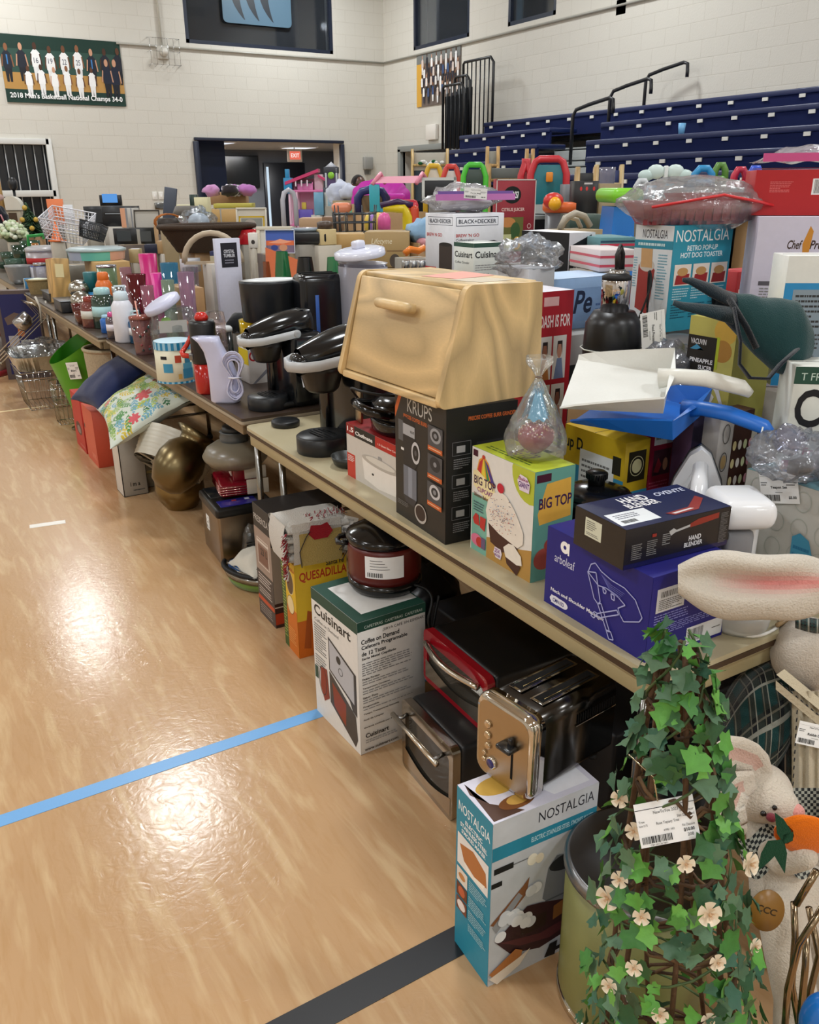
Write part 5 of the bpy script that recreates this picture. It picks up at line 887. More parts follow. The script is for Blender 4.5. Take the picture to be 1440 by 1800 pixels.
# clear bowl with white cord
t = thing('white_appliance_base', 'round white appliance base with looped white cord at the table end', 'appliance', (1.395,.985,TZ)); m = M(); m.lathe([(.055,0),(.062,.01),(.066,.04),(.06,.045),(0,.046)], 'frost', '#e4e4e0', 32); m.build('body', t)
cord('power_cord', t, [(-.05,-.01,.006),(-.02,-.055,.004),(.04,-.06,.004),(.09,-.04,.004),(.1,-.01,.02),(.07,.02,.05)], .0035, '#e6e4de'); m = M(); m.tube([(.05,-.06,.012),(.16,-.05,.012)], .005, ('wood','#b89a70'), '#fff'); one(m, 'wooden_stick', 'short wooden stick lying by the white cord', 'stick', (1.395,.985,TZ))
# dustpans
def dustpan(label, A, B, E, col, col2):
    A, B, E = Vector(A), Vector(B), Vector(E); mid = (A+B)/2; h = (E-mid); Ln = h.length; h.normalize(); u = (B-A); Wd = u.length; u = (u-h*u.dot(h)).normalized(); n = h.cross(u)
    if n.z < 0: n = -n
    X = Matrix(((h.x,u.x,n.x,0),(h.y,u.y,n.y,0),(h.z,u.z,n.z,0),(0,0,0,1))); t = thing('dustpan', label, 'dustpan', tuple(mid), rot=None); t.rotation_euler = X.to_euler()
    P = Ln*.56; w = Wd/2; T = .003
    def outer(k):   # rim height along: 0 lip .. 1 back
        return .008+.045*k**.8
    st = [0,.15,.35,.6,.85,1.0]; m = M(); vs = []; N = len(st); hw = lambda k: w*(1-.18*k)
    for k in st: vs += [(P*k, -hw(k)-.012*(outer(k)/.05), outer(k)), (P*k, -hw(k)+.01, .0+.0*k), (P*k, hw(k)-.01, 0), (P*k, hw(k)+.012*(outer(k)/.05), outer(k))]
    vs2 = [(a, b*.97, c_+T) for a, b, c_ in vs]; fs = []
    for i in range(N-1):
        for j in range(3): a = i*4+j; fs.append((a, a+1, a+5, a+4)); fs.append(tuple(4*N+q for q in (a+4, a+5, a+1, a)))
        fs.append((i*4, (i+1)*4, 4*N+(i+1)*4, 4*N+i*4)); fs.append((i*4+3, 4*N+i*4+3, 4*N+(i+1)*4+3, (i+1)*4+3))
    e = (N-1)*4; m.add(vs+vs2, fs, 'satin', col, False)
    m.add([vs[e], vs[e+1], vs[e+2], vs[e+3], (P*1.05, 0.02, .05), (P*1.05,-.02,.05)], [(0,1,2,3),(0,3,4,5)], 'satin', col, False); m.build('pan', t)
    m = M(); m.tube([(P*.9,0,.035),(P*1.1,0,.045),(P*1.35,0,.045),(Ln*.95,0,.03),(Ln,0,.015)], [.024,.018,.019,.018,.01], 'satin', col2, 12, flat=.75); m.build('handle', t); return t
wt = dustpan('white dustpan lying on top of the blue one', at(979,722,1.12), at(1022,630,1.2), at(1318,703,1.15), '#dedfda', '#e2e2da')
bt_ = dustpan('bright blue dustpan under the white one', at(975,738,1.075), at(1120,690,1.095), at(1357,776,1.06), '#1f6fd0', '#1f6fd0')
p = at(1335,775,1.07); m = M(); m.tube([(0,0,-.02),(-.012,-.01,0),(-.01,-.01,.025),(.005,0,.03),(.012,.005,.01)], .002, 'satin', '#e9ecec', 6); o = m.build('twist_tie'); o.parent = bt_; o.matrix_parent_inverse = bt_.matrix_basis.inverted(); o.location = p
# right-hand stack
F = onX(1352, 1.66, TZ); hq = hz(onX(1375,1.66,TZ), 652)-TZ
sup((1.66, F.y-.3, TZ), .3, .28, TZ, TZ+hq*.45)
bx('frozen_yogurt_maker_box', 'white and green frozen yogurt maker carton at the right edge', (1.66, F.y+.015, TZ+hq*.45+.001), .34, .12, hq*.55, -40, '#d8dad2', {'S': [('r',0,.86,1,1,'#234a3c'), ('t','T FROZEN YOGURT  ICE CREAM',.04,.89,.98,.95,'#c6d8cc'), ('t','Cuisinart',.03,.5,.95,.82,'#15161a',1), ('t','Indulgence',.09,.36,.5,.46,'#15161a',1), ('r',0,.0,1,.22,'#9a3a70'), ('t','Frozen Yogurt',.12,.25,.6,.33,'#8a2a62',1), ('r',0,0,1,.1,'#6a5a90')]})
m = M(); crumple(m, (0,0,.0), (.085,.08,.055), 'bag', '#dfe3ee', 34, .4, 1.8, 2); crumple(m, (.07,-.08,-.01), (.08,.06,.05), 'bag', '#dfe3ee', 30, .4, 1.8, 5); p = pd(1395, 800, 1.8); t = one(m, 'bagged_parts', 'clear bag of appliance parts lying on the teapot carton', 'bag of parts', tuple(p)); 
m = M(); m.box((0,-.02,-.02), (.05,.03,.03), 'satin', '#3a3a3e', .004); m.lathe([(.03,0),(.034,.03),(.03,.034)], 'clear', '#dde', 18, X=Tr(-.04,0,.03) @ Rx(40)); m.build('plastic_parts', t)
pricetag(parent=t, loc=(-.02,-.12,.05), rot=(75,0,-20), w=.11, h=.075, lines=('Ice Cream Parts','$4.00'))
pg = abx('pineapple_slicer_box', 'yellow green pineapple slicer box under the insulated bag', 1195, 1273, 1338, 566, 1.74, 1.02, '#b5ae52', {
 'W': [('r',0,0,1,1,'#c3bb62'), ('e',.78,.9,.24,.12,'#d9b04a'), ('e',.75,.72,.2,.1,'#b5843a'), ('r',.6,.55,.68,.84,'#b8c832'), ('r',.0,.5,.62,.83,'#26221e'), ('t','VACUVIN',.06,.75,.4,.8,'#e8e8e8',1), ('p',[(.06,.7),(.2,.75),(.36,.7),(.3,.72),(.2,.7)],'#4a9ac0'), ('t','PINEAPPLE',.08,.585,.58,.625,'#fff',1), ('t','SLICER',.28,.525,.58,.565,'#fff',1),
  ('p',[(.3,.02),(.5,.06),(.7,.3),(.6,.34)],'#ecebe4'), ('p',[(.52,.46),(.56,.5),(.74,.42),(.94,.2),(.9,.18),(.72,.34)],'#e8e8ec'), ('e',.3,.05,.2,.06,'#d8c060')],
 'S': [('r',0,0,1,1,'#8f8a44')]}, wmax=.14)
# insulated wine bag
D = 1.93; t = thing('insulated_tote', 'dark green insulated tote with black strap draped over the pineapple box', 'tote bag', tuple(pd(1330,570,D)))
O = t.location; P = lambda x, y, dd=0: pd(x, y, D+dd)-O
m = M()
def tote(u, v):
    c0 = P(1255+ (1425-1255)*v, 520+(600-520)*v+18*math.sin(3.1*v)); a = 2*math.pi*u; r_ = .026+.062*min(1, v*1.5); r_ *= (1-.6*max(0, v-.85)/.15)
    return c0+Vector((CU.x,CU.y,CU.z))*(r_*1.0*math.sin(a))+Vector((CF.x,CF.y,CF.z))*(r_*.55*math.cos(a))+Vector((0,0,1))*(.006*noise.noise(Vector((u*5,v*6,0))))
m.surf(tote, 28, 20, 'fabric', lambda u, v: '#1f4042' if v > .22 else '#15222c', cu=True); m.build('body', t)
m = M(); m.tube([P(1290,530,-.04),P(1250,510,-.05),P(1215,494,-.05),P(1200,492,-.05)], [.022,.02,.012,.006], 'fabric', '#13212a', 10, flat=.45); m.tube([P(1290,555,-.06),P(1240,545,-.06),P(1200,538,-.06),P(1184,532,-.06)], [.026,.018,.012,.008], 'fabric', '#182c34', 10, flat=.45); m.build('opening_flaps', t)
m = M(); m.tube([P(1290,540,-.1),P(1302,600,-.1),P(1300,640,-.1),P(1318,664,-.1),P(1350,666,-.1),P(1372,640,-.1),P(1400,615,-.08)], [.012]*7, 'fabric', '#141a24', 8, flat=.3); m.build('shoulder_strap', t)
m = M(); m.tube([P(1282,525,-.08),P(1312,575,-.1),P(1330,612,-.09)], .007, 'fabric', '#0f151c', 6); m.build('black_binding', t)
F = onX(1296, 2.06, .74); cp0 = 1.02
F = onX(1296, 2.1, 1.05); cH = hz(F, 381)-1.05; sup((2.12,F.y-.32,TZ), .34, .3, TZ, 1.048)
cpb = bx('food_container_box', 'lavender white food container carton below the red carton', F, .48, .2, cH, -44, '#c9c4d6', {'S': [('r',0,0,1,1,'#cdc8da'), ('t','Chef',.17,.82,.25,.87,'#3a2418',1,1), ('t','Pro',.29,.82,.36,.87,'#3a2418',1,1), ('p',[(.26,.76),(.29,.8),(.3,.92),(.28,.95),(.25,.85)],'#c8862c'), ('t','THERMO WARE',.17,.72,.36,.75,'#444'), ('r',.04,.61,.3,.635,'#5a565e'), ('l',.05,.5,.3,.6,6,'#888'), ('r',.04,.47,.3,.495,'#5a565e'), ('l',.05,.36,.3,.46,6,'#888'), ('r',.04,.33,.3,.355,'#5a565e'), ('l',.05,.24,.3,.32,4,'#888')]})
F = onX(1310, 2.14, 1.4); ztop = 1.05+cH
rb = bx('red_carton', 'large red carton with a white barcode label, topmost at the right edge', (F.x, F.y, ztop+.002), .5, .2, hz(F,300)-ztop, -44, '#a81c22', {'S': [('r',0,0,1,1,'#ae1e24'), ('r',.3,.45,.4,.8,'#e9e9e9'), ('b',.31,.48,.39,.78), ('l',.08,.5,.2,.75,7,'#d87070')]})
m = M(); sb = lambda u, v: ((u-.5)*.3, (v-.5)*.2, .02+.045*math.sin(math.pi*u)*math.sin(math.pi*v)+.012*noise.noise(Vector((u*6,v*6,3)))); m.surf(sb, 20, 14, 'bag', '#e6e0ee'); m.surf(lambda u, v: (sb(u,v)[0], sb(u,v)[1], .003), 4, 4, 'bag', '#e6e0ee')
t = one(m, 'zip_bag', 'clear zip bag with pink seal on top of the red carton', 'plastic bag', (F.x+.2, F.y-.02, hz(F,300)+.004), -40); m = M(); m.box((0,-.1,.03), (.3,.004,.022), 'satin', '#c8508c'); m.build('pink_seal', t); m = M(); m.ell((.08,0,.03), (.05,.05,.022), 'plush', '#5a4a9c', 12); m.build('purple_contents', t)
F = onX(1354, 1.9, 1.12); sup((1.92,F.y-.25,TZ), .25, .2, TZ, 1.118)
bx('showerhead_box', 'blue and white filter carton with a grey text panel at the right edge', F, .36, .12, hz(F,450)-1.12, -36, '#e6e8e4', {'S': [('r',0,0,1,.8,'#2a8cc4'), ('r',0,.8,1,1,'#e3e5e0'), ('r',.06,.1,.32,.75,'#8a9aa6'), ('l',.08,.45,.3,.72,7,'#333'), ('l',.08,.12,.3,.42,9,'#444'), ('o',.8,.2,.42,.6,.012,'#b8dcec'), ('r',.36,.9,.42,.93,'#c03030')]})
# Nostalgia hot dog toaster box on the West Bend carton
wbz = None
WB = [('r',0,0,1,1,'#b9bab8'), ('r',.12,.3,1,.8,'#23262a'), ('t','West Bend',.2,.45,.96,.65,'#d8dadc')]
Fw = onX(1107, 1.9, TZ); wzt = hz(Fw, 582)
bx('kitchen_appliance_box', 'grey black-lettered carton under the teal hot dog toaster box', Fw, .34, .25, wzt-TZ, 0, '#a9aaa8', {'S': WB[:1]+[('r',.08,.5,.5,.86,'#23262a'), ('t','West Bend',.11,.6,.47,.76,'#d8dadc')]})
Fh = onX(1168, 1.93, wzt); dh = onX(1104,1.93,wzt).y-Fh.y; hh_ = hz(Fh, 398)-wzt
nb = bx('hot_dog_toaster_box', 'teal and white hot dog toaster box with red snack trays on top', (1.93, Fh.y, wzt+.001), atY(1283, Fh.y, wzt+.2).x-1.93, dh, hh_, 0, TEAL, {
 'W': [('r',0,0,1,1,'#dde4ea'), ('r',0,.78,1,.86,TEAL), ('t','NOSTALGIA',.2,.88,.85,.96,'#223'), ('l',.1,.79,.9,.85,1,'#c9e4ea'), ('p',[(.16,.62),(.14,.2),(.5,.14),(.6,.58),(.4,.68)],'#a03a36'), ('e',.38,.62,.2,.06,'#c8c2ba'), ('p',[(.22,.6),(.2,.78),(.5,.78),(.52,.6)],'#c8a070'), ('l',.66,.3,.92,.74,16,'#7ab0c4'), ('l',.02,.4,.12,.7,12,'#7ab0c4')],
 'S': [('r',0,0,1,1,'#2f94ae'), ('t','NOSTALGIA',.04,.85,.94,.96,'#ffffff'), ('t','RETRO POP-UP',.24,.765,.76,.815,'#e8f4f8',1), ('t','HOT DOG TOASTER',.14,.7,.86,.75,'#e8f4f8',1)]+sum([[('r',.06+.31*k,.44,.34+.31*k,.64,'#efe4da'), ('p',[(.08+.31*k,.45),(.1+.31*k,.54),(.32+.31*k,.55),(.31+.31*k,.45)],'#a02a2a'), ('e',.2+.31*k,.57,.09,.04,'#c89a60'), ('l',.06+.31*k,.3,.34+.31*k,.42,5,'#bfe0ea'), ('l',.06+.31*k,.12,.34+.31*k,.27,6,'#1a5c74')] for k in range(3)], [])})
# red ribbed dishes in a zip bag
zt = wzt+hh_; p = Vector((2.07, Fh.y+dh*.4, zt+.002)); t = thing('bagged_snack_trays', 'red ribbed snack trays in a clear zip bag on the teal toaster box', 'snack trays', tuple(p), -20)
for k in range(2):
    m = M(); x0 = .05-.13*k; m.add([(x0+a*.5, b*.5, 0) for a, b in ((-.16,-.09),(.16,-.09),(.16,.09),(-.16,.09))]+[(x0+a*.5, b*.5, .085-.02*k) for a, b in ((-.24,-.13),(.24,-.13),(.24,.13),(-.24,.13))], [(0,3,2,1),(0,1,5,4),(1,2,6,5),(2,3,7,6),(3,0,4,7)], 'satin', '#a3414a', False)
    for q in range(8): m.box((x0-.1+.028*q, -.056, .045-.01*k), (.012,.004,.07), 'satin', '#8e3038', X=None)
    m.box((x0,0,.083-.02*k), (.22,.12,.004), 'satin', '#9a3640'); m.build('tray', t)
m = M(); crumple(m, (-.01,0,.055), (.215,.15,.075), 'bag', '#f0f2f6', 34, .17, 2.0, 7); m.build('clear_bag', t)
m = M(); m.tube([(-.2,-.13,.05),(0,-.15,.08),(.12,-.14,.06),(.22,-.12,.04)], .004, 'satin', '#cf2a30', 6); m.build('red_seal', t)
bx('mini_appliance_box', 'narrow red small appliance box between the teal box and the lavender carton', onX(1276,2.5,1.0), .14, .1, hz(onX(1276,2.5,1.0), 478)-1.0, 0, '#b32228', {'S': [('t','MINI IS',.1,.66,.9,.82,'#f2d8d8',1), ('t','FOR',.3,.5,.8,.6,'#f2d8d8',1)]}); sup(onX(1276,2.5,1.0).xy.to_3d()+Vector((0,0,TZ)), .14, .1, TZ, .998)
# left part behind the bread box
Fd = onX(930, 1.72, TZ); PH = []
for i in range(4): u0, v0 = (.1, .5)[i % 2], (.5, .22)[i//2]; PH += [('r',u0,v0,u0+.36,v0+.25,'#e6e2de'), ('e',u0+.18,v0+.17,.07,.05,('#a8705a','#c89078','#b8806a','#8a5a48')[i]), ('p',[(u0+.05,v0),(u0+.12,v0+.12),(u0+.25,v0+.12),(u0+.32,v0)],('#c8864a','#7a8ab0','#a05060','#d8b0a0')[i]), ('p',[(u0+.1,v0+.14),(u0+.12,v0+.22),(u0+.25,v0+.22),(u0+.26,v0+.14),(u0+.22,v0+.2),(u0+.14,v0+.2)],'#2c2020')]
bx('portrait_printed_box', 'tall red carton with four small portraits behind the bread box', Fd, atY(1003, Fd.y, 1.1).x-1.72, .2, hz(Vector((1.85,Fd.y,0)), 510)-TZ, 0, '#b01c2a', {'S': [('r',0,0,1,1,'#b21e2c'), ('t','DASH IS FOR',.12,.8,.94,.87,'#f8e8e8',1), ('r',.2,.92,.6,.97,'#e8b8b8'), ('t','CELEBRATIONS',.12,.12,.92,.18,'#f8e0e0',1), ('l',.1,.03,.9,.1,3,'#d87a84')]+PH, 'T': [('r',0,0,1,1,'#e8e6f0')]})
Fe = onX(985, 2.0, TZ); ze = hz(onX(1010,2.0,TZ), 596)
bx('kitchen_appliance_box', 'grey carton with a black name panel under the pale blue box', Fe, .3, .3, ze-TZ, 0, '#a9aaa8', {'S': [('r',0,.18,.7,.72,'#23262a'), ('t','West Bend',.04,.32,.66,.6,'#c8cacc')]})
Fe = onX(990, 2.05, ze); bx('pale_blue_box', 'pale blue box with dark curly lettering on the grey carton', (2.0, Fe.y+.02, ze+.001), .36, .22, hz(Vector((2.05,Fe.y,0)), 492)-ze, 0, '#8fb0d8', {'S': [('r',0,.15,1,.8,'#86a8d4'), ('t','Pe',.3,.3,.55,.75,'#1c2a48',1,1), ('l',.6,.3,.9,.5,2,'#4a6aa0')], 'T': [('r',0,0,1,1,'#b8d0ec')]})
zbd = 1.2
bd1 = abx('coffee_maker_box', 'tall white one cup coffee maker carton with a zip bag on top', 748, 797, 883, 376, 2.2, zbd, '#e2e4ea', {
 'W': [('f',.1,.83,.96,.95,.002,'#2a3040'), ('t','BLACK+DECKER',.16,.86,.9,.92,'#333a48',1), ('t','BREW N GO',.06,.66,.6,.71,'#c03a34',1), ('r',.5,.05,.95,.55,'#3a302c'), ('e',.72,.55,.22,.03,'#1c1a1c'), ('r',0,0,.4,.2,'#c4343a')],
 'S': [('f',.04,.82,.88,.95,.0025,'#2a3040'), ('t','BLACK+DECKER',.09,.855,.84,.915,'#333a48',1), ('t','BREW \'N GO',.04,.66,.5,.71,'#c03a34',1), ('t','Coffeemaker',.04,.6,.4,.64,'#333'), ('p',[(.4,.5),(.5,.58),(.8,.6),(.95,.56),(.95,.5)],'#1c1c20')]})
cg = abx('coffee_grinder_box', 'white and green coffee grinder box before the tall white coffee carton', 797, 831, 883, 428, 2.05, 1.15, '#d6dad4', {'W': [('r',0,.93,1,1,'#33584a'), ('t','Cuisinart',.06,.76,.94,.86,'#222',1), ('t','Coffee Grinder',.08,.66,.8,.7,'#444'), ('r',.3,.05,.85,.5,'#2c2c30'), ('r',.38,.3,.78,.48,'#8a8c92'), ('l',.04,.1,.26,.5,8,'#999')],
 'S': [('r',0,.93,1,1,'#33584a'), ('t','Cuisinart',.05,.76,.95,.87,'#222',1), ('l',.06,.55,.9,.66,3,'#999'), ('t','Power Blend',.06,.48,.5,.51,'#333',1), ('l',.06,.3,.9,.46,4,'#999'), ('r',.1,.02,.9,.2,'#8a7a60'), ('o',.5,.1,.2,.08,.004,'#ddd')]})
abx('food_scale_box', 'pale grey box with an open lid right of the bread box', 868, 925, 970, 474, 1.85, 1.13, '#b9babd', {'W': [('t','amalong',.1,.5,.7,.66,'#e6e6ea',1)], 'S': [('t','amalong',.1,.5,.75,.68,'#e6e6ea',1), ('l',.1,.2,.95,.32,1,'#555')]}, wmax=.14)
# frozen zip bag on the Black+Decker box
q = [o for o in bpy.data.objects if o == bd1][0]; ztb = zbd+(hz(onX(797,2.2,zbd), 376)-zbd); c0 = Vector((q.location.x, q.location.y, ztb+.002))
t = thing('zip_bag', 'clear zip bag of white contents with violet seal on the tall white coffee carton', 'plastic bag', tuple(c0), -12)
m = M(); crumple(m, (.0,0,.06), (.17,.11,.06), 'bag', '#f4f2f6', 30, .35, 2.3, 9); m.build('clear_bag', t); m = M(); crumple(m, (.0,0,.045), (.13,.085,.04), 'fabric', '#d2cfd0', 20, .25, 2.3, 4); m.build('white_contents', t)
m = M(); m.box((0,-.125,.085), (.36,.004,.012), 'satin', '#7a5aa8'); m.box((0,-.127,.066), (.38,.004,.026), 'satin', '#c77ac0'); m.build('seal_strip', t); pricetag(parent=t, loc=(-.06,-.131,.062), rot=(88,4,0), w=.11, h=.045, lines=('Parts Bag','$2'))
abx('citrus_juicer_box', 'dark red citrus juicer box with white edges behind the zip bag', 866, 869, 937, 315, 2.9, 1.2, '#8e2430', {'S': [('f',0,0,1,1,.006,'#d9d2cc'), ('e',.4,.82,.22,.1,'#111'), ('t','PURISI',.24,.78,.56,.86,'#fff',1,1), ('t','CITRUS JUICER',.14,.62,.72,.67,'#e8c8c0',1), ('r',.08,.15,.7,.56,'#6a6a30'), ('e',.3,.5,.2,.06,'#c8864a'), ('e',.5,.4,.12,.1,'#3c5a2c'), ('r',.2,.16,.4,.36,'#c8c890'), ('e',.55,.25,.1,.08,'#d8a83c'), ('o',.85,.45,.05,.03,.003,'#e8c8c0'), ('o',.85,.3,.05,.03,.003,'#e8c8c0'), ('o',.85,.18,.05,.03,.003,'#e8c8c0')]}, wmax=.4)
abx('mirror_box', 'black and white carton with a mirror ring picture', 912, 992, 1036, 410, 2.45, 1.05, '#15161a', {'W': [('r',0,0,1,1,'#131417')], 'S': [('r',0,0,1,1,'#dfdfe6'), ('p',[(.04,.35),(.04,.86),(.86,.98),(.86,.45)],'#1c1e24'), ('t','CRYSTAL',.2,.72,.8,.79,'#e8e8ee',1), ('t','TUMBLER',.2,.62,.8,.69,'#e8e8ee',1), ('o',.52,.4,.38,.24,.008,'#15161a'), ('r',.5,.02,.55,.17,'#15161a')], 'T': [('r',0,0,1,1,'#e9e9ee')]})
# coffee machine with chrome top and black pots
t = thing('food_processor', 'black food processor with chrome top and a hanging white price tag', 'food processor', (1.79,1.81,TZ+.29), 20); t.scale = (.84,.84,1); sup((1.7,1.73,TZ), .16, .16, TZ, TZ+.288)
m = M(); m.lathe([(.08,0),(.09,.02),(.1,.12),(.095,.2),(.07,.235)], 'satin', '#101114', 32); m.build('body', t); m = M(); m.lathe([(.048,.235),(.05,.32),(.047,.325)], 'chrome', '#d4d2d6', 30); m.lathe([(.049,.3205),(.05,.332),(.03,.34),(0,.34)], 'rubber', '#1a1a1c', 30); m.build('chrome_canister', t)
m = M(); m.lathe([(.03,.33),(.028,.35)], 'foil', '#aaa'); m.tube([(.0,0,.34),(-.01,.0,.39),(.01,0,.41),(.03,0,.39),(.035,0,.34)], .009, 'satin', '#1d1a1a', 8); m.build('top_handle', t)
pricetag(parent=t, loc=(-.07,-.125,.24), rot=(88,80,-52), w=.13, h=.08, lines=('Food Processor','$12.00')); m = M(); m.tube([(.115*math.cos(a*.52), .105*math.sin(a*.52), .13) for a in range(13)], .0022, 'satin', '#d8dcd4', 5); m.build('white_twist_tie', t)
cord('power_cord', t, [(.06,-.06,.2),(.1,-.08,.3),(.12,-.06,.34),(.11,-.07,.24),(.13,-.06,.33),(.15,-.05,.3),(.12,-.07,.18)], .0035, '#0b0b0b')
t = thing('deep_fryer', 'matt black rounded fryer with a clear grey lid beside the chrome topped processor', 'fryer', (1.90,1.66,TZ+.3), 25); t.scale = (.8,.8,1); sup((1.8,1.6,TZ), .18, .18, TZ, TZ+.298)
m = M(); m.lathe([(.09,0),(.13,.03),(.14,.1),(.13,.12)], 'satin', '#15171a', 34, rx=1, ry=.85); m.build('bowl', t); m = M(); m.lathe([(.128,.12),(.11,.15),(.05,.165),(0,.168)], 'frost', '#8a8a8c', 34, rx=1, ry=.85); m.build('lid', t)
t = thing('electric_knife_set', 'black electric carving knife with coiled cord on the small white box', 'electric knife', (1.52,1.86,TZ+.17), -55); bx('appliance_box', 'white box with green print behind the candy apple bag', (1.44,1.72,TZ), .2, .22, .168, 0, '#d9dcd8', {'S': [('t','LL B',.1,.3,.5,.7,'#3c7a2c',1)], 'T': [('r',0,0,1,1,'#1c1c1e')]})
m = M(); m.tube([(0,-.1,.03),(0,0,.035),(.0,.12,.03)], [.02,.026,.02], 'satin', '#111214', 12); m.build('handle', t); m = M(); m.box((0,.2,.03), (.004,.17,.022), 'steel', '#999'); m.build('blade', t); cord('power_cord', t, [(0,-.1,.03),(.05,-.14,.02),(.09,-.06,.015),(.05,.0,.015),(.08,.06,.02),(.03,.05,.05)], .005, '#0d0d0e')
m = M(); crumple(m, (0,0,.06), (.1,.08,.07), 'bag', '#cdd2e0', 30, .5, 2.4, 12); p = pd(1178, 650, 2.25); one(m, 'clear_packaging_bag', 'crumpled clear bag beside the pineapple slicer box', 'plastic bag', (p.x, p.y, p.z-.06))
m = M(); crumple(m, (0,0,.06), (.11,.1,.075), 'bag', '#e6e8ec', 34, .5, 2.2, 15); p = pd(930, 455, 2.9); one(m, 'clear_packaging_bag', 'crumpled clear film right of the coffee grinder box', 'plastic bag', (p.x, p.y, p.z-.06))
# ================================================================ ivy topiary tree
A0 = atY(1204, .60, .30); TB = Vector((A0.x, .60, 0)); ap = atY(1165, .60, .9); zt = hz(ap, 1100)
LEAN = Vector((ap.x-TB.x, .0, 0))/zt
t = thing('ivy_topiary', 'ivy covered cone topiary with cream roses and a white price tag', 'topiary tree', tuple(TB))
ax = lambda z: Vector((LEAN.x*z, 0, z)); rz_ = lambda z: .012+.138*max(0, 1-z/zt)**.72
m = M(); rr = random.Random(11)
for k in range(7):
    a = k*math.pi*2/7; m.tube([ax(z)+Vector((math.cos(a+z*.6), math.sin(a+z*.6), 0))*rz_(z)*.86 for z in [zt*j/14*.97 for j in range(15)]], .004, 'wicker', '#5c4430', 5)
for z in [zt*j/9 for j in range(9)]:
    for w_ in range(3): m.tube([ax(z+rr.uniform(-.012,.012)+.012*math.sin(a*.8+w_))+Vector((math.cos(a*.35), math.sin(a*.35), 0))*(rz_(z)*.88+rr.uniform(-.004,.004)) for a in range(18)], .0028, 'wicker', ('#5c4430','#6d5236','#4a3626')[w_], 5, closed=True)
m.build('twig_frame', t)
m = M()
for k in range(3):
    m.tube([ax(z)+Vector((math.cos(a), math.sin(a), 0))*(rz_(z)*1.02) for z, a in [(zt*j/70*.99, k*2.1+j*.33) for j in range(71)]], .0019, 'leaf', '#4a5f36', 5)
m.build('ivy_vines', t)
LF = [(0,0),(.22,-.16),(.52,-.08),(.5,.18),(.78,.34),(.5,.55),(.3,.66),(0,1.05),(-.3,.66),(-.5,.55),(-.78,.34),(-.5,.18),(-.52,-.08),(-.22,-.16)]
GRN = ['#3f7a34','#5a9a3e','#2f5f33','#4a6e50','#6aa84a','#35604a','#4f8a3c','#2a5230','#587a5c']
cq = TB+ax(.5); DT = cq.x*CF.x+cq.y*CF.y+(.5-CH)*CF.z-.2
m = M(); n_l = 760
for i in range(n_l):
    f = (i/n_l)**1.25; z = zt*(f*.99); a = rr.uniform(0, 2*math.pi); 
    if i % 2: a = rr.gauss(rad(-125), 1.1)
    r_ = rz_(z)*rr.uniform(.92, 1.22)+.004; p = ax(z)+Vector((math.cos(a), math.sin(a), 0))*r_
    e = TB+p-Vector((0,0,CH)); dD = e.dot(CF); ex, ey = 720+FPX*e.dot(CR)/dD, 900-FPX*e.dot(CU)/dD
    if dD < DT+.02 and 1075 < ex < 1235 and 1375 < ey < 1520: continue
    s = rr.uniform(.017,.036)*(1-.2*f); out = Vector((math.cos(a)+rr.uniform(-.5,.5), math.sin(a)+rr.uniform(-.5,.5), rr.uniform(.0,.9))).normalized()
    if f > .93: out = Vector((rr.uniform(-1,1), rr.uniform(-1,1), .6)).normalized()
    d = Vector((rr.uniform(-.9,.9), rr.uniform(-.9,.9), -1+rr.uniform(0,1.3))); d = (d-out*d.dot(out)).normalized(); sd = d.cross(out); col = rr.choice(GRN)
    vs = []
    for (x, y) in LF:
        fold = .22*abs(x)-.25*(y*y)*.5; q = p+sd*(x*s)+d*(y*s)+out*(fold*s+.004); vs.append(tuple(q))
    vs.append(tuple(p+d*(.35*s)+out*(-.05*s+.004))); N = len(LF); m.add(vs, [(j, (j+1) % N, N) for j in range(N)], 'leaf', col, True)
m.build('ivy_leaves', t)
def rose(p, n, s):
    m = M(); n = n.normalized(); u = n.orthogonal().normalized(); w_ = n.cross(u)
    X = Matrix(((u.x,w_.x,n.x,p.x),(u.y,w_.y,n.y,p.y),(u.z,w_.z,n.z,p.z),(0,0,0,1)))
    for L_, (cnt, r0, tilt, col) in enumerate(((5,1,.35,'#e9dcc4'),(4,.68,.8,'#e6d2b4'),(3,.4,1.2,'#d8b998'))):
        for k in range(cnt):
            a = k*2*math.pi/cnt+L_*.5
            def pet(q, v): 
                b = (q-.5)*1.5/ (1.0); rr2 = s*r0*v; ang = a+b*(.9)*(1-.3*v); return (rr2*math.cos(ang)*math.cos(tilt*.7), rr2*math.sin(ang)*math.cos(tilt*.7), s*.15*L_+rr2*math.sin(tilt)*.6+.1*s*v*v)
            m.surf(pet, 6, 5, 'satin', col, X=X)
    m.ell((0,0,s*.4), s*.16, 'satin', '#c9a47c', 8, X=X); return m.build('cream_rose', t)
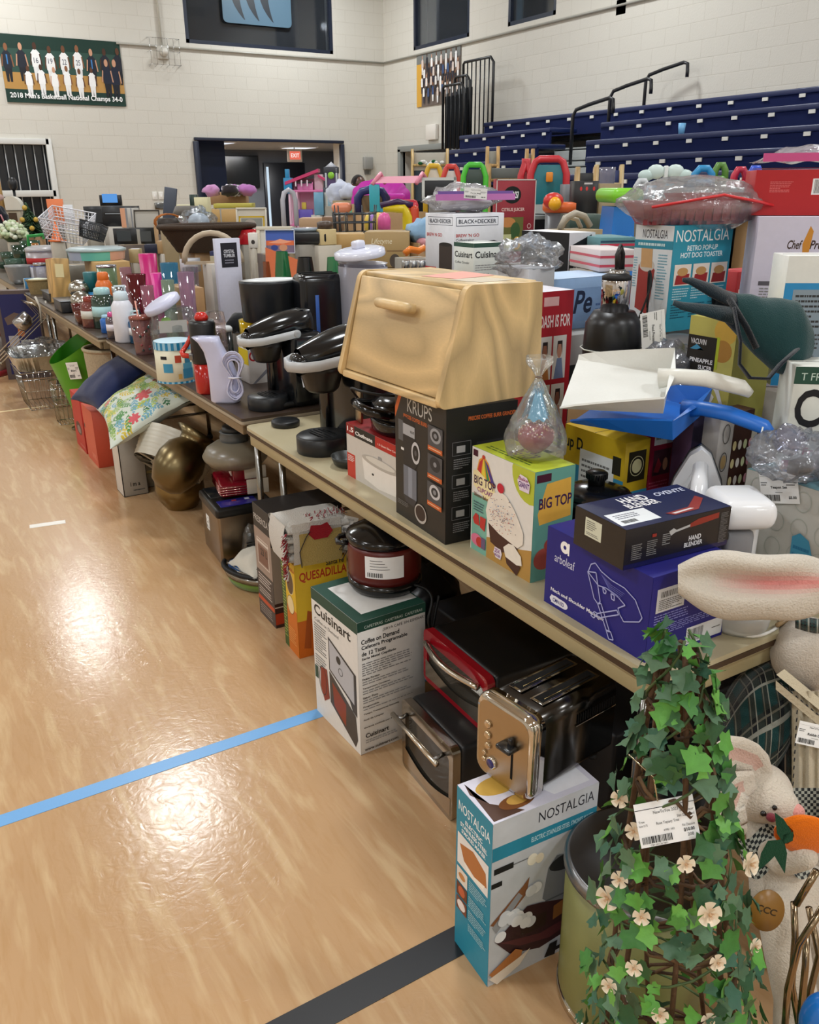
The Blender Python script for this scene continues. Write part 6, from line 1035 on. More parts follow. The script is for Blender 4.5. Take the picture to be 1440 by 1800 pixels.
for px, py in ((1070,1577),(1245,1604),(1205,1517),(1315,1518),(1115,1430+30),(1128,1610),(1115,1700),(1325,1662),(1160,1782),(1072,1732),(1090,1404),(1245,1792),(1090,1545),(1260,1690)):
    d = ray(px, py); q = Vector((0,0,CH))+d*((TB.y-.10)/d.y); z = max(.02, min(q.z, zt)); c_ = TB+ax(z); v = Vector((q.x-c_.x, q.y-c_.y, 0)); r_ = rz_(z)*1.12; 
    # nearest approach of the sight line to the cone surface
    best = None
    for j in range(400):
        w_ = Vector((0,0,CH))+d*(.9+j*.0018); cc = TB+ax(max(0,w_.z)); rr_ = math.hypot(w_.x-cc.x, w_.y-cc.y); e = rr_-(rz_(max(0,w_.z))*1.12+.012)
        if e < 0: best = w_; break
        if best is None or e < be: best, be = w_, e
        if best is w_: be = e
    cc = TB+ax(max(0,best.z)); n = (Vector((best.x-cc.x, best.y-cc.y, .03))+Vector((-CF.x,-CF.y,-CF.z))*.12); rose(best-TB, n, .017 if (px, py) in ((1070,1577),(1245,1604),(1315,1518)) else .012)
# price tag on the tree
w0, w1 = pd(1104,1418,DT), pd(1208,1398,DT); w2 = pd(1128,1492,DT); U_ = (w1-w0); V_ = (w0-w2); m = M(); wl, hl = U_.length, V_.length; U_.normalize(); N_ = U_.cross(V_).normalized(); V_ = N_.cross(U_)
X = Matrix(((U_.x,V_.x,N_.x,(w2-TB).x),(U_.y,V_.y,N_.y,(w2-TB).y),(U_.z,V_.z,N_.z,(w2-TB).z),(0,0,0,1)))
m.box((wl/2,hl/2,-.0004), (wl,hl,.0008), 'paper', '#f2f3f3', X=X)
pr(m, X, wl, hl, [('r',0,.845,1,.86,'#222'), ('t','NewToYou 2023',.3,.72,.72,.79,'#333'), ('t','Home Decor',.74,.66,.97,.72,'#444'), ('t','Size: Decorated',.68,.56,.97,.62,'#444'), ('t','Tree',.03,.56,.13,.61,'#444'), ('t','Item 0175',.03,.47,.17,.52,'#555'), ('t','Rose Topiary Tree',.32,.45,.7,.53,'#222'), ('t','4/9981 1603',.42,.3,.6,.35,'#555'), ('t','No Discount',.74,.33,.95,.39,'#444'), ('t','$10.00',.75,.2,.93,.29,'#222',1), ('t','208',.8,.1,.9,.17,'#222'), ('b',.04,.08,.55,.24), ('t','CBV 00128 9801',.16,.02,.45,.06,'#444')], 'paper', .0002, .00006)
m.build('price_tag', t)['label'] = 'white price tag reading Rose Topiary Tree'
m = M(); m.tube([w0.lerp(w1,.5)-TB, w0.lerp(w1,.5)-TB+Vector((0,.01,.03)), w0.lerp(w1,.45)-TB+Vector((0,.05,.04))], .0012, 'steel', '#c9c0a0', 5); m.build('tag_wire', t)
p = pd(1098, 1800, 1.33); m = M(); m.lathe([(.016,0),(.016,.05),(.013,.056),(0,.056)], 'satin', '#d4d0c4', 16); m.build('candle_stub', t, (p.x-TB.x, p.y-TB.y, max(0,p.z)))
m = M(); m.lathe([(.09,0),(.11,.01),(.12,.06),(.11,.065),(0,.06)], 'wicker', '#5a4128', 24); m.build('base', t)
# ================================================================ plush rabbits
def at_(x, y, D): return pd(x, y, D)
# small rabbit
D = 1.5; O = Vector((atY(1385,.78,.3).x, .78, 0)); O = pd(1385, 1700, D); O.z = 0
t = thing('plush_rabbit', 'small cream plush rabbit hugging a stuffed carrot beside the ivy tree', 'plush toy', tuple(O)); q = lambda x, y, dd=0: pd(x, y, D+dd)-O
def em(o, p, r, kind, col): m = M(); m.ell(p, r, kind, col, 14); return m.build(o, t)
CREAM = '#cfc4b4'
fused('body', t, [('e', q(1335,1392), (.062,.055,.05)), ('e', q(1362,1412,-.03), (.04,.042,.034)), ('e', q(1385,1425,-.045), (.022,.024,.02)),
  ('t', [q(1345,1440,.03), q(1370,1530,.05), q(1378,1600,.05)], [.035,.055,.058]), ('t', [q(1372,1600,.0), q(1385,1680,-.02), q(1400,1760,-.02), q(1405,1830,-.02)], [.042,.04,.038,.045]),
  ('t', [q(1340,1480,.02), q(1375,1512,-.06), q(1415,1505,-.1)], [.028,.027,.022]), ('t', [q(1430,1560,.05), q(1450,1650,.03), q(1460,1760,.03)], [.04,.038,.04])], 'plush', CREAM, .0055)
def ear(name, pts, w0, pink, par, off):
    m = M(); P = [Vector(p) for p in pts]
    def fn(u, v):
        k = min(int(v*(len(P)-1)), len(P)-2); f = v*(len(P)-1)-k; c_ = P[k].lerp(P[k+1], f); tg = (P[k+1]-P[k]).normalized(); s_ = tg.cross(Vector((CF.x,CF.y,CF.z))).normalized(); n_ = s_.cross(tg)
        ww = w0*(.35+.65*math.sin(math.pi*min(1,(v*.93+.07)))**.7); a = 2*math.pi*u; cx_ = math.cos(a); g = 1 if math.sin(a)*off < 0 else 1
        th = .32*ww*(1-.55*math.exp(-(cx_/.38)**2)*(1 if math.sin(a)*off > 0 else 0)); return c_+s_*(ww*cx_)+n_*(th*math.sin(a))
    m.surf(fn, 26, 20, 'plush', lambda u, v: pink if (math.sin(2*math.pi*u)*off > 0 and abs(math.cos(2*math.pi*u)) < .42 and .15 < v < .9) else CREAM, cu=True); return m.build(name, par)
ear('ear', [q(1345,1372,-.02), q(1325,1335,-.03), q(1290,1322,-.05), q(1258,1335,-.08), q(1238,1352,-.1)], .03, '#c9a596', t, -1)
ear('ear', [q(1325,1372,-.05), q(1292,1385,-.07), q(1278,1420,-.08), q(1290,1455,-.08), q(1308,1468,-.08)], .03, '#c9a596', t, -1)
em('nose', q(1356,1437,-.075), (.009,.009,.007), 'fabric', '#7a3038'); em('eye', q(1342,1430,-.07), .005, 'gloss', '#15100e'); em('eye', q(1362,1420,-.068), .0045, 'gloss', '#15100e'); em('blush_cheek', q(1398,1425,-.055), (.016,.016,.012), 'plush', '#dd9a90')
m = M(); m.surf(lambda u, v: q(1290+115*u+20*v, 1462+70*v+14*math.sin(u*9), .0-.03*math.sin(3.1*u)), 22, 14, 'fabric', lambda u, v: ('#24282a','#a9aca2')[(int(u*22)+int(v*14)) % 2]); m.build('checked_collar', t)
m = M(); m.surf(lambda u, v: q(1388+110*u, 1385+70*v, .02+.02*math.sin(u*6)), 22, 14, 'fabric', lambda u, v: ('#24282a','#a9aca2')[(int(u*22)+int(v*14)) % 2]); m.build('checked_scarf', t)
m = M(); X = Matrix.Translation(q(1348,1600,-.06)) @ Rz(-31) @ Rx(75); m.lathe([(0,0),(.03,0),(.03,.002),(0,.002)], 'satin', '#8c6428', 28, X=X, ry=1.25); m.text('CCC', X @ Tr(-.02,.002,.0025) @ Rz(-20), .036, .012, 'satin', '#2c1e10', True); m.build('brown_tag', t)['label'] = 'round brown tag with dark letters'
# carrot held by the rabbit: its own thing
c0 = pd(1400, 1470, D-.11); tc = thing('stuffed_carrot', 'orange stuffed carrot with dark green felt leaves held by the small rabbit', 'plush carrot', tuple(c0)); q2 = lambda x, y, dd=0: pd(x, y, D-.11+dd)-c0
m = M(); m.surf(lambda u, v: (lambda c_, r_: c_+Vector((CR.x,CR.y,CR.z))*0+Vector((0,0,1))*(r_*math.sin(6.283*u))+Vector((-.5,.85,0))*(r_*math.cos(6.283*u))*.8)(q2(1378+75*v, 1466+2*v), .002+.037*math.sin(math.pi*min(1, v*.85+.08))**.55*(1+.03*math.sin(6.283*u*11)*(1-v)**2)), 66, 16, 'fabric', '#e2700f', cu=True); m.build('carrot_body', tc)
m = M()
for P_ in (((1392,1462),(1378,1440),(1362,1428),(1366,1465),(1376,1480)), ((1378,1475),(1350,1478),(1338,1500),(1332,1532),(1352,1515),(1362,1505),(1380,1536),(1384,1500)), ((1376,1468),(1395,1462),(1394,1478),(1378,1484))):
    vs = [tuple(q2(x, y, -.03)) for x, y in P_]+[tuple(q2(x, y, -.024)) for x, y in P_]; n = len(P_); m.add(vs, [tuple(range(n)), tuple(reversed(range(n, 2*n)))]+[(i, n+i, n+(i+1) % n, (i+1) % n) for i in range(n)], 'fabric', '#16422a')
m.build('felt_leaves', tc)
# big rabbit
D = 1.74; O = pd(1420, 1300, D); O.z = 0; t = thing('plush_rabbit', 'large cream plush rabbit in a green plaid dress standing at the table end', 'plush toy', tuple(O)); q = lambda x, y, dd=0: pd(x, y, D+dd)-O
fused('body', t, [('e', q(1418,1148), (.075,.07,.078)), ('e', q(1440,1165,-.04), (.035,.035,.03)), ('t', [q(1440,1230,.04), q(1445,1330,.06), q(1450,1480,.06), q(1455,1620,.05)], [.05,.075,.08,.07]), ('t', [q(1430,1560,.04), q(1430,1700,.04)], [.045,.04])], 'plush', '#c9beb0', .007)
m = M(); 
def plaid(u, v):
    a, b = (u*8) % 1, (v*6) % 1
    if a < .07 or b < .06: return '#8f9086'
    if .3 < a < .36 or .36 < b < .42: return '#6a685c'
    if a < .45 and b < .5: return '#15181c'
    if a < .45 or b < .5: return '#2c3430'
    return '#173c3c'
def sl(u, v):
    c_ = q(1400-135*v, 1205+118*v+8*math.sin(v*6), .02); r_ = .04+.075*math.sin(math.pi*min(1, v*.85+.05))**.7; a = 6.283*u; return c_+Vector((.5,.5,.7)).normalized()*(r_*math.cos(a)*1.05)+Vector((CF.x,CF.y,CF.z))*(r_*.62*math.sin(a))+Vector((0,0,1))*.004*math.sin(u*40+v*5)
m.surf(sl, 130, 80, 'fabric', plaid, cu=True); m.add([tuple(sl(i/60, 1)) for i in range(60)], [tuple(range(60))], 'fabric', '#17312f'); m.build('plaid_sleeve', t)
m = M(); m.surf(lambda u, v: q(1382+60*u-60*v*0, 1215+260*v, -.02-.05*math.sin(math.pi*u)), 24, 40, 'fabric', plaid); m.build('plaid_dress', t)
m = M(); m.surf(lambda u, v: q(1392+62*u+0*v, 1215+190*v, -.075-.02*math.sin(u*3)+.006*math.sin(u*22)), 30, 12, 'fabric', '#c2b79f'); m.build('cream_apron', t)
m = M(); m.surf(lambda u, v: q(1365+85*u+14*v, 1186+70*u-(10*v)+0, -.085-.03*u+.01*v), 16, 4, 'fabric', '#c4b79c'); m.surf(lambda u, v: q(1364+86*u, 1196+72*u+16*v, -.09-.03*u), 16, 4, 'fabric', '#c4b79c')
for k in range(9): m.tube([q(1372+9*k, 1200+7.6*k, -.1-.003*k), q(1376+9*k, 1204+7.6*k, -.1-.003*k)], .0012, 'fabric', '#222', 4)
for k in range(11): m.tube([q(1402-k*.8, 1248+14*k, -.1), q(1401-k*.8, 1255+14*k, -.1)], .0012, 'fabric', '#222', 4)
m.build('stitched_collar', t)
# plaid cap piece on the head
m = M(); m.surf(lambda u, v: q(1398+60*u, 1078+26*v+10*math.sin(u*2), -.06-.02*math.sin(3*v)), 20, 10, 'fabric', plaid); m.build('plaid_bonnet', t)
w0, w1, w2 = q(1412,1268,-.12), q(1475,1282,-.12), q(1398,1306,-.12); U_, V_ = w1-w0, w0-w2; wl, hl = U_.length, V_.length; U_.normalize(); N_ = U_.cross(V_).normalized(); V_ = N_.cross(U_)
X = Matrix(((U_.x,V_.x,N_.x,w2.x),(U_.y,V_.y,N_.y,w2.y),(U_.z,V_.z,N_.z,w2.z),(0,0,0,1))); m = M(); pricetag(m=m, X=X, w=wl, h=hl, lines=('Rabbit Doll','$12.00')); m.build('price_tag', t)
# its long ear lying over the dark blue carton
De = 1.56
def earf(u, v):
    x = 1192+285*v; up = 62*math.sin(math.pi*min(1,v*.82+.09))**.75; cx_ = math.cos(6.283*u); yc_ = 1018+10*math.sin(3*v)+8*v; groove = math.exp(-((cx_-.12)/.33)**2)*(1 if math.sin(6.283*u) > 0 else 0)*max(0, math.sin(math.pi*min(1, v*1.15)))
    dd = -.05*abs(math.sin(6.283*u))**.7*(1 if math.sin(6.283*u) > 0 else -.6)*math.sin(math.pi*min(1,v*.8+.1))+.045*groove
    return q(x, yc_-up*cx_*(1.05+.12*math.sin(v*9)), De-D+dd)
m = M(); m.surf(earf, 46, 44, 'plush', lambda u, v: (lambda w_: tuple(a*(1-w_)+b*w_ for a, b in zip(c('#cfc6b8'), c('#d9847f'))))((1 if math.sin(6.283*u) > 0 else 0)*math.exp(-((math.cos(6.283*u)-.12)/.26)**2)*min(1, max(0, (v-.18)/.35))*.9), cu=True); m.build('long_ear', t)['label'] = 'long cream ear with pink lining'
# metal plant hoops / rods, lower right corner
t = thing('metal_rods', 'bundle of bronze coloured metal rods standing in the bottom right corner', 'metal rods', tuple(Vector((pd(1400,1790,1.25).x, pd(1400,1790,1.25).y, 0)))); O = t.location.copy(); q = lambda x, y, D: pd(x, y, D)-O
for P_ in (((1396,1586,1.3),(1398,1650,1.3),(1392,1730,1.3),(1404,1800,1.3)), ((1418,1643,1.28),(1416,1700,1.28),(1406,1800,1.28)), ((1436,1530,1.2),(1400,1590,1.22)), ((1450,1590,1.2),(1405,1660,1.22),(1385,1740,1.25),(1378,1830,1.28)), ((1422,1595,1.32),(1440,1680,1.32),(1425,1740,1.32),(1418,1800,1.32))):
    m = M(); m.tube([q(*p) for p in P_], .0052, 'steel', '#8c7a62', 10); m.build('rod', t)
m = M(); p = pd(1446,1800,1.15); m.ell((0,0,.0), (.03,.03,.05), 'gloss', '#1f6fc4', 18); one(m, 'blue_ball', 'bright blue ball just inside the bottom right corner', 'ball', (p.x, p.y, max(.05, p.z)))
# dark clutter under the near tables, black sacks added to deepen the shade
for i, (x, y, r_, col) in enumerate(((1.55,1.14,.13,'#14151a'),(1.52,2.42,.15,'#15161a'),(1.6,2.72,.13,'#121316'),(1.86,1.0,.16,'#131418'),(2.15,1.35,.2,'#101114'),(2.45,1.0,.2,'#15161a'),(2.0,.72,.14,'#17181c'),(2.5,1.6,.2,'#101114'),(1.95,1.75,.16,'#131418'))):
    m = M(); m.ell((0,0,r_*.9), (r_,r_,r_*.95), 'satin', col, 22, k=(.35,2.5,i*3.1)); one(m, 'dark_fill_sack', 'black plastic sack in the shade under the nearest tables', 'sack', (x, y, 0), group='black sacks under the beige table')
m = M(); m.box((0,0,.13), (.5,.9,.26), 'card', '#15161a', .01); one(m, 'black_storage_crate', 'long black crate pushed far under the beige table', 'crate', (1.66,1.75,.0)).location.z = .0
# ================================================================ goods on the dark tables
def st(px, X, z=DZ): return onX(px, X, z)
def H(p, y): return max(.01, hz(p, y)-p.z)
def prof(m, P, R, Hh, X=None, n=26):      # P: list of (kind, colour, [(r,z) fractions])
    for kind, col, pts in P: m.lathe([(a*R, b*Hh) for a, b in pts], kind, col, n, X=X)
def vessel(name, label, cat, px, X, ytop, wpx, P, z=DZ, rot=None, group=None, n=26, parts=None):
    p = st(px, X, z); Rr = wpx*mpp(p)/2; Hh = H(p, ytop); t = thing(name, label, cat, tuple(p), 0, group, rot)
    for nm, q in P.items():
        m = M(); prof(m, q, Rr, Hh, n=n); m.build(nm, t)
    return t, Rr, Hh
def bottle(name, label, px, X, ytop, wpx, col, cap, kind='gloss', capk='gloss', cat='water bottle', band=None, z=DZ, rot=None, loop=False, straw=None):
    P = {'body': [(kind, col, [(.85,0),(1,.03),(1,.72),(.72,.82),(.6,.84)])], 'cap': [(capk, cap, [(.66,.83),(.7,.84),(.66,.97),(.5,1),(0,1)])]}
    if band: P['label_band'] = [('paper', band, [(1.01,.3),(1.01,.55)])]
    t, R_, h = vessel(name, label, cat, px, X, ytop, wpx, P, z, rot)
    if loop: m = M(); m.tube([(-.5*R_,0,h*.97),(-.45*R_,0,h*1.1),(.45*R_,0,h*1.1),(.5*R_,0,h*.97)], .004+.05*R_, capk, cap); m.build('carry_loop', t)
    if straw: m = M(); m.tube([(0,0,h*.9),(R_*.3,0,h*1.18)], .004, 'satin', straw); m.build('straw', t)
    return t
# white garment steamer
p = at(398,706,DZ); hs = H(p, 592); t = thing('garment_steamer', 'white handheld garment steamer with tied white cord on the dark table', 'garment steamer', tuple(p), -35)
m = M(); ring_loft(m, [[(a*s_+dx, b*s2, z*hs) for a, b in rrect(.062,.036,.03,5)] for z, s_, s2, dx in ((0,.9,.9,0),(.03,1,1,0),(.35,1,1,0),(.6,.85,.95,-.012),(.78,.72,.9,-.03),(.92,.75,.95,-.05),(1,.9,.98,-.065))], 'gloss', '#c9cbe6'); m.build('body', t)
m = M(); m.box((-.055,0,hs*.35), (.004,.012,hs*.3), 'clear', '#9aa0c0'); m.build('water_gauge', t); m = M(); m.lathe([(0,0),(.02,0),(.02,.004),(0,.004)], 'satin', '#b9bbd2', 16, X=Tr(-.075,0,hs*.99)); m.build('steam_nozzle', t)
def coil(name, par, c0, sx, sz, n, r, col, y=.0):
    pts = []; rr = random.Random(6)
    for k in range(n*10): a = k/10*2*math.pi; s_ = .6+.4*math.sin(k*.37); pts.append((c0[0]+sx*math.sin(a)*s_, c0[1]+y+.006*math.sin(k*.9)+(k % 3)*.002, c0[2]+sz*math.sin(a*.5+.4)*(.75+.25*math.cos(k*.21))))
    return cord(name, par, pts, r, col)
cd_ = thing('cord_anchor', '', ''); bpy.data.objects.remove(cd_)
m = M(); rr = random.Random(2)
for k in range(7):
    s1, s2 = rr.uniform(.7,1.1), rr.uniform(.7,1.1); P_ = []
    for j in range(28): a = 2*math.pi*j/28; P_.append((.055+.055*math.sin(a)*s1*abs(math.cos(a*.5))**.3+.0*k, -.05+.004*k+.004*math.sin(a*3), hs*.42+hs*.36*math.cos(a)*s2*(1 if math.cos(a) > 0 else .9)))
    P_ = [(.06+(x-.06)*(.25+.75*min(1, abs(z-hs*.42)/(hs*.25))), y, z) for x, y, z in P_]; m.tube(P_, .0038, 'rubber', '#cfd0ea', 6, closed=True)
m.tube([(.035,-.06,hs*.42),(.06,-.066,hs*.42),(.09,-.05,hs*.42)], .004, 'satin', '#dfe0f0', 6); m.build('tied_cord', t)
# yellow and white carton
bx('popcorn_maker_box', 'yellow topped white carton with large red lettering behind the steamer', st(440,1.36), .14, .12, .155, 0, '#d8d6d4', {'W': [('r',0,.55,1,1,'#e0c81e')], 'S': [('r',0,0,1,1,'#d9d6d2'), ('t','Cheer',.02,.66,.98,.96,'#b8202c',1), ('p',[(.1,0),(.6,.4),(.7,.34),(.2,0)],'#8a8c96')]})
p = st(438,1.42); t = thing('yellow_tote', 'bright yellow plastic tub standing on the white carton', 'tub', (st(440,1.36).x+.07, st(440,1.36).y+.06, DZ+.156)); h = .125; m = M(); m.lathe([(.062,0),(.07,.005),(.076,h)], 'tint', '#e6cf10', 30); m.lathe([(.058,.002),(.072,h-.002)], 'satin', '#e0c612', 30); m.build('tub_body', t)
cord('black_strap', t, [(.02,-.07,h*.3),(.0,-.085,h*.6),(.03,-.08,h*.9),(.06,-.06,h),(.03,-.085,h*.5),(-.02,-.085,h*.25)], .006, '#141414')
t.children[-1].name = 'strap'
# black drum on white post
p = st(489,1.47); t = thing('drum_fan', 'black oval drum on a thin white post behind the yellow tub', 'drum', tuple(p)); z1, z0 = hz(p, 492)-DZ, hz(p, 562)-DZ
m = M(); m.lathe([(.135,z0),(.14,z0+.004),(.148,z1-.01),(.148,z1)], 'satin', '#1d2126', 40, ry=.7); m.build('drum_body', t); m = M(); m.lathe([(.14,z1+.001),(.08,z1+.006),(0,z1+.007)], 'satin', '#d6dadc', 30, ry=.7); m.build('top_sheet', t)
m = M(); m.tube([(0,0,.004),(0,0,z0)], .006, 'satin', '#d9d8d2', 10); m.lathe([(.035,0),(.03,.006),(0,.008)], 'satin', '#d9d8d2', 20); m.lathe([(.03,z0-.012),(.034,z0-.001)], 'satin', '#cfcfc9', 20); m.build('white_post', t)
# black toaster-like warmer behind
p = st(567,1.62); h = H(p, 480); t = thing('black_toaster', 'glossy black two slot toaster with blue reflection beside the clear dispenser', 'toaster', (p.x, p.y, DZ+.08), -8); sup((p.x-.1,p.y-.07,DZ), .2, .14, DZ, DZ+.079)
m = M(); m.box((0,0,(h-.08)/2), (.2,.15,h-.08), 'gloss', '#15171c', .03, 4); m.build('body', t); m = M(); m.box((0,-.03,h-.079), (.15,.022,.004), 'matte', '#050505'); m.box((0,.03,h-.079), (.15,.022,.004), 'matte', '#050505'); m.build('bread_slots', t)
m = M(); m.box((-.03,-.076,(h-.08)*.5), (.016,.004,h*.5), 'gloss', '#3a62b0', .001); m.build('painted_reflection', t)  # blue strip painted on the side to imitate a reflection
bx('blue_red_box', 'small dark blue and red box under the black toaster', st(538,1.44), .14, .12, .08, 0, '#1c2a6a', {'S': [('r',.6,0,1,1,'#a02030'), ('l',.1,.2,.5,.8,3,'#8090d0')]})
F = st(592,1.40); t_ = bx('toaster_box', 'tilted white and red toaster carton leaning behind the front coffee brewer', (F.x+.02, F.y, DZ+.12), .12, .24, .14, 12, '#d9dbe2', {'W': [('r',0,0,1,1,'#dfe2ea'), ('l',.08,.3,.5,.7,6,'#8a8c96'), ('e',.65,.4,.07,.14,'#9a9ca6'), ('e',.82,.4,.05,.12,'#9a9ca6')], 'S': [('r',0,0,1,1,'#b0262c')], 'TW': [('r',0,0,1,1,'#e0e6ec'), ('p',[(.2,.3),(.3,.8),(.9,.7),(.8,.25)],'#8cc4cc')]}, tilt=(-14,0)); sup((F.x+.03,F.y+.02,DZ), .1, .18, DZ, DZ+.118)
# black canister behind thermos
vessel('black_canister', 'short black canister between the thermos and the yellow tub', 'canister', 396, 1.36, 574, 36, {'body': [('gloss','#15171b',[(.95,0),(1,.03),(1,.9)])], 'lid': [('satin','#c9cdd0',[(1.02,.9),(1.02,.96),(.9,1),(0,1)])]})
# red black travel flask
p = at(366,690,DZ); h = H(p, 548); t = thing('insulated_flask', 'red and black insulated flask with a fold-out red handle', 'flask', tuple(p), -40)
m = M(); m.lathe([(.045,0),(.05,.008),(.052,h*.4)], 'gloss', '#b3241e', 30); m.build('red_body', t); m = M(); m.lathe([(.053,h*.38),(.056,h*.41),(.056,h*.86),(.05,h*.9),(0,h*.9)], 'satin', '#16171a', 30); m.build('black_collar', t)
m = M(); m.lathe([(.028,h*.9),(.03,h*.94),(.02,h*.99),(0,h)], 'gloss', '#c02a20', 22); m.build('red_stopper', t); m = M(); m.tube([(-.05,0,h*.72),(-.075,0,h*.6),(-.1,-.01,h*.5),(-.085,-.03,h*.48),(-.05,-.03,h*.47)], [.01,.01,.012,.012,.01], 'gloss', '#c8382a', 10); m.box((-.045,-.035,h*.47), (.02,.02,.03), 'steel', '#8a8c90', .004); m.build('handle', t)
# ice cream pail
p = at(312,668,DZ); h = H(p, 598); t = thing('cupcake_jar', 'clear round tub with blue striped lid and a blue cupcake picture', 'tub', tuple(p)); Rj = 34*mpp(p)
m = M(); m.lathe([(Rj*.95,0),(Rj,.006),(Rj,h*.84)], 'paper', '#d8d4bc', 36); m.build('printed_tub', t)
m = M(); m.surf(lambda u, v: (Rj*1.02*math.cos(6.283*u), Rj*1.02*math.sin(6.283*u), h*(.82+.18*v)), 44, 2, 'gloss', lambda u, v: ('#1f86b8','#9ccce4')[int(u*44) % 2], cu=True, sm=False); m.lathe([(Rj,h),(Rj*.9,h*1.01),(0,h*1.01)], 'satin', '#bcd8e6', 36); m.surf(lambda u, v: (Rj*1.01*math.cos(6.283*u), Rj*1.01*math.sin(6.283*u), h*(.0+.05*v)), 44, 2, 'gloss', lambda u, v: ('#1f86b8','#9ccce4')[int(u*44) % 2], cu=True, sm=False); m.build('striped_lid', t)
m = M(); cyl = lambda a, b, z0, z1, k=1.012: (lambda u, v: (Rj*k*math.cos(rad(-125+a+(b-a)*u)), Rj*k*math.sin(rad(-125+a+(b-a)*u)), h*(z0+(z1-z0)*v)))
m.surf(cyl(38,72,.12,.36), 8, 2, 'paper', '#3f8cb4'); m.surf(cyl(40,70,.36,.5), 8, 2, 'paper', '#5aa8cc'); m.surf(cyl(46,64,.5,.62), 8, 2, 'paper', '#3f8cb4'); m.surf(cyl(-18,10,.28,.5), 8, 2, 'paper', '#4a9cc4'); m.surf(cyl(18,36,.52,.7), 8, 2, 'paper', '#c0503c'); m.surf(cyl(24,34,.12,.24), 5, 2, 'paper', '#c8a458'); m.surf(cyl(-25,-5,.6,.68), 5, 2, 'paper', '#2a2a2c'); m.build('cupcake_picture', t)
# tilted cookie jar standing behind/on it
p = onX(312,1.30,DZ); t = thing('cookie_jar', 'large clear jar with a tilted white screw lid holding green trinkets', 'jar', (p.x, p.y, DZ+.002), 0); h = H(p, 522); Rj = 42*mpp(p); sup((1.2,p.y+.2,DZ),.01,.01,DZ,DZ+.01) if False else None
m = M(); m.lathe([(Rj*.85,0),(Rj,.02),(Rj,h*.55),(Rj*.8,h*.75),(Rj*.62,h*.82)], 'clear', '#e0e8ea', 36); m.build('glass_body', t)
Xl = Tr(-Rj*.35,0,h*.84) @ Ry(-28); m = M(); m.lathe([(Rj*.76,0),(Rj*.78,.004),(Rj*.78,.028),(Rj*.7,.034),(0,.034)], 'satin', '#c2c4dc', 36, X=Xl); m.build('screw_lid', t)
m = M(); m.box((-Rj*.15,-Rj*.97,h*.55), (Rj*1.1,.002,h*.2), 'paper', '#b9bab8', X=Rz(-10)); m.build('paper_label', t)
m = M(); rr = random.Random(8)
for k in range(9): m.ell((rr.uniform(-.5,.3)*Rj, rr.uniform(-.5,.3)*Rj, h*rr.uniform(.42,.62)), (Rj*.22,Rj*.2,Rj*.14), 'satin', ('#7cc83c','#9ad850','#d88a70')[k % 3], 8)
m.build('green_trinkets', t)
# kraft box, clear cup stack
abx('kraft_box', 'kraft cardboard box with a small round stamp behind the clear jar', 303, 330, 366, 508, 1.5, DZ, '#a58258', {'S': [('o',.42,.6,.16,.16,.003,'#3a2c20')], 'W': [('o',.5,.6,.1,.16,.003,'#3a2c20')]}, base=DZ)
for k in range(4):
    p = st(386,1.30); m = M(); z = k*.048; s_ = 1-.04*k; m.shell([(.06*s_,z),(.055*s_,z+.07),(.046*s_,z+.078)], 'clear', '#ecdfe4', 26); m.lathe([(.062*s_,z),(.062*s_,z+.006)], 'clear', '#f0eef2', 26); one(m, 'clear_dessert_cup', 'clear fluted dessert cup in the upturned stack behind the flask', 'cup', (p.x, p.y, DZ), group='upturned clear dessert cups')
for k in range(2): p = st(386,1.30); m = M(); z = .2+k*.04; m.shell([(.052,z),(.045,z+.06),(.04,z+.064)], 'clear', '#f0e6ea', 26); one(m, 'clear_dessert_cup', 'clear fluted dessert cup in the upturned stack behind the flask', 'cup', (p.x, p.y, DZ), group='upturned clear dessert cups')
# bottles and tumblers along the front edge
t, R_, h = vessel('straw_tumbler', 'pink tinted tumbler with pink lid and straw', 'tumbler', 255, 1.16, 553, 40, {'body': [('tint','#b88484',[(.72,0),(.76,.02),(.98,.9)])], 'lid': [('tint','#d88a7c',[(1.02,.9),(1.04,.93),(1.0,.97),(0,1)])]}); m = M(); m.tube([(-.0,0,h*.1),(-.02,0,h*1.35)], .004, 'satin', '#e09a88'); m.build('straw', t); m = M(); rr = random.Random(3)
for k in range(14): a = rr.uniform(-2.6,-.4); z = rr.uniform(.1,.8)*h; r_ = R_*(.76+.22*z/h)*1.01; m.ell((r_*math.cos(a), r_*math.sin(a), z), (.008,.008,.008), 'satin', ('#2c3430','#8a3a40','#3a5a5c')[k % 3], 7)
m.build('floral_print', t)
bottle('water_bottle', 'tall white water bottle with handle loop and grey letter', 222, 1.17, 512, 36, '#dcdfea', '#cfe0ea', 'satin', 'satin', loop=True)
p = st(222,1.17); m = M(); m.text('N', Matrix.Translation((p.x-.012,p.y-.046,DZ+.03)) @ Matrix(((1,0,0,0),(0,0,-1,0),(0,1,0,0),(0,0,0,1))), .022, .045, 'satin', '#55565c', True)
bottle('water_bottle', 'sky blue water bottle with a white label band', 243, 1.22, 552, 26, '#3a8cc0', '#bcd6dc', 'tint', band='#e4e8ee', loop=True)
bottle('water_bottle', 'slim blue bottle leaning beside the coral bottle', 190, 1.16, 553, 22, '#2f6cc0', '#9cc8e0', 'gloss', band=None)
bottle('water_bottle', 'pink lidded clear bottle with a purple base', 203, 1.15, 548, 26, '#9a8a8c', '#c8488c', 'tint', band='#e0dce6')
bottle('water_bottle', 'clear and turquoise bottle with pale blue cap and dark spout', 187, 1.2, 505, 40, '#5a7a6c', '#a8d4d8', 'tint', band='#b0d8dc')
bottle('shaker_bottle', 'coral pink shaker bottle nearest the table edge', 166, 1.14, 520, 38, '#b8706a', '#cc5a50', 'tint', 'tint', band='#cfd0c8')
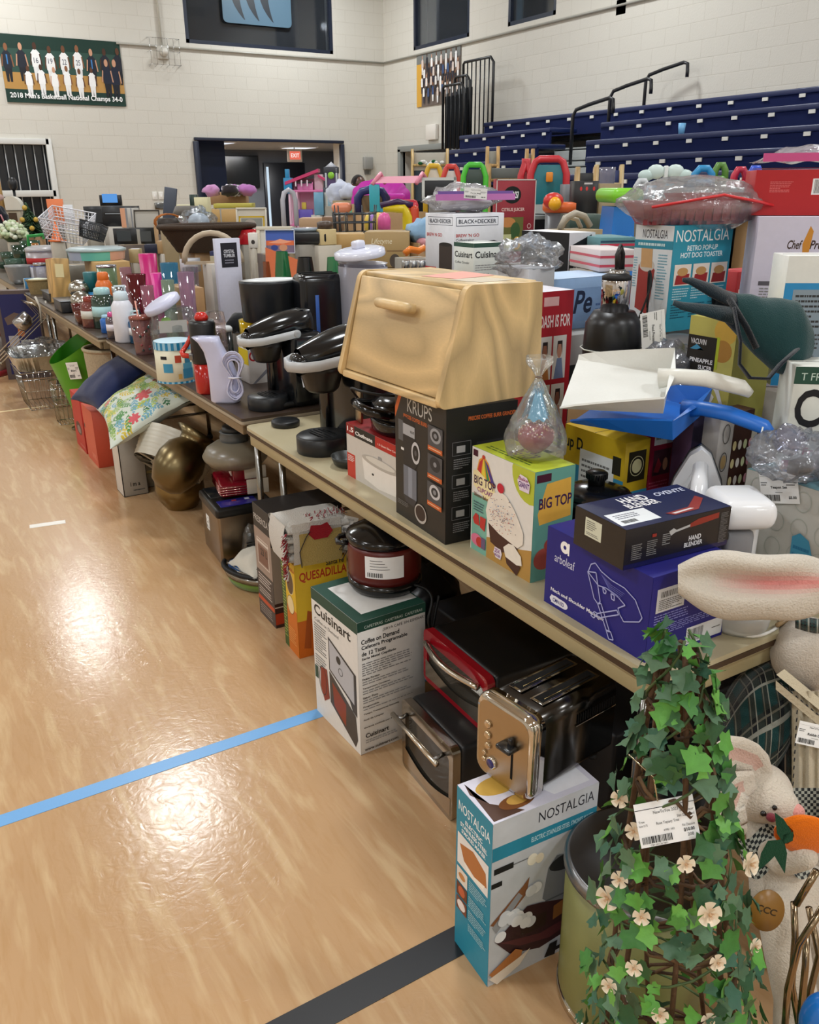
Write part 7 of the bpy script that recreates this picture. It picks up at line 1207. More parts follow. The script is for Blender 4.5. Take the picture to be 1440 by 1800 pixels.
bottle('sport_bottle', 'orange bulb topped squeeze bottle', 190, 1.32, 478, 28, '#e0742a', '#e0742a', 'satin', 'satin')
t, _, _ = vessel('travel_tumbler', 'teal tumbler with a bright blue lower half', 'tumbler', 166, 1.36, 478, 24, {'upper_body': [('satin','#1f6a72',[(.9,.45),(1,.98),(.9,1),(0,1)])], 'lower_body': [('satin','#2a8cc8',[(.8,0),(.9,.45)])]})
t, _, _ = vessel('travel_tumbler', 'tall olive green tumbler with foil rim', 'tumbler', 196, 1.46, 466, 34, {'body': [('gloss','#6a8060',[(.85,0),(.98,.95)])], 'foil_rim': [('foil','#c8c8d8',[(.99,.95),(1,1),(0,1)])]})
t, _, _ = vessel('mason_jar', 'small clear jar with a grey ribbed lid among the bottles', 'jar', 217, 1.24, 503, 24, {'body': [('clear','#dfe6e4',[(.9,0),(1,.05),(1,.6),(.8,.75)])], 'lid': [('steel','#9a9c9c',[(.85,.75),(.85,1),(0,1)])]})
# small charm bottle with hook
p = st(238,1.3); m = M(); m.tube([(-.08,0,.13),(-.03,0,.155),(.03,0,.14),(.05,0,.1),(.05,0,.0)], .012, 'satin', '#15171c', 10); m.tube([(.0,0,.0),(.03,0,.12)], .01, 'satin', '#15171c'); one(m, 'shower_wand', 'black curved spray wand standing among the bottles', 'spray wand', tuple(p))
# pans
for i, (px, X, y, w_, k, col, lb) in enumerate(((143,1.28,492,40,'foil','#a9a9a2','crinkled foil bundle topmost of the metal pans'),(146,1.22,512,38,'steel','#b0aea6','shiny ring cake pan stacked below the foil bundle'),)):
    vessel('cake_pan', lb, 'pan', px, X, y, w_, {'body': [(k,col,[(.7,0),(.95,.3),(1,.5),(.85,.8),(.6,.9),(.3,1),(0,1)])]}, z=DZ+(.08 if i == 0 else 0))
vessel('red_bowl', 'clear and red glass bowl by the brown casserole', 'bowl', 146, 1.16, 533, 34, {'body': [('tint','#8c2a30',[(.5,0),(.9,.4),(1,1)])]})
vessel('casserole_dish', 'reddish brown oval casserole dish near the table edge', 'dish', 150, 1.12, 548, 34, {'body': [('porcelain','#5c2c20',[(.7,0),(.9,.5),(1,1),(.9,.95),(.8,.4),(0,.35)])]})
for i, (px, X, y, w_) in enumerate(((104,1.22,512,52),(122,1.16,526,46),(112,1.3,506,40))):
    p = st(px, X); m = M(); s_ = w_*mpp(p); hh2 = H(p, y); m.box((0,0,hh2/2), (s_*.8,s_*1.5,hh2), 'satin', ('#1c1d20','#26282c','#17181a')[i], .01); m.box((0,0,hh2), (s_*.86,s_*1.56,.006), 'satin', '#2c2e33', .002); one(m, 'roasting_pan', ['wide black roasting pan at the table edge left of the brown dish','dark grey baking pan in front of the wide black one','black lidded pan behind the dark grey baking pan'][i], 'pan', tuple(p))
# wooden knife block, basket, bowl, blue box
p = st(108,1.20); h = H(p, 455); s_ = 36*mpp(p); m = M(); m.box((0,0,h/2), (s_*.8,s_*.9,h), ('wood','#cfa868'), '#fff', .004); t = one(m, 'knife_block', 'tall blond wooden block with a paper note near the table edge', 'wooden block', (p.x,p.y,DZ), 0, rot=(rad(-7),rad(5),rad(10))); m = M(); m.box((-s_*.1,-s_*.46,h*.72), (s_*.4,.003,h*.3), 'paper', '#e6d8a8'); m.build('paper_note', t); m = M()
for k in range(3): m.box((-s_*.2+k*s_*.2,0,h+.001), (.006,.03,.002), 'matte', '#3a2a18')
m.build('knife_slots', t)
def basket(name, label, p, a, b, h, col, flare=1.25, rim=.008, n=34, handle=False):
    t = thing(name, label, 'basket', tuple(p)); m = M(); m.surf(lambda u, v: (a/flare*(1+(flare-1)*v)*(1+.012*math.sin(u*6.283*n+math.pi*int(v*9)))*math.cos(6.283*u), b/flare*(1+(flare-1)*v)*(1+.012*math.sin(u*6.283*n+math.pi*int(v*9)))*math.sin(6.283*u), h*v), n*3, 10, 'wicker', col, cu=True); m.lathe([(0,.002),(a/flare,.002)], 'wicker', col, 24, ry=b/a); m.build('woven_side', t)
    m = M(); m.tube([(a*math.cos(k*.2618), b*math.sin(k*.2618), h) for k in range(24)], rim, 'wicker', col, 8, closed=True); m.build('braided_rim', t)
    if handle: m = M(); m.tube([(a*math.cos(x), 0, h+a*.9*math.sin(x)) for x in [math.pi*k/12 for k in range(13)]], rim, 'wicker', col, 8); m.build('handle', t)
    return t
p = st(70,1.16); s_ = 36*mpp(p); basket('bread_basket', 'small woven basket lined with white paper at the table edge', p, s_*.52, s_*.45, H(p,492), '#8c7a54'); m = M(); m.lathe([(s_*.42,0),(s_*.44,.02),(0,.03)], 'paper', '#d8dcc8', 20); one(m, 'paper_liner', 'white crumpled paper inside the small woven basket', 'paper', (p.x,p.y,p.z+H(p,492)*.9))
vessel('glass_mixing_bowl', 'wide frosted grey bowl nearest the far table edge', 'bowl', 37, 1.15, 466, 44, {'body': [('frost','#a9aeb0',[(.45,0),(.8,.25),(1,.9),(1.05,1)])]})
bx('blue_carton', 'small blue carton beneath the frosted bowl rim', st(47,1.1), .12, .1, .1, 0, '#2f7cb0', {'W': [('r',0,0,.4,1,'#dcdcc8')]})
bx('blue_lid_box', 'white container with a blue lid behind the woven basket', st(60,1.24), .16, .2, H(st(60,1.24),470), 0, '#c9cbd6', {'TW': [('r',0,0,1,1,'#3f5aa4')]})
vessel('glass_canister', 'clear ribbed glass canister left of the wooden block', 'canister', 77, 1.22, 462, 24, {'body': [('clear','#d8d8e2',[(.9,0),(1,.03),(1,.85),(.85,.9)])], 'lid': [('steel','#a8a8b0',[(.9,.9),(.9,1),(0,1)])]})
t, _, _ = vessel('storage_tub', 'frosted tub with a red label and green handled lid', 'tub', 84, 1.42, 432, 58, {'body': [('frost','#c9c4c8',[(.9,0),(1,.03),(1,.85)])], 'lid': [('frost','#dcdce0',[(1.03,.85),(1.03,.93),(.8,1),(0,1)])], 'red_label': [('paper','#b03030',[(1.01,.5),(1.01,.68)])]})
p = st(84,1.42); m = M(); z = hz(p, 432); m.tube([(-.1,0,0),(-.1,0,.09),(.04,0,.1),(.04,0,.06)], .028, 'satin', '#2f9a48', 8, flat=.5); one(m, 'green_scoop', 'green plastic scoop standing on the frosted tub', 'scoop', (p.x-.02,p.y,z+.002))
# round teal cake carrier on carton
abx('cardboard_carton', 'tan cardboard carton under the round teal cake carrier', 141, 176, 234, 462, 1.62, DZ, '#c09c66', {}, base=DZ)
p = onX(178, 1.72, DZ); zc = hz(onX(176,1.62,DZ), 462); t = thing('cake_carrier', 'round cake carrier with turquoise, lilac and peach sides and a clear lid', 'cake carrier', (p.x, p.y, zc+.002)); Rc = 48*mpp(p); hc = H(Vector((p.x,p.y,zc)), 434)
m = M(); m.surf(lambda u, v: (Rc*(.95+.05*v)*math.cos(6.283*u), Rc*(.95+.05*v)*math.sin(6.283*u), hc*.72*v), 48, 3, 'satin', lambda u, v: '#a8b4cc' if .5 < u < .62 else '#6cc4b8' if u < .76 else '#6cc4b8' if u < .8 else '#e0ae98', cu=True); m.lathe([(0,0),(Rc*.95,0)], 'satin', '#8cc4b8', 40); m.build('coloured_base', t); m = M(); m.lathe([(Rc*1.03,hc*.68),(Rc*1.04,hc*.85),(Rc*.9,hc*.97),(0,hc)], 'frost', '#cfe0e4', 48); m.build('clear_lid', t)
# glass tumblers cluster
def glass(label, px, X, ytop, w_, col, kind='tint', name='drinking_glass', z=DZ, fl=.8): return vessel(name, label, 'glass', px, X, ytop, w_, {'body': [(kind, col, [(fl,0),(fl*1.02,.03),(1,1)])]}, z)
glass('tall hot pink ribbed vase standing among the glasses', 271, 1.62, 446, 30, '#c01870', 'satin', 'pink_vase')
glass('magenta tilted plastic bowl right of the pink vase', 288, 1.52, 480, 26, '#d82a90', 'satin', 'plastic_bowl', fl=.5)
glass('dark red cut glass bowl left of the pink vase', 248, 1.45, 482, 34, '#8c1830', 'tint', 'glass_bowl', fl=.5)
glass('sky blue crinkled glass vase', 309, 1.56, 462, 30, '#4aa4d0', 'tint', 'glass_vase')
glass('pale green glass mug beside the blue vase', 305, 1.44, 492, 22, '#b8d0b8', 'tint', 'glass_mug', fl=.95)
glass('lilac tinted glass tumbler right of the blue vase', 338, 1.5, 478, 28, '#c8a0c0', 'tint')
glass('clear sparkling glass tumbler behind the lilac one', 345, 1.66, 470, 26, '#d8d4e0', 'clear')
glass('pale pink stemmed glass leaning by the red bowl', 230, 1.5, 470, 20, '#d8a8b4', 'tint')
glass('pink fluted glass between the white bottle and the red bowl', 268, 1.36, 502, 22, '#d890a8', 'tint')
for i, (px, X, w_) in enumerate(((258,1.32,46),(236,1.28,40))):
    p = st(px, X); s_ = w_*mpp(p); m = M(); m.surf(lambda u, v: (s_*(.9*v+.1)*math.cos(6.283*u), s_*.7*(.9*v+.1)*math.sin(6.283*u), .02+.05*v*v), 30, 6, 'tint', ('#9aaee0','#d8d8ee')[i], cu=True); one(m, 'glass_platter', ['pale blue glass platter under the pink glasses','clear glass platter left of the blue platter'][i], 'platter', (p.x,p.y,DZ-.018))
# paper cups, white boxes, tumbler carton etc. behind
abx('tumbler_box', 'upright white box with a black square label', 386, 390, 432, 420, 1.95, .742, '#cfd2e4', {'S': [('r',.2,.66,.86,.95,'#20222c'), ('t','CRYSTAL',.32,.83,.74,.87,'#dfe2ea',1), ('t','TUMBLER',.3,.78,.76,.82,'#dfe2ea',1), ('l',.34,.7,.72,.76,2,'#9a9cac')]})
abx('cream_carton', 'long cream carton behind the upright white box', 348, 352, 462, 434, 2.3, .742, '#cbbfa4', {'S': [('r',.1,.5,.2,.8,'#b0a488'), ('r',.86,.4,.92,.6,'#e8e0cc')]}, wmax=.9)
p = onX(462,1.75,DZ); m = M(); m.box((0,0,.05), (.1,.2,.05), 'satin', '#17181c', .02); m.tube([(-.1,0,.06),(-.02,.05,.09),(.08,.04,.08)], .035, 'fabric', '#15161a', 10); t = one(m, 'folded_umbrella', 'folded black umbrella lying behind the drum', 'umbrella', (onX(437,1.62,DZ).x, onX(437,1.62,DZ).y, DZ+.1), 20); sup((1.55, onX(437,1.62,DZ).y-.08, DZ), .15, .15, DZ, DZ+.118)
# orange cone bag and green wrapped gift
for i, (px, X, y, w_, col, lb, hz_) in enumerate(((478,1.8,460,24,'#c07a50','clear cone of brown sweets beside the green wrapped gift',0),(506,1.86,442,44,'#3aa468','green cellophane wrapped gift',0),(592,2.0,452,40,'#58b07c','mint green cellophane parcel behind the clear dispenser',0),(545,1.9,452,52,'#101114','black plastic wrapped parcel with crumpled peaks',0))):
    p = st(px, X, .742); h = H(p, y); m = M(); s_ = w_*mpp(p)/2; m.surf(lambda u, v: (s_*(1-.55*v**1.5)*(1+.18*noise.noise(Vector((math.cos(6.283*u)*2,math.sin(6.283*u)*2,v*4+i))))*math.cos(6.283*u), s_*(1-.55*v**1.5)*(1+.18*noise.noise(Vector((math.cos(6.283*u)*2,math.sin(6.283*u)*2,v*4+i+7))))*math.sin(6.283*u), h*v), 30, 16, 'foil' if i == 9 else 'gloss' if i == 3 else 'tint', col, cu=True); m.ell((0,0,h*.4), (s_*.75,s_*.75,h*.38), 'satin', col, 16); one(m, 'wrapped_gift', lb, 'gift', tuple(p))
p = st(500,1.98,.742); m = M(); h = H(p, 434); m.add([(-.1,0,0),(.12,0,0),(.12,0,h*.86),(-.08,0,h),(-.1,.004,0),(.12,.004,0),(.12,.004,h*.86),(-.08,.004,h)], [(0,1,2,3),(7,6,5,4),(0,4,5,1),(1,5,6,2),(2,6,7,3),(3,7,4,0)], 'card', '#e0784e'); one(m, 'orange_sign', 'tilted orange card sign behind the green gift', 'card', (p.x,p.y,p.z))
# drink dispenser
p = st(643,1.78); h = H(p, 424); t = thing('drink_dispenser', 'tall clear drink dispenser with a propped open white lid', 'drink dispenser', (p.x+.0,p.y,DZ)); s_ = 44*mpp(p)
m = M(); m.shell([(s_*.84,.0),(s_*.88,.01),(s_*.95,h*.62),(s_*.98,h*.84)], 'frost', '#c9cad8', 44, rx=.9, ry=1.15); m.build('clear_tank', t); m = M(); m.shell([(s_*.8,h*.5),(s_*.93,h*.86),(s_*.99,h*.86)], 'frost', '#b4b6cc', 44, rx=.9, ry=1.15); m.build('inner_sleeve', t)
Xl = Tr(-s_*.1,.0,h*.9) @ Rx(0) @ Ry(-9); m = M(); m.lathe([(s_*1.0,0),(s_*1.02,.006),(s_*1.0,.026),(s_*.8,.034),(0,.036)], 'gloss', '#d6d9ea', 44, X=Xl, rx=.9, ry=1.15); m.box((.0,0,.05), (.05,.05,.035), 'gloss', '#d9dcec', .01, X=Xl); m.build('white_lid', t)
# ================================================================ floor goods further along
def fbx(name, label, px0, pxc, px1, ytop, X, col, prints={}, dmax=.5, wmax=.4, **k): return abx(name, label, px0, pxc, px1, ytop, X, 0, col, prints, dmax, wmax, base=0, **k)
F = at(221,886,0)
fbx('white_shoe_box', 'upright white carton with black trim standing under the tropical pillow', 178, 219, 262, 752, .93, '#a8a39b', {'W': [('r',0,0,1,1,'#cfc6bb'), ('e',.1,.72,.06,.05,'#1c1a18'), ('f',0,0,1,1,.004,'#1f1c1a'), ('o',.5,.86,.12,.05,.003,'#8a8278')], 'S': [('f',0,0,1,1,.004,'#2a2624'), ('t','i m a',.3,.14,.7,.2,'#26221f',1), ('l',.4,.06,.9,.1,1,'#555')]}, dmax=.16)
F2 = onX(178,.93,0)
bx('orange_carton', 'coral orange carton with a round finger hole beside the white upright one', (.93, F2.y+.05, 0), .3, .3, .35, 0, '#c85038', {'W': [('r',0,0,1,1,'#cf5a40'), ('e',.05,.6,.05,.05,'#2a1410'), ('l',.5,.1,.9,.2,4,'#e89a80')]})
bx('red_carton', 'bright red carton, farthest of the floor cartons under the navy pillow', (.93, F2.y+.4, 0), .3, .3, .37, 0, '#b8261e', {'W': [('r',0,0,1,1,'#bc2a20'), ('e',.5,.38,.3,.12,'#5a2a24'), ('e',.5,.36,.18,.07,'#8a7a74'), ('l',.4,.06,.9,.1,2,'#e0a090')]})
fbx('flower_box', 'grey carton with a black flower emblem behind the brass vases', 246, 252, 300, 800, 1.06, '#9d9583', {'W': [('o',.5,.6,.3,.2,.004,'#222')], 'S': [('f',0,0,1,1,.003,'#3a352c'), ('o',.45,.78,.24,.14,.006,'#1c1a18'), ('o',.45,.78,.12,.08,.004,'#1c1a18'), ('r',0,.42,.8,.5,'#c9b67c'), ('t','WICKER',.3,.44,.7,.48,'#5a4a20')]})
# pillows
def pillow(label, loc, w, d, h, rot, kind, colf, name='throw_pillow', edge='#ccc'):
    t = thing(name, label, 'pillow', tuple(loc), rot=tuple(rad(a) for a in rot)); m = M()
    def fn(s_): return lambda u, v: ((u-.5)*w*(1-.10*math.sin(math.pi*v)*abs(2*u-1)**3), (v-.5)*d*(1-.10*math.sin(math.pi*u)*abs(2*v-1)**3), s_*(h/2*(max(0,math.sin(math.pi*u))*max(0,math.sin(math.pi*v)))**.42+.006*noise.noise(Vector((u*5,v*5,s_)))))
    m.surf(fn(1), 34, 34, kind, colf); m.surf(fn(-1), 34, 34, kind, colf); m.build('cushion_cover', t); return t
rr = random.Random(21); LV = []
for i in range(150): LV.append((rr.uniform(0,1), rr.uniform(0,1), rr.uniform(0,3.14), rr.uniform(.1,.28), rr.choice(['#4f8a4a','#8fae54','#cfc24e','#6ea0b4','#2f6a44','#a8bc60','#c8b040'])))
FL = [(.55,.35,.1,'#c0484c'),(.8,.55,.09,'#a83038'),(.15,.75,.06,'#c86a60'),(.35,.1,.07,'#c8505a')]
def tropic(u, v):
    for a, b, r_, col in FL:
        d_ = math.hypot(u-a, v-b); an = math.atan2(v-b, u-a)
        if d_ < r_*(.55+.45*abs(math.sin(an*3.5))): return col
    for a, b, th, L_, col in LV:
        x, y = u-a, v-b; p_, q_ = x*math.cos(th)+y*math.sin(th), -x*math.sin(th)+y*math.cos(th)
        if 0 < p_ < L_ and abs(q_) < .035*math.sin(math.pi*p_/L_)+.004 and int((p_+abs(q_)*.8)*75) % 3: return col
    return '#c9d0c4'
def pil2(label, loc, w, d, h, rot, colf, n=110):
    t = thing('throw_pillow', label, 'pillow', tuple(loc), rot=tuple(rad(a) for a in rot)); m = M()
    def fn(s_): return lambda u, v: ((u-.5)*w*(1-.12*math.sin(math.pi*v)*abs(2*u-1)**3), (v-.5)*d*(1-.12*math.sin(math.pi*u)*abs(2*v-1)**3), s_*(h/2*(max(0,math.sin(math.pi*u))*max(0,math.sin(math.pi*v)))**.42+.008*noise.noise(Vector((u*5,v*5,s_)))))
    m.surf(fn(1), n, n, 'fabric', colf); m.surf(fn(-1), 30, 30, 'fabric', '#c9d0c4'); m.build('cushion_cover', t); return t
tp = pil2('tropical print throw pillow with red flowers and green leaves on the floor cartons', (1.09, 4.58, .52), .5, .9, .15, (0,-26,-8), tropic); pricetag(parent=tp, loc=(-.22,-.2,-.03), rot=(60,0,-80), w=.12, h=.075, lines=('Pillow','$4.00'))
pillow('navy blue throw pillow behind the tropical pillow', (1.06, 5.18, .53), .42, .42, .15, (0,-32,12), 'fabric', '#16224a')
# brass vases and ribbed planter
p = at(312,905,0); t = thing('brass_vase', 'wide dull brass vase with a fluted lip standing on the floor', 'vase', (p.x+.06, p.y+.12, 0)); 
m = M(); m.surf(lambda u, v: ((lambda r_, z: (r_*math.cos(6.283*u), r_*math.sin(6.283*u), z+.02*v**6*math.sin(6.283*u*3)))(.08+.05*math.sin(math.pi*v*.8)+.05*max(0,v-.75)*4*(.25), .17*v)), 44, 16, 'metal', '#8f7c54', cu=True); m.lathe([(0,.003),(.08,.003)], 'metal', '#8c7040', 30); m.build('bowl', t)
t = thing('brass_vase', 'large tarnished brass urn tipped above the fluted vase', 'vase', tuple(pd(318,812,4.14)), rot=(rad(-10),rad(42),0)); t.scale = (.8,.8,.8); m = M(); m.lathe([(.05,-.2),(.1,-.17),(.145,-.08),(.15,0),(.13,.08),(.085,.13),(.09,.16),(.14,.2),(.135,.2),(.08,.16),(.075,.13)], 'metal', '#75674a', 44); m.build('urn_body', t)
t = thing('ribbed_planter', 'white ribbed oval planter leaning over the brass urn', 'planter', tuple(pd(306,800,4.36)), rot=(rad(-15),rad(40),rad(0))); m = M(); m.surf(lambda u, v: ((.17+.03*v)*(1+.012*math.sin(v*50))*math.cos(6.283*u), (.22+.03*v)*(1+.012*math.sin(v*50))*math.sin(6.283*u), .16*v-.08), 44, 22, 'satin', '#c6c3b6', cu=True); m.lathe([(0,-.08),(.17,-.08)], 'satin', '#c6c3b6', 40, ry=1.29); m.build('ribbed_side', t)
# green bin, wicker basket, candle jar, foil pans, dish racks, blue carton, white helmet shaped toy
t = thing('green_waste_bin', 'bright green waste basket with a slanted oval opening on the floor', 'waste basket', tuple(at(158,752,0)+Vector((.08,.16,0)))); 
m = M()
def gb(k): return lambda u, v: ((.12+.07*v)*k*math.cos(6.283*u), (.14+.06*v)*k*math.sin(6.283*u), .58*v-(.09*v*math.cos(6.283*u)*-1)*v)
m.surf(gb(1), 44, 14, 'satin', '#57a020', cu=True); m.surf(gb(.97), 44, 14, 'satin', '#2f7a18', cu=True); m.lathe([(0,.002),(.12,.002)], 'satin', '#57a020', 30, ry=1.16); m.build('bin_body', t); t.rotation_euler = (0,rad(-8),0)
pricetag(parent=t, loc=(-.11,-.16,.38), rot=(90,0,-42), w=.09, h=.12, lines=('Bin','$3.00'))
p = at(152,752,0); t = thing('glass_hurricane', 'clear glass hurricane candle jar beside the green bin', 'candle jar', (p.x, p.y, 0)); m = M(); m.lathe([(.09,0),(.1,.004),(.1,.01),(0,.012)], 'clear', '#c8b890', 30); m.build('glass_dish', t); m = M(); m.shell([(.05,.012),(.055,.02),(.055,.16)], 'clear', '#e0e6d8', 26); m.lathe([(.045,.012),(.045,.06),(0,.06)], 'satin', '#8fae9a', 24); m.build('jar', t); pricetag(parent=t, loc=(-.035,-.05,.03), rot=(90,0,-15), w=.06, h=.1, lines=('Candle','$2'))
basket('laundry_basket', 'white and tan wicker basket behind the navy pillow', (1.24, 5.85, 0), .19, .19, .62, '#b5a88c', 1.2, .012)
bx('doll_carton', 'dark blue framed toy carton standing beside the foil pans', (.82, 8.35, 0), .35, .12, .78, -14, '#6b5c58', {'S': [('r',0,0,1,1,'#5c504e'), ('r',.1,.06,.96,.96,'#20245c'), ('p',[(.15,.7),(.4,.76),(.8,.7),(.8,.62),(.5,.66),(.2,.62)],'#6a5850'), ('p',[(.4,.5),(.45,.66),(.6,.66),(.56,.48)],'#b0683c'), ('r',.18,.36,.42,.5,'#a8a8b4')], 'W': [('r',0,0,1,1,'#6e5a50')]})
t = thing('bounce_toy', 'white dome toy with a red clear window at the left edge of the floor', 'toy', (.62, 8.75, 0)); m = M(); m.lathe([(.2,0),(.26,.02),(.27,.3),(.24,.36)], 'satin', '#c2bab4', 36); m.build('base', t); m = M(); m.lathe([(.275,.0),(.28,.02),(.275,.05)], 'satin', '#8c2a30', 36); m.lathe([(.25,.35),(.255,.38)], 'satin', '#8c2a30', 36); m.build('red_trim', t); m = M(); m.lathe([(.24,.38),(.23,.5),(.15,.62),(0,.66)], 'frost', '#b8a4a8', 36); m.build('clear_dome', t); m = M(); m.ell((0,0,.45), (.14,.14,.12), 'satin', '#a8303a', 16); m.build('red_core', t)
# steel racks with foil pans
def rack(label, loc, w, d, h, rz, n=7, name='wire_rack', col='#b8b8b6'):
    t = thing(name, label, 'wire basket', tuple(loc), rz); m = M()
    for z, k in ((0,.8),(h*.5,.9),(h,1)): m.tube([(-w/2*k,-d/2*k,z),(w/2*k,-d/2*k,z),(w/2*k,d/2*k,z),(-w/2*k,d/2*k,z)], .004, 'chrome', col, 6, closed=True)
    m.build('frame_wires', t); m = M()
    for i in range(n+1):
        x = -1+2*i/n
        for s_ in (-1, 1): m.tube([(w/2*x*.8,s_*d/2*.8,0),(w/2*x,s_*d/2,h)], .002, 'chrome', col, 4); m.tube([(s_*w/2*.8,d/2*x*.8,0),(s_*w/2,d/2*x,h)], .002, 'chrome', col, 4)
        m.tube([(w/2*x*.8,-d/2*.8,0),(w/2*x*.8,d/2*.8,0)], .002, 'chrome', col, 4)
    m.build('mesh_wires', t); return t
p = at(88,700,0); rack('chrome wire basket on the floor holding the foil pans', (.98, 7.2, 0), .42, .5, .3, 0, 10)
m = M(); X = Matrix.Identity(4); w_, d_ = .5, .62
m.surf(lambda u, v: ((.4+.1*v)*w_*(1+.02*math.sin(u*6.283*40)*(1-v)*2)*math.copysign(abs(math.cos(6.283*u))**.35, math.cos(6.283*u)), (.4+.1*v)*d_*(1+.02*math.sin(u*6.283*40)*(1-v)*2)*math.copysign(abs(math.sin(6.283*u))**.35, math.sin(6.283*u)), .12*v), 160, 6, 'foil', '#c9cdd0', cu=True, sm=False); m.lathe([(0,.002),(.2,.002)], 'foil', '#c9cdd0', 24)
one(m, 'foil_roasting_pan', 'crimped aluminium foil roasting pan resting on the chrome wire basket', 'foil pan', (.98,7.2,.305))
m = M(); crumple(m, (0,0,.08), (.2,.26,.1), 'clear', '#d6d8d8', 26, .4, 2.2, 4); one(m, 'clear_plastic_wrap', 'crumpled clear plastic wrap lying in the foil roasting pan', 'plastic wrap', (.98,7.2,.33))
t = thing('dish_drainer', 'chrome dish drainer leaning on the foil pans with a white clip', 'dish drainer', (.9,7.75,.45), rot=(rad(0),rad(-38),rad(10))); m = M()
for k in range(4): m.tube([(-.26,-.12+.08*k,0),(.26,-.12+.08*k,0),(.27,-.12+.08*k,.12),(.26,-.12+.08*k,.16)], .005, 'chrome', '#c6c6c4', 6)
m.tube([(-.27,-.14,0),(-.27,.14,0)], .006, 'chrome', '#c6c6c4'); m.tube([(.26,-.14,.16),(.26,.14,.16)], .006, 'chrome', '#c6c6c4'); m.build('wires', t); m = M(); m.lathe([(.06,0),(.075,.05),(.07,.1),(0,.1)], 'steel', '#b8b8ba', 22, X=Tr(.12,0,.02)); m.build('cutlery_cup', t)
rack('narrow chrome rack standing between foil pans and green bin', (.98,6.5,0), .14, .2, .3, 0, 4)
p = at(140,560,DZ)
m = M(); m.tube([(0,0,0),(.005,0,.12),(-.02,0,.2)], .012, 'satin', '#cfc9bd', 8, flat=.4); m.tube([(.06,.02,.0),(.055,.02,.16)], .01, 'satin', '#d6d0c4', 8, flat=.4); one(m, 'plastic_strap', 'pair of white plastic straps hanging over the table edge', 'strap', (1.035,7.35,.62))
# ================================================================ the rest of the hall: more table rows
def G(px, X, ybot=None, sw=.25, sd=.25, T=BT):
    """spot on a table at column px, raised on a carton when its foot shows higher than the table"""
    p = onX(px, X, T+.002)
    if ybot:
        z = hz(p, ybot)
        if z > T+.03: sup((p.x-sw/2, p.y-sd/2, T), sw, sd, T, z-.002); p = Vector((p.x, p.y, z))
    return p
def gbox(name, label, px0, px1, ytop, ybot, X, col, prints={}, d=.25, yaw=-32, kind='card', cat='box', flap=False, T=BT, supw=None):
    p = onX(px0, X, T+.002); s_ = mpp(p); z = hz(p, ybot) if ybot else T+.002; z = max(z, T+.002); w = (px1-px0)*s_; h = max(.02, hz(p, ytop)-z)
    if z > T+.03: sup((p.x+.02, p.y-w*.3, T), w*.7, d*.8, T, z-.002)
    return bx(name, label, (p.x, p.y, z), w, d, h, yaw, col, prints, cat=cat, kind=kind, flap=flap)
def U(items): return {'S': items}
# --- left, behind the dark tables
gbox('orange_sign', 'upright orange paper sign behind the white wire crates', 98, 125, 350, 395, 1.9, '#e8875c', U([('l',.25,.45,.8,.65,3,'#a85a3a')]), .02, -25, 'paper', 'sign')
gbox('white_folder', 'white sheet standing right of the upright orange sign', 126, 142, 360, 392, 1.95, '#d9dce2', {}, .02, -30, 'paper', 'paper')
m = M(); p = G(20, 1.6, 392); m.surf(lambda u, v: ((u-.5)*.3, .05*math.sin(u*4)+.1*v, .16*v+.02*math.sin(u*3)), 12, 8, 'paper', '#e88e62'); one(m, 'orange_sign', 'curled orange paper sign at the left edge of the frame', 'sign', tuple(onX(22,1.5,DZ)+Vector((0,0,.3))))
sup(onX(22,1.5,DZ)-Vector((.1,.1,0)), .2, .2, DZ, DZ+.3)
def shopping_crate(label, px, X, ybot, w, d, h, col, rot):
    p = onX(px, X, DZ); z = max(DZ, hz(p, ybot)); t = thing('wire_crate', label, 'crate', (p.x,p.y,z), rot=tuple(rad(a) for a in rot)); m = M()
    for z_, k in ((0,.85),(h*.5,.93),(h,1)): m.tube([(-w/2*k,-d/2*k,z_),(w/2*k,-d/2*k,z_),(w/2*k,d/2*k,z_),(-w/2*k,d/2*k,z_)], .006, 'satin', col, 6, closed=True)
    m.build('rims', t); m = M()
    for i in range(13):
        x = -1+i/6
        for s_ in (-1, 1): m.tube([(w/2*x*.85,s_*d/2*.85,0),(w/2*x,s_*d/2,h)], .0035, 'satin', col, 4); m.tube([(s_*w/2*.85,d/2*x*.85,0),(s_*w/2,d/2*x,h)], .0035, 'satin', col, 4)
    for k in (.2,.35,.65,.8): q = .85+.15*k; m.tube([(-w/2*q,-d/2*q,h*k),(w/2*q,-d/2*q,h*k),(w/2*q,d/2*q,h*k),(-w/2*q,d/2*q,h*k)], .003, 'satin', col, 4, closed=True)
    m.build('lattice_sides', t); return p, z
sup(onX(135,1.62,DZ)-Vector((.12,.12,0)), .24, .24, DZ, DZ+.17); shopping_crate('white lattice plastic crate tipped behind the teal cake carrier', 135, 1.62, 415, .42, .3, .2, '#dcdde4', (20,10,-35))
sup(onX(172,1.75,DZ)-Vector((.08,.08,0)), .16, .16, DZ, DZ+.16); shopping_crate('small black lattice basket right of the white lattice crate', 172, 1.75, 420, .2, .2, .14, '#2a2c30', (-10,14,-30))
p = G(112, 1.5, 424, .12, .12, DZ); m = M(); m.lathe([(.08,0),(.08,.01),(.05,.012),(.0,.2)], 'satin', '#e8702a', 24); one(m, 'orange_cone', 'bright orange plastic cone before the white lattice crate', 'cone', tuple(p))
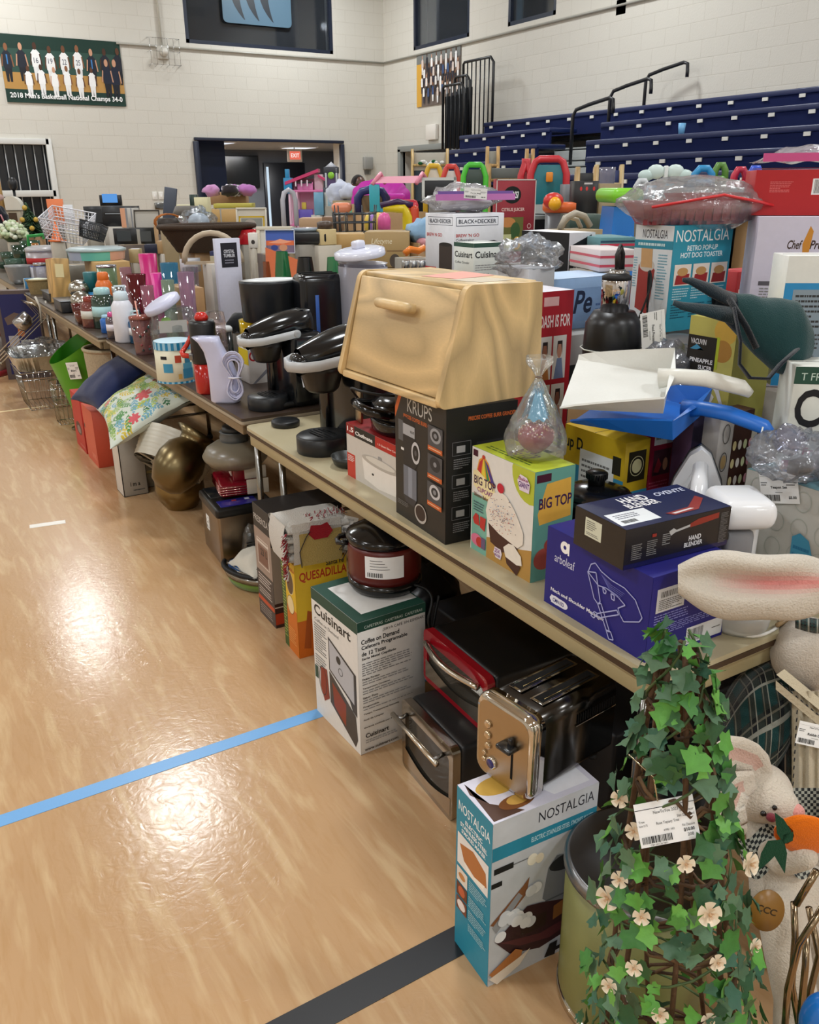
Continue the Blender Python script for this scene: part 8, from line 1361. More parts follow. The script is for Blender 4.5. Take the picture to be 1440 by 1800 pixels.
# flower bunches, green glass
def bunch(name, label, p, r, cols, n=60, kind='satin', s=.018, cat='flowers', seed=1):
    rr = random.Random(seed); m = M()
    for i in range(n):
        v = Vector((rr.gauss(0,1), rr.gauss(0,1), abs(rr.gauss(0,1)))).normalized()*r*rr.uniform(.7,1); m.ell((v.x,v.y,v.z+r*.3), (s,s,s*.8), kind, rr.choice(cols), 6, k=(.3,3,i))
    m.ell((0,0,r*.5), (r*.7,r*.7,r*.6), 'leaf', '#3c5638', 10); return one(m, name, label, cat, tuple(p))
bunch('hydrangea_bunch', 'pale green artificial hydrangea bunch at the left edge', G(32,1.4,425,.14,.14,DZ), .17, ['#c9d2b4','#b4c49c','#d8dcc8'], 80, s=.035)
for i, (px, X, y, lb) in enumerate(((22,1.32,452,'green glass dish nearest the left edge'),(45,1.38,440,'dark green glass bowl behind the nearest green dish'),(12,1.45,436,'pale green glass plate stack at the very left edge'),(60,1.5,432,'green pressed glass goblet left of the frosted tub'),(30,1.24,464,'low clear green platter by the frosted bowl'),(8,1.25,470,'clear green saucer at the very left edge'))):
    t, _, _ = vessel('green_glass_dish', lb, 'glass dish', px, X, y-9, 34, {'body': [('tint',['#4f7a66','#2f5c48','#6a9484','#4a7a60','#5c8a78','#7aa090'][i],[(.35,0),(.4,.1),(.9,.6),(1,1)])]}, DZ)
bunch('white_flower_pot', 'small white and cream flowers behind the green glass', G(8,1.32,430,.1,.1,DZ), .12, ['#e6e2e2','#c9b8c8','#e0d8c0'], 50, s=.03, seed=4)
for i, (px, lb, col) in enumerate(((12,'cream teapot among the green glass','#c9bfa0'),(70,'brown glazed mug left of the frosted tub','#8a5a2c'),(52,'tan ceramic dish behind the dark green bowl','#b0885c'))):
    vessel('ceramic_pot', lb, 'pot', px, 1.45, 428-i, 20, {'body': [('porcelain',col,[(.6,0),(1,.4),(.8,.9),(.5,1),(0,1)])]}, DZ)
# lantern, tree with gold baubles, column, hanging items
p = G(38, 1.65, 405, .15, .15); t = thing('white_lantern', 'cream lantern shaped like a small arched house', 'lantern', tuple(p), -20); h = hz(p, 345)-p.z; m = M(); m.box((0,0,h*.3), (.2,.16,h*.6), 'satin', '#b5aa94', .01); m.build('lantern_body', t); m = M(); m.surf(lambda u, v: (.12*math.cos(math.pi*u), (v-.5)*.2, h*.6+h*.4*math.sin(math.pi*u)**.7), 16, 3, 'satin', '#dcd8cc'); m.add([(.12*math.cos(math.pi*k/12), s_*.1, h*.6+h*.4*max(0,math.sin(math.pi*k/12))**.7) for s_ in (-1,1) for k in range(13)], [tuple(range(13)), tuple(reversed(range(13,26)))], 'satin', '#dcd8cc'); m.build('arched_roof', t); m = M(); m.box((0,-.082,h*.3), (.1,.004,h*.45), 'gloss', '#5a4a3c'); m.build('glass_front', t)
p = G(70, 1.8, 415, .2, .2); t = thing('small_christmas_tree', 'small dark green tabletop tree with gold baubles', 'artificial tree', tuple(p)); h = hz(p, 356)-p.z; m = M(); rr = random.Random(12)
for i in range(340): f = rr.random()**.8; a = rr.uniform(0,6.28); r_ = .19*(1-f)+.02; c0 = Vector((-.06*f,0,h*f)); e = c0+Vector((math.cos(a)*r_, math.sin(a)*r_, -.04)); m.tube([c0, e], [.012,.004], 'leaf', ('#1f3c26','#2c4c30','#3a5a3a')[i % 3], 4)
m.build('needles', t)
for i, (a, f) in enumerate(((-2.2,.85),(-1.8,.25),(-1.2,.5),(-2.6,.5))): m = M(); r_ = .19*(1-f)+.03; m.ell((-.06*f+r_*math.cos(a), r_*math.sin(a), h*f), .032, 'gloss', '#c9a648', 12); m.build('gold_bauble', t)
p = G(44, 1.72, 400, .12, .12); t = thing('street_lamp_ornament', 'black metal lamp post ornament before the grille window', 'lamp ornament', tuple(p)); h = hz(p, 312)-p.z; m = M(); m.tube([(0,0,0),(0,0,h*.75)], .018, 'satin', '#15171a'); m.lathe([(.05,0),(.04,.03),(.02,.05)], 'satin', '#15171a'); m.build('post', t); m = M(); m.lathe([(.03,h*.75),(.055,h*.8),(.06,h*.92),(.03,h),(0,h)], 'satin', '#1a1c20', 6); m.build('lantern_head', t)
p = G(13, 1.42, 372, .12, .12); t = thing('wooden_reindeer', 'tan wooden figure standing on dark cloth at the left edge', 'figurine', tuple(p)); m = M(); h = hz(p, 300)-p.z; m.tube([(-.04,0,0),(-.05,0,h*.55)], .03, ('wood','#b08a54'), '#fff', 8); m.tube([(.05,0,0),(.04,0,h)], .035, ('wood','#c09a60'), '#fff', 8); m.build('posts', t); m = M(); m.ell((0,0,h*.35), (.09,.07,.06), 'plush', '#c8a8a0', 10); m.build('pink_bow', t)
m = M(); p = G(14, 1.35, 412, .2, .2, DZ); crumple(m, (0,0,.14), (.1,.1,.16), 'fabric', '#1c1e26', 20, .4, 2, 3); t = one(m, 'dark_jacket', 'dark garment with a pink striped scarf at the left edge', 'clothing', tuple(p)); m = M(); m.tube([(-.1,-.08,.1),(-.06,-.1,.2),(0,-.11,.22),(.03,-.1,.12)], .02, 'fabric', '#c8848c', 8, flat=.5); m.build('striped_scarf', t)
# electronics near the back wall
gbox('monitor', 'small dark printer display with a glowing blue screen', 188, 224, 343, 362, 2.7, '#1c1f24', U([('r',.28,.22,.78,.85,'#16181c')]), .06, -30, 'satin', 'display'); o = bpy.data.objects['monitor']
m = M(); m.add([(-.1,-.036,.04),(.1,-.036,.04),(.1,-.036,.15),(-.1,-.036,.15)], [(0,1,2,3)], 'emit', '#5f9be0'); sd_ = m.build('blue_screen', o); sd_.location = (0,0,0)
gbox('printer', 'wide black photo printer below the blue screened display', 190, 242, 363, 398, 2.6, '#1f2226', U([('r',.06,.55,.9,.7,'#0c0d10'), ('r',.1,.62,.6,.66,'#a8b0b8')]), .35, -30, 'satin', 'printer')
gbox('printer', 'charcoal flatbed printer left of the black photo printer', 158, 192, 363, 396, 2.5, '#24272b', U([('r',.08,.15,.9,.85,'#33373b')]), .3, -30, 'satin', 'printer')
gbox('speaker_bar', 'long black speaker with a grey printed panel leaning left', 208, 276, 402, 430, 2.25, '#15171a', U([('r',.08,.2,.42,.85,'#3a4044'), ('r',.6,.15,.92,.8,'#4a4e50')]), .12, -14, 'satin', 'speaker')
gbox('book_stack', 'upright row of pale orange and grey books', 223, 247, 366, 400, 2.55, '#b8b4ae', U([('r',0,0,.35,1,'#d8a080'), ('r',.35,0,.5,1,'#8a8c90'), ('r',.75,0,.85,1,'#8a8c90')]), .18, -34, 'paper', 'books')
def frame(label, px0, px1, ytop, ybot, X, col, inner, items=[], name='framed_picture', bw=.08, T=BT, yaw=-30, tilt=-8):
    p = onX(px0, X, T+.002); s_ = mpp(p); z = max(T+.002, hz(p, ybot)); w = (px1-px0)*s_; h = hz(p, ytop)-z; b = bw*min(w, h)
    if z > T+.03: sup((p.x-.02, p.y-w*.45, T), w*.8, .2, T, z-.002)
    t = thing(name, label, 'picture frame', (p.x, p.y, z), rot=(rad(tilt),0,rad(yaw))); m = M()
    for q in ((w/2,b/2,w,b),(w/2,h-b/2,w,b),(b/2,h/2,b,h-2*b),(w-b/2,h/2,b,h-2*b)): m.box((q[0],0,q[1]), (q[2],.025,q[3]), 'satin', col, .004)
    m.build('frame', t); m = M(); m.box((w/2,.004,h/2), (w-2*b+.004,.006,h-2*b+.004), 'paper', inner); pr(m, Matrix(((1,0,0,0),(0,0,-1,.0005),(0,1,0,0),(0,0,0,1))), w, h, items, 'paper'); m.build('picture', t); return t
frame('dark framed grey canvas leaning right of the books', 246, 290, 369, 402, 2.5, '#3a332c', '#b4b0a8', bw=.06)
m = M(); p = G(306, 2.6, 396); m.box((0,0,.18), (.12,.04,.36), 'satin', '#4a5262', .004); one(m, 'slate_panel', 'slate blue upright panel right of the grey canvas', 'panel', tuple(p), rot=(0,rad(10),rad(-30)))
gbox('cd_cabinet', 'small dark brown drawer unit behind the coil basket', 288, 322, 384, 412, 2.4, '#2a201a', {}, .2, -30, 'satin', 'cabinet')
m = M(); p = G(307, 2.3, 405, .12, .12); [m.tube([(.12*math.cos(a*.42+k), .03*k-.05, .07+.07*math.sin(a*.42+k)) for a in range(15)], .006, 'wicker', '#a8642c', 6, closed=True) for k in range(3)]; one(m, 'wicker_rings', 'orange brown wicker rings before the dark drawer unit', 'wicker rings', tuple(p))
gbox('board_game_box', 'pale green and cream boxes standing behind the grey lamp shade', 318, 346, 360, 400, 2.8, '#cfc9a8', U([('l',.2,.2,.8,.7,8,'#b4b48c')]), .2, -30)
p = G(341, 2.55, 396, .14, .14); t = thing('table_lamp', 'small lamp with a grey shade and a terracotta base', 'lamp', tuple(p)); h = hz(p, 362)-p.z; m = M(); m.lathe([(.04,0),(.045,.02),(.03,h*.3),(.015,h*.55)], 'satin', '#a8603c', 20); m.build('base', t); m = M(); m.lathe([(.14,h*.5),(.1,h)], 'fabric', '#6a6662', 26); m.build('lamp_shade', t)
gbox('green_binder', 'dark green binder standing behind the grey lamp', 346, 358, 342, 372, 2.85, '#2a3c36', {}, .12, -30, 'satin', 'binder')
gbox('cream_paper_stack', 'cream papers leaning before the blue column', 354, 377, 347, 378, 2.8, '#d9d3ae', {}, .12, -34, 'paper', 'papers')
m = M(); p = G(362, 2.3, 408, .16, .16); crumple(m, (0,0,.09), (.13,.13,.1), 'film', '#dfe6ee', 24, .45, 2.2, 8); m.ell((0,0,.08), (.09,.09,.07), 'satin', '#c8d2dc', 12); one(m, 'bagged_linens', 'white goods in a clear bag behind the coil basket', 'plastic bag', tuple(p))
gbox('cardboard_carton', 'open brown carton heaped with purple and black clothes', 375, 440, 338, 360, 3.4, '#a8845c', {}, .4, -26); p = onX(400, 3.5, BT); z = hz(p, 338); m = M(); rr = random.Random(5)
for k in range(8): crumple(m, (rr.uniform(-.2,.25), rr.uniform(-.12,.12), .03), (.1,.09,.06), 'fabric', ('#b070b0','#2a2428','#d8d0dc','#c890c0','#55405c')[k % 5], 12, .5, 2, k)
one(m, 'clothes_heap', 'heap of pink, white and black clothes in the highest carton', 'clothes', (p.x+.05,p.y-.05,z-.01))
gbox('cardboard_carton', 'large open tan carton with folded flaps below the clothes carton', 372, 432, 368, 400, 3.2, '#b8955f', {}, .4, -30)
gbox('yellow_lid_box', 'flat yellow lidded box between the two tan cartons', 385, 450, 358, 366, 3.3, '#b5ac50', {}, .35, -28)
# coil basket, round hoop
p = onX(366, 2.12, BT+.002); z = hz(p, 442); z = max(z, BT); t = basket('coil_basket', 'large dark brown twisted wicker basket behind the cream carton', (p.x+.05,p.y,z), .36, .22, max(.1,hz(p,398)-z), '#3e2f22', 1.5, .02, 18); sup((p.x-.1,p.y-.1,BT), .3, .2, BT, z-.002) if z > BT+.03 else None
p = G(383, 2.02, 462, .1, .2); m = M(); m.tube([(.2*math.cos(a*.2618), 0, .0+.2*math.sin(a*.2618)) for a in range(13)], .02, 'satin', '#b8a890', 10); m.box((0,0,-.0), (.4,.03,.02), 'satin', '#b8a890'); one(m, 'arched_frame', 'beige arched hoop frame in front of the coil basket', 'frame', (p.x,p.y,max(p.z,BT+.02)), -30)
gbox('cardboard_carton', 'low brown carton with open flaps left of the coil basket', 284, 330, 424, 446, 2.2, '#a88a62', {}, .3, -30)
gbox('small_cream_box', 'small cream box with a white tag above the teal cake carrier', 234, 252, 438, 462, 2.0, '#b8a67c', {'T': [('r',.1,.1,.9,.9,'#e8e8ec')]}, .1, -30)
gbox('navy_box', 'small navy box behind the hot pink vase', 262, 284, 430, 446, 2.1, '#1a1f38', {}, .12, -30)
gbox('white_paper_bag', 'small white carton with yellow side behind the blue vase', 325, 352, 456, 480, 1.85, '#d0d2d8', {'W': [('r',0,0,1,1,'#cfc060')]}, .15, -32)
gbox('game_case', 'dark blue and cream game case beside the upright white box', 378, 392, 442, 468, 2.05, '#30385c', U([('r',0,.3,1,.7,'#c9c0a0')]), .1, -30)
# picture frames in the middle
frame('gold edged picture in a tall cream mount', 426, 478, 365, 404, 2.5, '#d8d4c8', '#cfc9bb', [('f',.08,.0,.92,.62,.012,'#c8a838'), ('r',.16,.0,.84,.52,'#8a8c86'), ('e',.45,.3,.18,.18,'#a8a098')])
frame('large white picture frame leaning behind the sports prints', 460, 522, 398, 462, 2.3, '#cfc7b4', '#d4d0c6', [('r',.28,.45,.98,.85,'#5a6aa0')], bw=.1)
gbox('red_gift_box', 'glossy red carton below the gold edged picture', 428, 458, 404, 430, 2.35, '#b81c28', {}, .2, -30, 'gloss')
gbox('ornament_box', 'small white box with a round dark emblem by the red carton', 446, 462, 410, 436, 2.25, '#dcd8d0', U([('e',.5,.4,.2,.15,'#3a3430')]), .1, -30)
frame('blue and orange sports prints in clear wrapping', 476, 526, 404, 446, 2.15, '#c9d0dc', '#4a6ab0', [('r',.0,.0,1,.35,'#7a6a80'), ('r',0,.35,1,.55,'#d8704a'), ('r',0,.55,1,.9,'#4a64b0'), ('e',.3,.25,.12,.12,'#3a4a8c'), ('e',.6,.25,.14,.14,'#c89070'), ('p',[(.1,.45),(.5,.62),(.9,.5),(.6,.42)],'#e8a080')], bw=.03)
m = M(); p = G(545, 2.5, 428, .2, .2); m.box((0,0,.04), (.28,.2,.08), 'satin', '#17181b', .02, 3); t = one(m, 'black_scale', 'black kitchen scale with a pale round dish', 'scale', tuple(p), -25); m = M(); m.lathe([(.09,.08),(.1,.1),(0,.098)], 'gloss', '#9aa8b4', 24); m.build('dish', t)
gbox('cardboard_carton', 'open tan carton in front of the pink dollhouse', 532, 572, 384, 412, 3.2, '#b09070', {}, .35, -30); gbox('cardboard_carton', 'brown shaded carton right of the tan one before the dollhouse', 572, 606, 382, 412, 3.1, '#7a5c44', {}, .35, -30)
m = M(); p = G(578, 2.6, 430, .18, .14); m.box((0,0,.05), (.12,.1,.1), 'card', '#cdb98a', .005); m.lathe([(.05,.1),(.055,.14),(.03,.15)], 'satin', '#4a3a30', 18); one(m, 'cookie_tin', 'cream tin with a brown lid beside the black kitchen scale', 'tin', tuple(p))
gbox('tote_carton', 'gold brown printed carton with script lettering behind the drink dispenser', 645, 720, 408, 470, 2.6, '#a3895c', U([('t','Lifetyme',.15,.62,.62,.82,'#e6dcc0',0,1), ('e',.68,.18,.12,.2,'#4a4038'), ('r',.5,.45,.95,.48,'#7a5a3c')]), .3, -34)
gbox('cardboard_carton', 'open kraft carton with a slanting flap left of the script lettered carton', 592, 645, 412, 440, 2.65, '#b8965f', {}, .3, -26)
m = M(); p = G(628, 3.1, 408, .2, .2)
for k in range(16): a = k*.39; m.tube([(.16*math.cos(a),.12*math.sin(a),0),(.17*math.cos(a),.13*math.sin(a),.14+.05*(k % 3 == 0))], .005, 'satin', '#33363a', 4)
for z in (.0,.07,.13): m.tube([(.165*math.cos(k*.39),.125*math.sin(k*.39),z) for k in range(16)], .006, 'satin', '#33363a', 5, closed=True)
one(m, 'wire_holder', 'dark wire candle holder ring in front of the toy shelf', 'wire holder', tuple(p))
frame('small white picture mount with blue print right of the large frame', 522, 534, 404, 424, 2.4, '#d6d2cc', '#4a5c9c')
# ---------------------------------------------------------------- toys
def slab(m, x0, x1, y0, y1, z0, z1, col, kind='satin', bev=.004): m.box(((x0+x1)/2,(y0+y1)/2,(z0+z1)/2), (x1-x0,y1-y0,z1-z0), kind, col, bev)
p = onX(512, 5.5, BT); t = thing('toy_dollhouse', 'tall pink toy dollhouse with slanted roof and blue slide', 'dollhouse', (p.x,p.y,BT+.002), -30); s_ = mpp(p); Wd = 62*s_; Ht = hz(p, 297)-BT; Z1 = hz(p, 398)-BT; Z2 = hz(p, 338)-BT
m = M()
for z in (.0, Z1*.5, Z1, Z2): slab(m, 0, Wd, 0, .35, z, z+.03, '#e07ab0')
m.build('floors', t); m = M()
for x in (0, Wd*.2, Wd*.72, Wd-.03): slab(m, x, x+.03, 0, .03, 0, Z2, '#e9c0d4'); slab(m, x, x+.03, .32, .35, 0, Z2, '#e9c0d4')
slab(m, Wd*.12, Wd*.18, -.01, .02, 0, Z2, '#d84a98'); m.build('posts', t)
m = M(); slab(m, Wd*.2, Wd*.95, .33, .35, 0, Z2, '#dca0bc'); slab(m, Wd*.72, Wd*.95, .1, .33, Z2, Ht*.93, '#e8ccd8'); slab(m, Wd*.1, Wd*.7, .33, .35, Z2, Ht*.88, '#e4b4cc'); m.build('back_walls', t)
m = M(); m.add([(-.04,-.03,Ht*.84),(Wd*.86,-.03,Ht),(Wd*.86,.36,Ht),(-.04,.36,Ht*.84),(-.04,-.03,Ht*.8),(Wd*.86,-.03,Ht*.96),(Wd*.86,.36,Ht*.96),(-.04,.36,Ht*.8)], [(0,1,2,3),(7,6,5,4),(0,4,5,1),(1,5,6,2),(2,6,7,3),(3,7,4,0)], 'satin', '#cf3a70'); m.add([(Wd*.84,-.02,Ht*.93),(Wd*1.06,-.02,Ht*.87),(Wd*1.06,.36,Ht*.87),(Wd*.84,.36,Ht*.93),(Wd*.84,-.02,Ht*.9),(Wd*1.06,-.02,Ht*.84),(Wd*1.06,.36,Ht*.84),(Wd*.84,.36,Ht*.9)], [(0,1,2,3),(7,6,5,4),(0,4,5,1),(1,5,6,2),(2,6,7,3),(3,7,4,0)], 'satin', '#cf3a70'); m.build('roof', t)
for k in range(3): m = M(); x = Wd*(.22+.16*k); slab(m, x, x+.13*Wd, .0, .01, Z2+.12, Ht*.84, '#241820', 'gloss'); slab(m, x-.01, x+.01, -.01, .015, Z2+.08, Ht*.86, '#efe0ea'); m.build('window', t)
m = M(); slab(m, Wd*.25, Wd*.68, .05, .25, Z2+.03, Z2+.14, '#e48ac0'); slab(m, Wd*.25, Wd*.65, .04, .2, Z1*.62+.2, Z1*.62+.36, '#6a5cb8'); slab(m, Wd*.3, Wd*.6, .04, .2, Z1+.06, Z1+.1, '#8c4a9c'); slab(m, Wd*.34, Wd*.46, .1, .2, Z1*.5+.4, Z1*.5+.5, '#d8c04a'); m.build('furniture', t)
m = M(); slab(m, -.06, .06, -.02, .2, Z2-.02, Z2+.2, '#2a8cc0'); slab(m, -.03, .03, -.02, .1, Z2+.2, Z2+.32, '#2a8cc0'); m.build('blue_balcony', t)
p = onX(588, 5.6, BT); zb = hz(p, 338); sup((p.x-.15,p.y-.15,BT), .3, .3, BT, zb-.002); t = thing('toy_tower', 'grey and purple toy clock tower with a green round dial', 'toy tower', (p.x,p.y,zb), -30); h = hz(p, 284)-zb
m = M(); slab(m, -.09,.09,-.08,.08,0,h*.75,'#5c4c78'); slab(m, -.12,.12,-.1,.1,0,.06,'#4a4c58'); m.build('tower_body', t); m = M(); slab(m, -.085,-.06,-.1,.08,.06,h*.8,'#c0c4cc'); slab(m, .06,.085,-.1,.08,.06,h*.8,'#c0c4cc'); m.build('side_columns', t); m = M(); slab(m, -.1,.1,-.1,.1,h*.62,h*.82,'#3a3c44'); m.lathe([(.09,h*.82),(.02,h*.95),(.0,h)], 'satin', '#c9ccd6', 4); m.build('turret', t); m = M(); m.lathe([(0,0),(.045,0),(.045,.01),(0,.01)], 'satin', '#8cc83a', 20, X=Tr(0,-.1,h*.55) @ Rx(90)); m.build('green_dial', t)
p = G(502, 5.2, 398, .3, .2); m = M(); m.tube([(.0,0,0),(0,0,.36),(.03,0,.46),(.1,0,.5),(.17,0,.46),(.2,0,.36),(.2,0,0)], .035, 'satin', '#b4b2ba', 10); one(m, 'white_toy_arch', 'small white arch shaped toy left of the dollhouse', 'toy', tuple(p))
for i, (px0, px1, yt, yb_, X, col, lb, nm) in enumerate(((556,572,338,378,5.3,'#6a9cb8','clear blue toy castle frame right of the dollhouse','toy_castle'),(580,596,338,384,5.1,'#88a8b8','pale blue toy castle tower by the white sacks','toy_castle'),(586,612,356,384,4.6,'#e0d8dc','pale pink square bin before the white sacks','storage_bin'),(618,640,364,380,4.4,'#7cc0a0','mint green toy drawer box','toy_box'),(640,658,364,380,4.4,'#d4dce2','white and black toy drawer box','toy_box'),(660,676,362,386,4.2,'#2a9cc0','turquoise toy cabinet beside the yellow toy table','toy_cabinet'))):
    gbox(nm, lb, px0, px1, yt, yb_, X, col, {}, .25, -30, 'satin', 'toy' if 'toy' in nm else 'bin')
for i, (px, yb_, r_, lb) in enumerate(((604,362,.17,'big white sack of toys behind the pale pink bin'),(618,352,.11,'smaller white sack on top of the big white sack'))):
    p = G(px, 4.72, yb_, .3, .3); m = M(); crumple(m, (0,0,r_*.75), (r_,r_*.8,r_*.8), 'fabric', '#c4cadb', 24, .4, 1.8, i*3+1); one(m, 'white_sack', lb, 'sack', tuple(p))
p = G(672, 4.6, 358, .5, .4); t = thing('toy_seashell_chair', 'bright magenta scalloped toy chair back', 'toy chair', tuple(p), -30); h = hz(p, 315)-p.z; m = M(); m.surf(lambda u, v: ((.3*(1+.05*abs(math.sin(u*20))))*math.cos(math.pi*u)*v, .08*v*v, h*v*math.sin(math.pi*u)**.6*(1+.04*abs(math.sin(u*20)))), 60, 10, 'satin', '#c02aa8'); m.surf(lambda u, v: (.3*math.cos(math.pi*u)*v, .08*v*v+.03, h*v*math.sin(math.pi*u)**.6), 40, 10, 'satin', '#c02aa8'); m.build('shell_back', t); m = M(); m.box((0,-.12,.05), (.5,.3,.1), 'satin', '#c02aa8', .03); m.build('seat', t)
p = G(657, 4.3, 374, .4, .4); t = thing('toy_house_arch', 'dark blue and orange toy playhouse arch with a wooden door', 'toy house', tuple(p), -30); m = M(); h = hz(p, 330)-p.z; m.tube([(-.14,0,0),(-.14,0,h*.6),(-.1,0,h*.85),(0,0,h*.95),(.1,0,h*.85),(.14,0,h*.6),(.14,0,0)], .04, 'satin', '#2c2f66', 10); m.build('blue_arch', t); m = M(); m.box((0,.02,h*.35), (.22,.03,h*.7), ('wood','#8a6c48'), '#fff'); m.build('door_panel', t); m = M(); m.box((-.3,0,h*.22), (.2,.2,h*.4), 'satin', '#e08a68', .06, 4); m.build('orange_seat', t); m = M(); m.box((.3,.05,.07), (.3,.25,.1), 'satin', '#c8301e', .03); m.build('red_step', t)
p = G(697, 4.4, 372, .5, .4); t = thing('toy_swing_frame', 'pink and turquoise toy swing canopy', 'toy swing', tuple(p), -30); h = hz(p, 305)-p.z; m = M(); m.add([(-.2,-.1,h*.75),(.22,-.1,h*.75),(.3,.1,h*.8),(-.12,.1,h*.8),(-.14,0,h*.92),(.22,0,h*.94)], [(0,1,5,4),(2,3,4,5),(0,4,3),(1,2,5)], 'satin', '#e0a0b0'); m.tube([(-.22,-.1,h*.72),(-.14,0,h),(-.1,.1,h*.76)], .02, 'satin', '#e08aa0', 8); m.tube([(.2,-.1,h*.74),(.26,0,h),(.32,.1,h*.78)], .02, 'satin', '#e08aa0', 8); m.build('canopy', t); m = M(); m.box((-.2,-.05,h*.36), (.1,.1,h*.72), 'satin', '#3aa8b8', .01); m.build('turquoise_post', t); m = M(); m.box((.1,0,h*.15), (.24,.2,h*.3), 'satin', '#d83a50', .04); m.build('red_seat', t)
# yellow toy table with dark top
p = G(676, 3.6, 416, .4, .4); t = thing('toy_table', 'yellow toy table frame with a dark purple rim and red side', 'toy table', (p.x,p.y,BT+.002), -32); s_ = mpp(p); h = hz(p, 362)-BT; w = 52*s_; m = M(); m.tube([(w*.35,0,0),(w*.8,0,0),(w*.86,0,h*.5),(w*.84,0,h*.88),(w*.7,0,h*.97),(0,0,h*.97)], [.05,.05,.055,.06,.05,.03], 'satin', '#d8c01c', 10, flat=.8); m.build('yellow_frame', t); m = M(); m.tube([(-.02,-.01,h),(w*.5,-.01,h*1.04),(w,-.01,h)], .025, 'satin', '#3a1f48', 8); m.build('purple_rim', t); m = M(); m.box((w*1.05,.05,h*.5), (w*.3,.2,h), 'satin', '#c8401c', .03); m.build('red_side', t)
for i, (px, col, lb) in enumerate(((655,'#e0c048','yellow domed toy block in the row before the yellow toy table'),(662,'#a078c8','violet domed toy block in the row before the yellow toy table'),(669,'#e6cc70','pale yellow domed toy block in the same row'),(678,'#e060a0','pink domed toy block at the right end of the row'))):
    p = G(px, 3.4, 407, .06, .1); m = M(); m.lathe([(.05,0),(.05,.09),(.035,.13),(0,.14)], 'satin', col, 16); one(m, 'toy_block', lb, 'toy block', tuple(p))
# easels and boards
def easel(label, px0, px1, ytop, yb_, X, wood, board, name='toy_easel', clip=None, rounded=False):
    p = onX(px0, X, BT); s_ = mpp(p); z0 = max(.0, 0); w = (px1-px0)*s_; h = hz(p, ytop)-BT; hb = hz(p, yb_)-BT; t = thing(name, label, 'easel', (p.x,p.y,BT+.002), -32); m = M(); k = 'satin' if rounded else ('wood', wood)
    cl = wood if rounded else '#fff'; r_ = .027 if rounded else .018
    if rounded: m.tube([(0,0,0),(.0,.02,h*.9),(.03,.03,h*.98),(w*.25,.03,h),(w*.75,.03,h),(w-.03,.03,h*.98),(w,.02,h*.9),(w,0,0)], r_, k, cl, 10)
    else:
        for x in (0, w): m.tube([(x,-.1,0),(x,.02,h)], r_, k, cl, 6); m.tube([(x,.22,0),(x,.03,h*.99)], r_, k, cl, 6)
        m.tube([(0,.0,h*.86),(w,.0,h*.86)], r_*.8, k, cl, 6)
    m.build('easel_frame', t); m = M(); m.box((w/2,.0,(hb+h-.04)/2), (w*.96,.02,h-.04-hb), 'satin', board, .004, X=Rx(-2)); m.build('board', t)
    if clip: m = M(); m.box((w/2,-.03,h*.88), (.05,.04,.07), 'satin', clip, .01); m.build('clip', t)
easel('wooden easel with a beige board and a holly garland on top', 726, 785, 262, 300, 5.7, '#c9a86c', '#b5b0a4')
ez = bpy.data.objects['toy_easel'].location; m = M(); rr = random.Random(3)
for k in range(14): m.ell((.02*k, rr.uniform(-.02,.02), .02*math.sin(k)), (.03,.02,.02), 'fabric', ('#e0e0dc','#1f5c34','#b82028')[0 if k % 4 else 1+k % 2], 8)
z = ez.z+(hz(onX(726,5.7,BT),262)-BT)*.86+.02; one(m, 'holly_garland', 'white and green holly garland hanging on the beige board easel', 'garland', (ez.x+.08,ez.y-.05,z), -32)
easel('light wooden A frame easel with a grey board, left of the pair', 852, 870, 258, 300, 5.4, '#c9a26a', '#9a9a92'); easel('light wooden A frame easel behind the red toy easel', 918, 928, 262, 300, 5.5, '#c9a26a', '#8a8a84')
easel('low wooden framed chalkboard joining the two A frame easels', 856, 918, 288, 320, 5.3, '#b8935c', '#5c605e')
easel('red framed toy easel with a teal board', 924, 984, 280, 360, 4.3, '#c4303a', '#1f7480', clip='#e08a2a', rounded=True); easel('narrow red toy easel frame behind the teal board easel', 908, 925, 284, 340, 4.5, '#c4303a', '#8a2028', rounded=True)
easel('green framed toy easel with a dark board', 812, 850, 290, 330, 5.0, '#4fc03a', '#3a4a44', rounded=True); easel('red and white toy easel left of the green framed one', 778, 805, 293, 330, 5.1, '#cf4038', '#d8d4d0', rounded=True); easel('yellow topped red toy easel with a white card', 748, 776, 292, 330, 5.2, '#d8b030', '#dcd6c4', rounded=True)
easel('small chalkboard easel with pale wooden legs', 1002, 1032, 294, 330, 4.42, '#c0a070', '#23262a'); easel('pale wooden framed easel right of the small chalkboard', 1034, 1076, 290, 330, 4.8, '#c9b080', '#2c3a70')
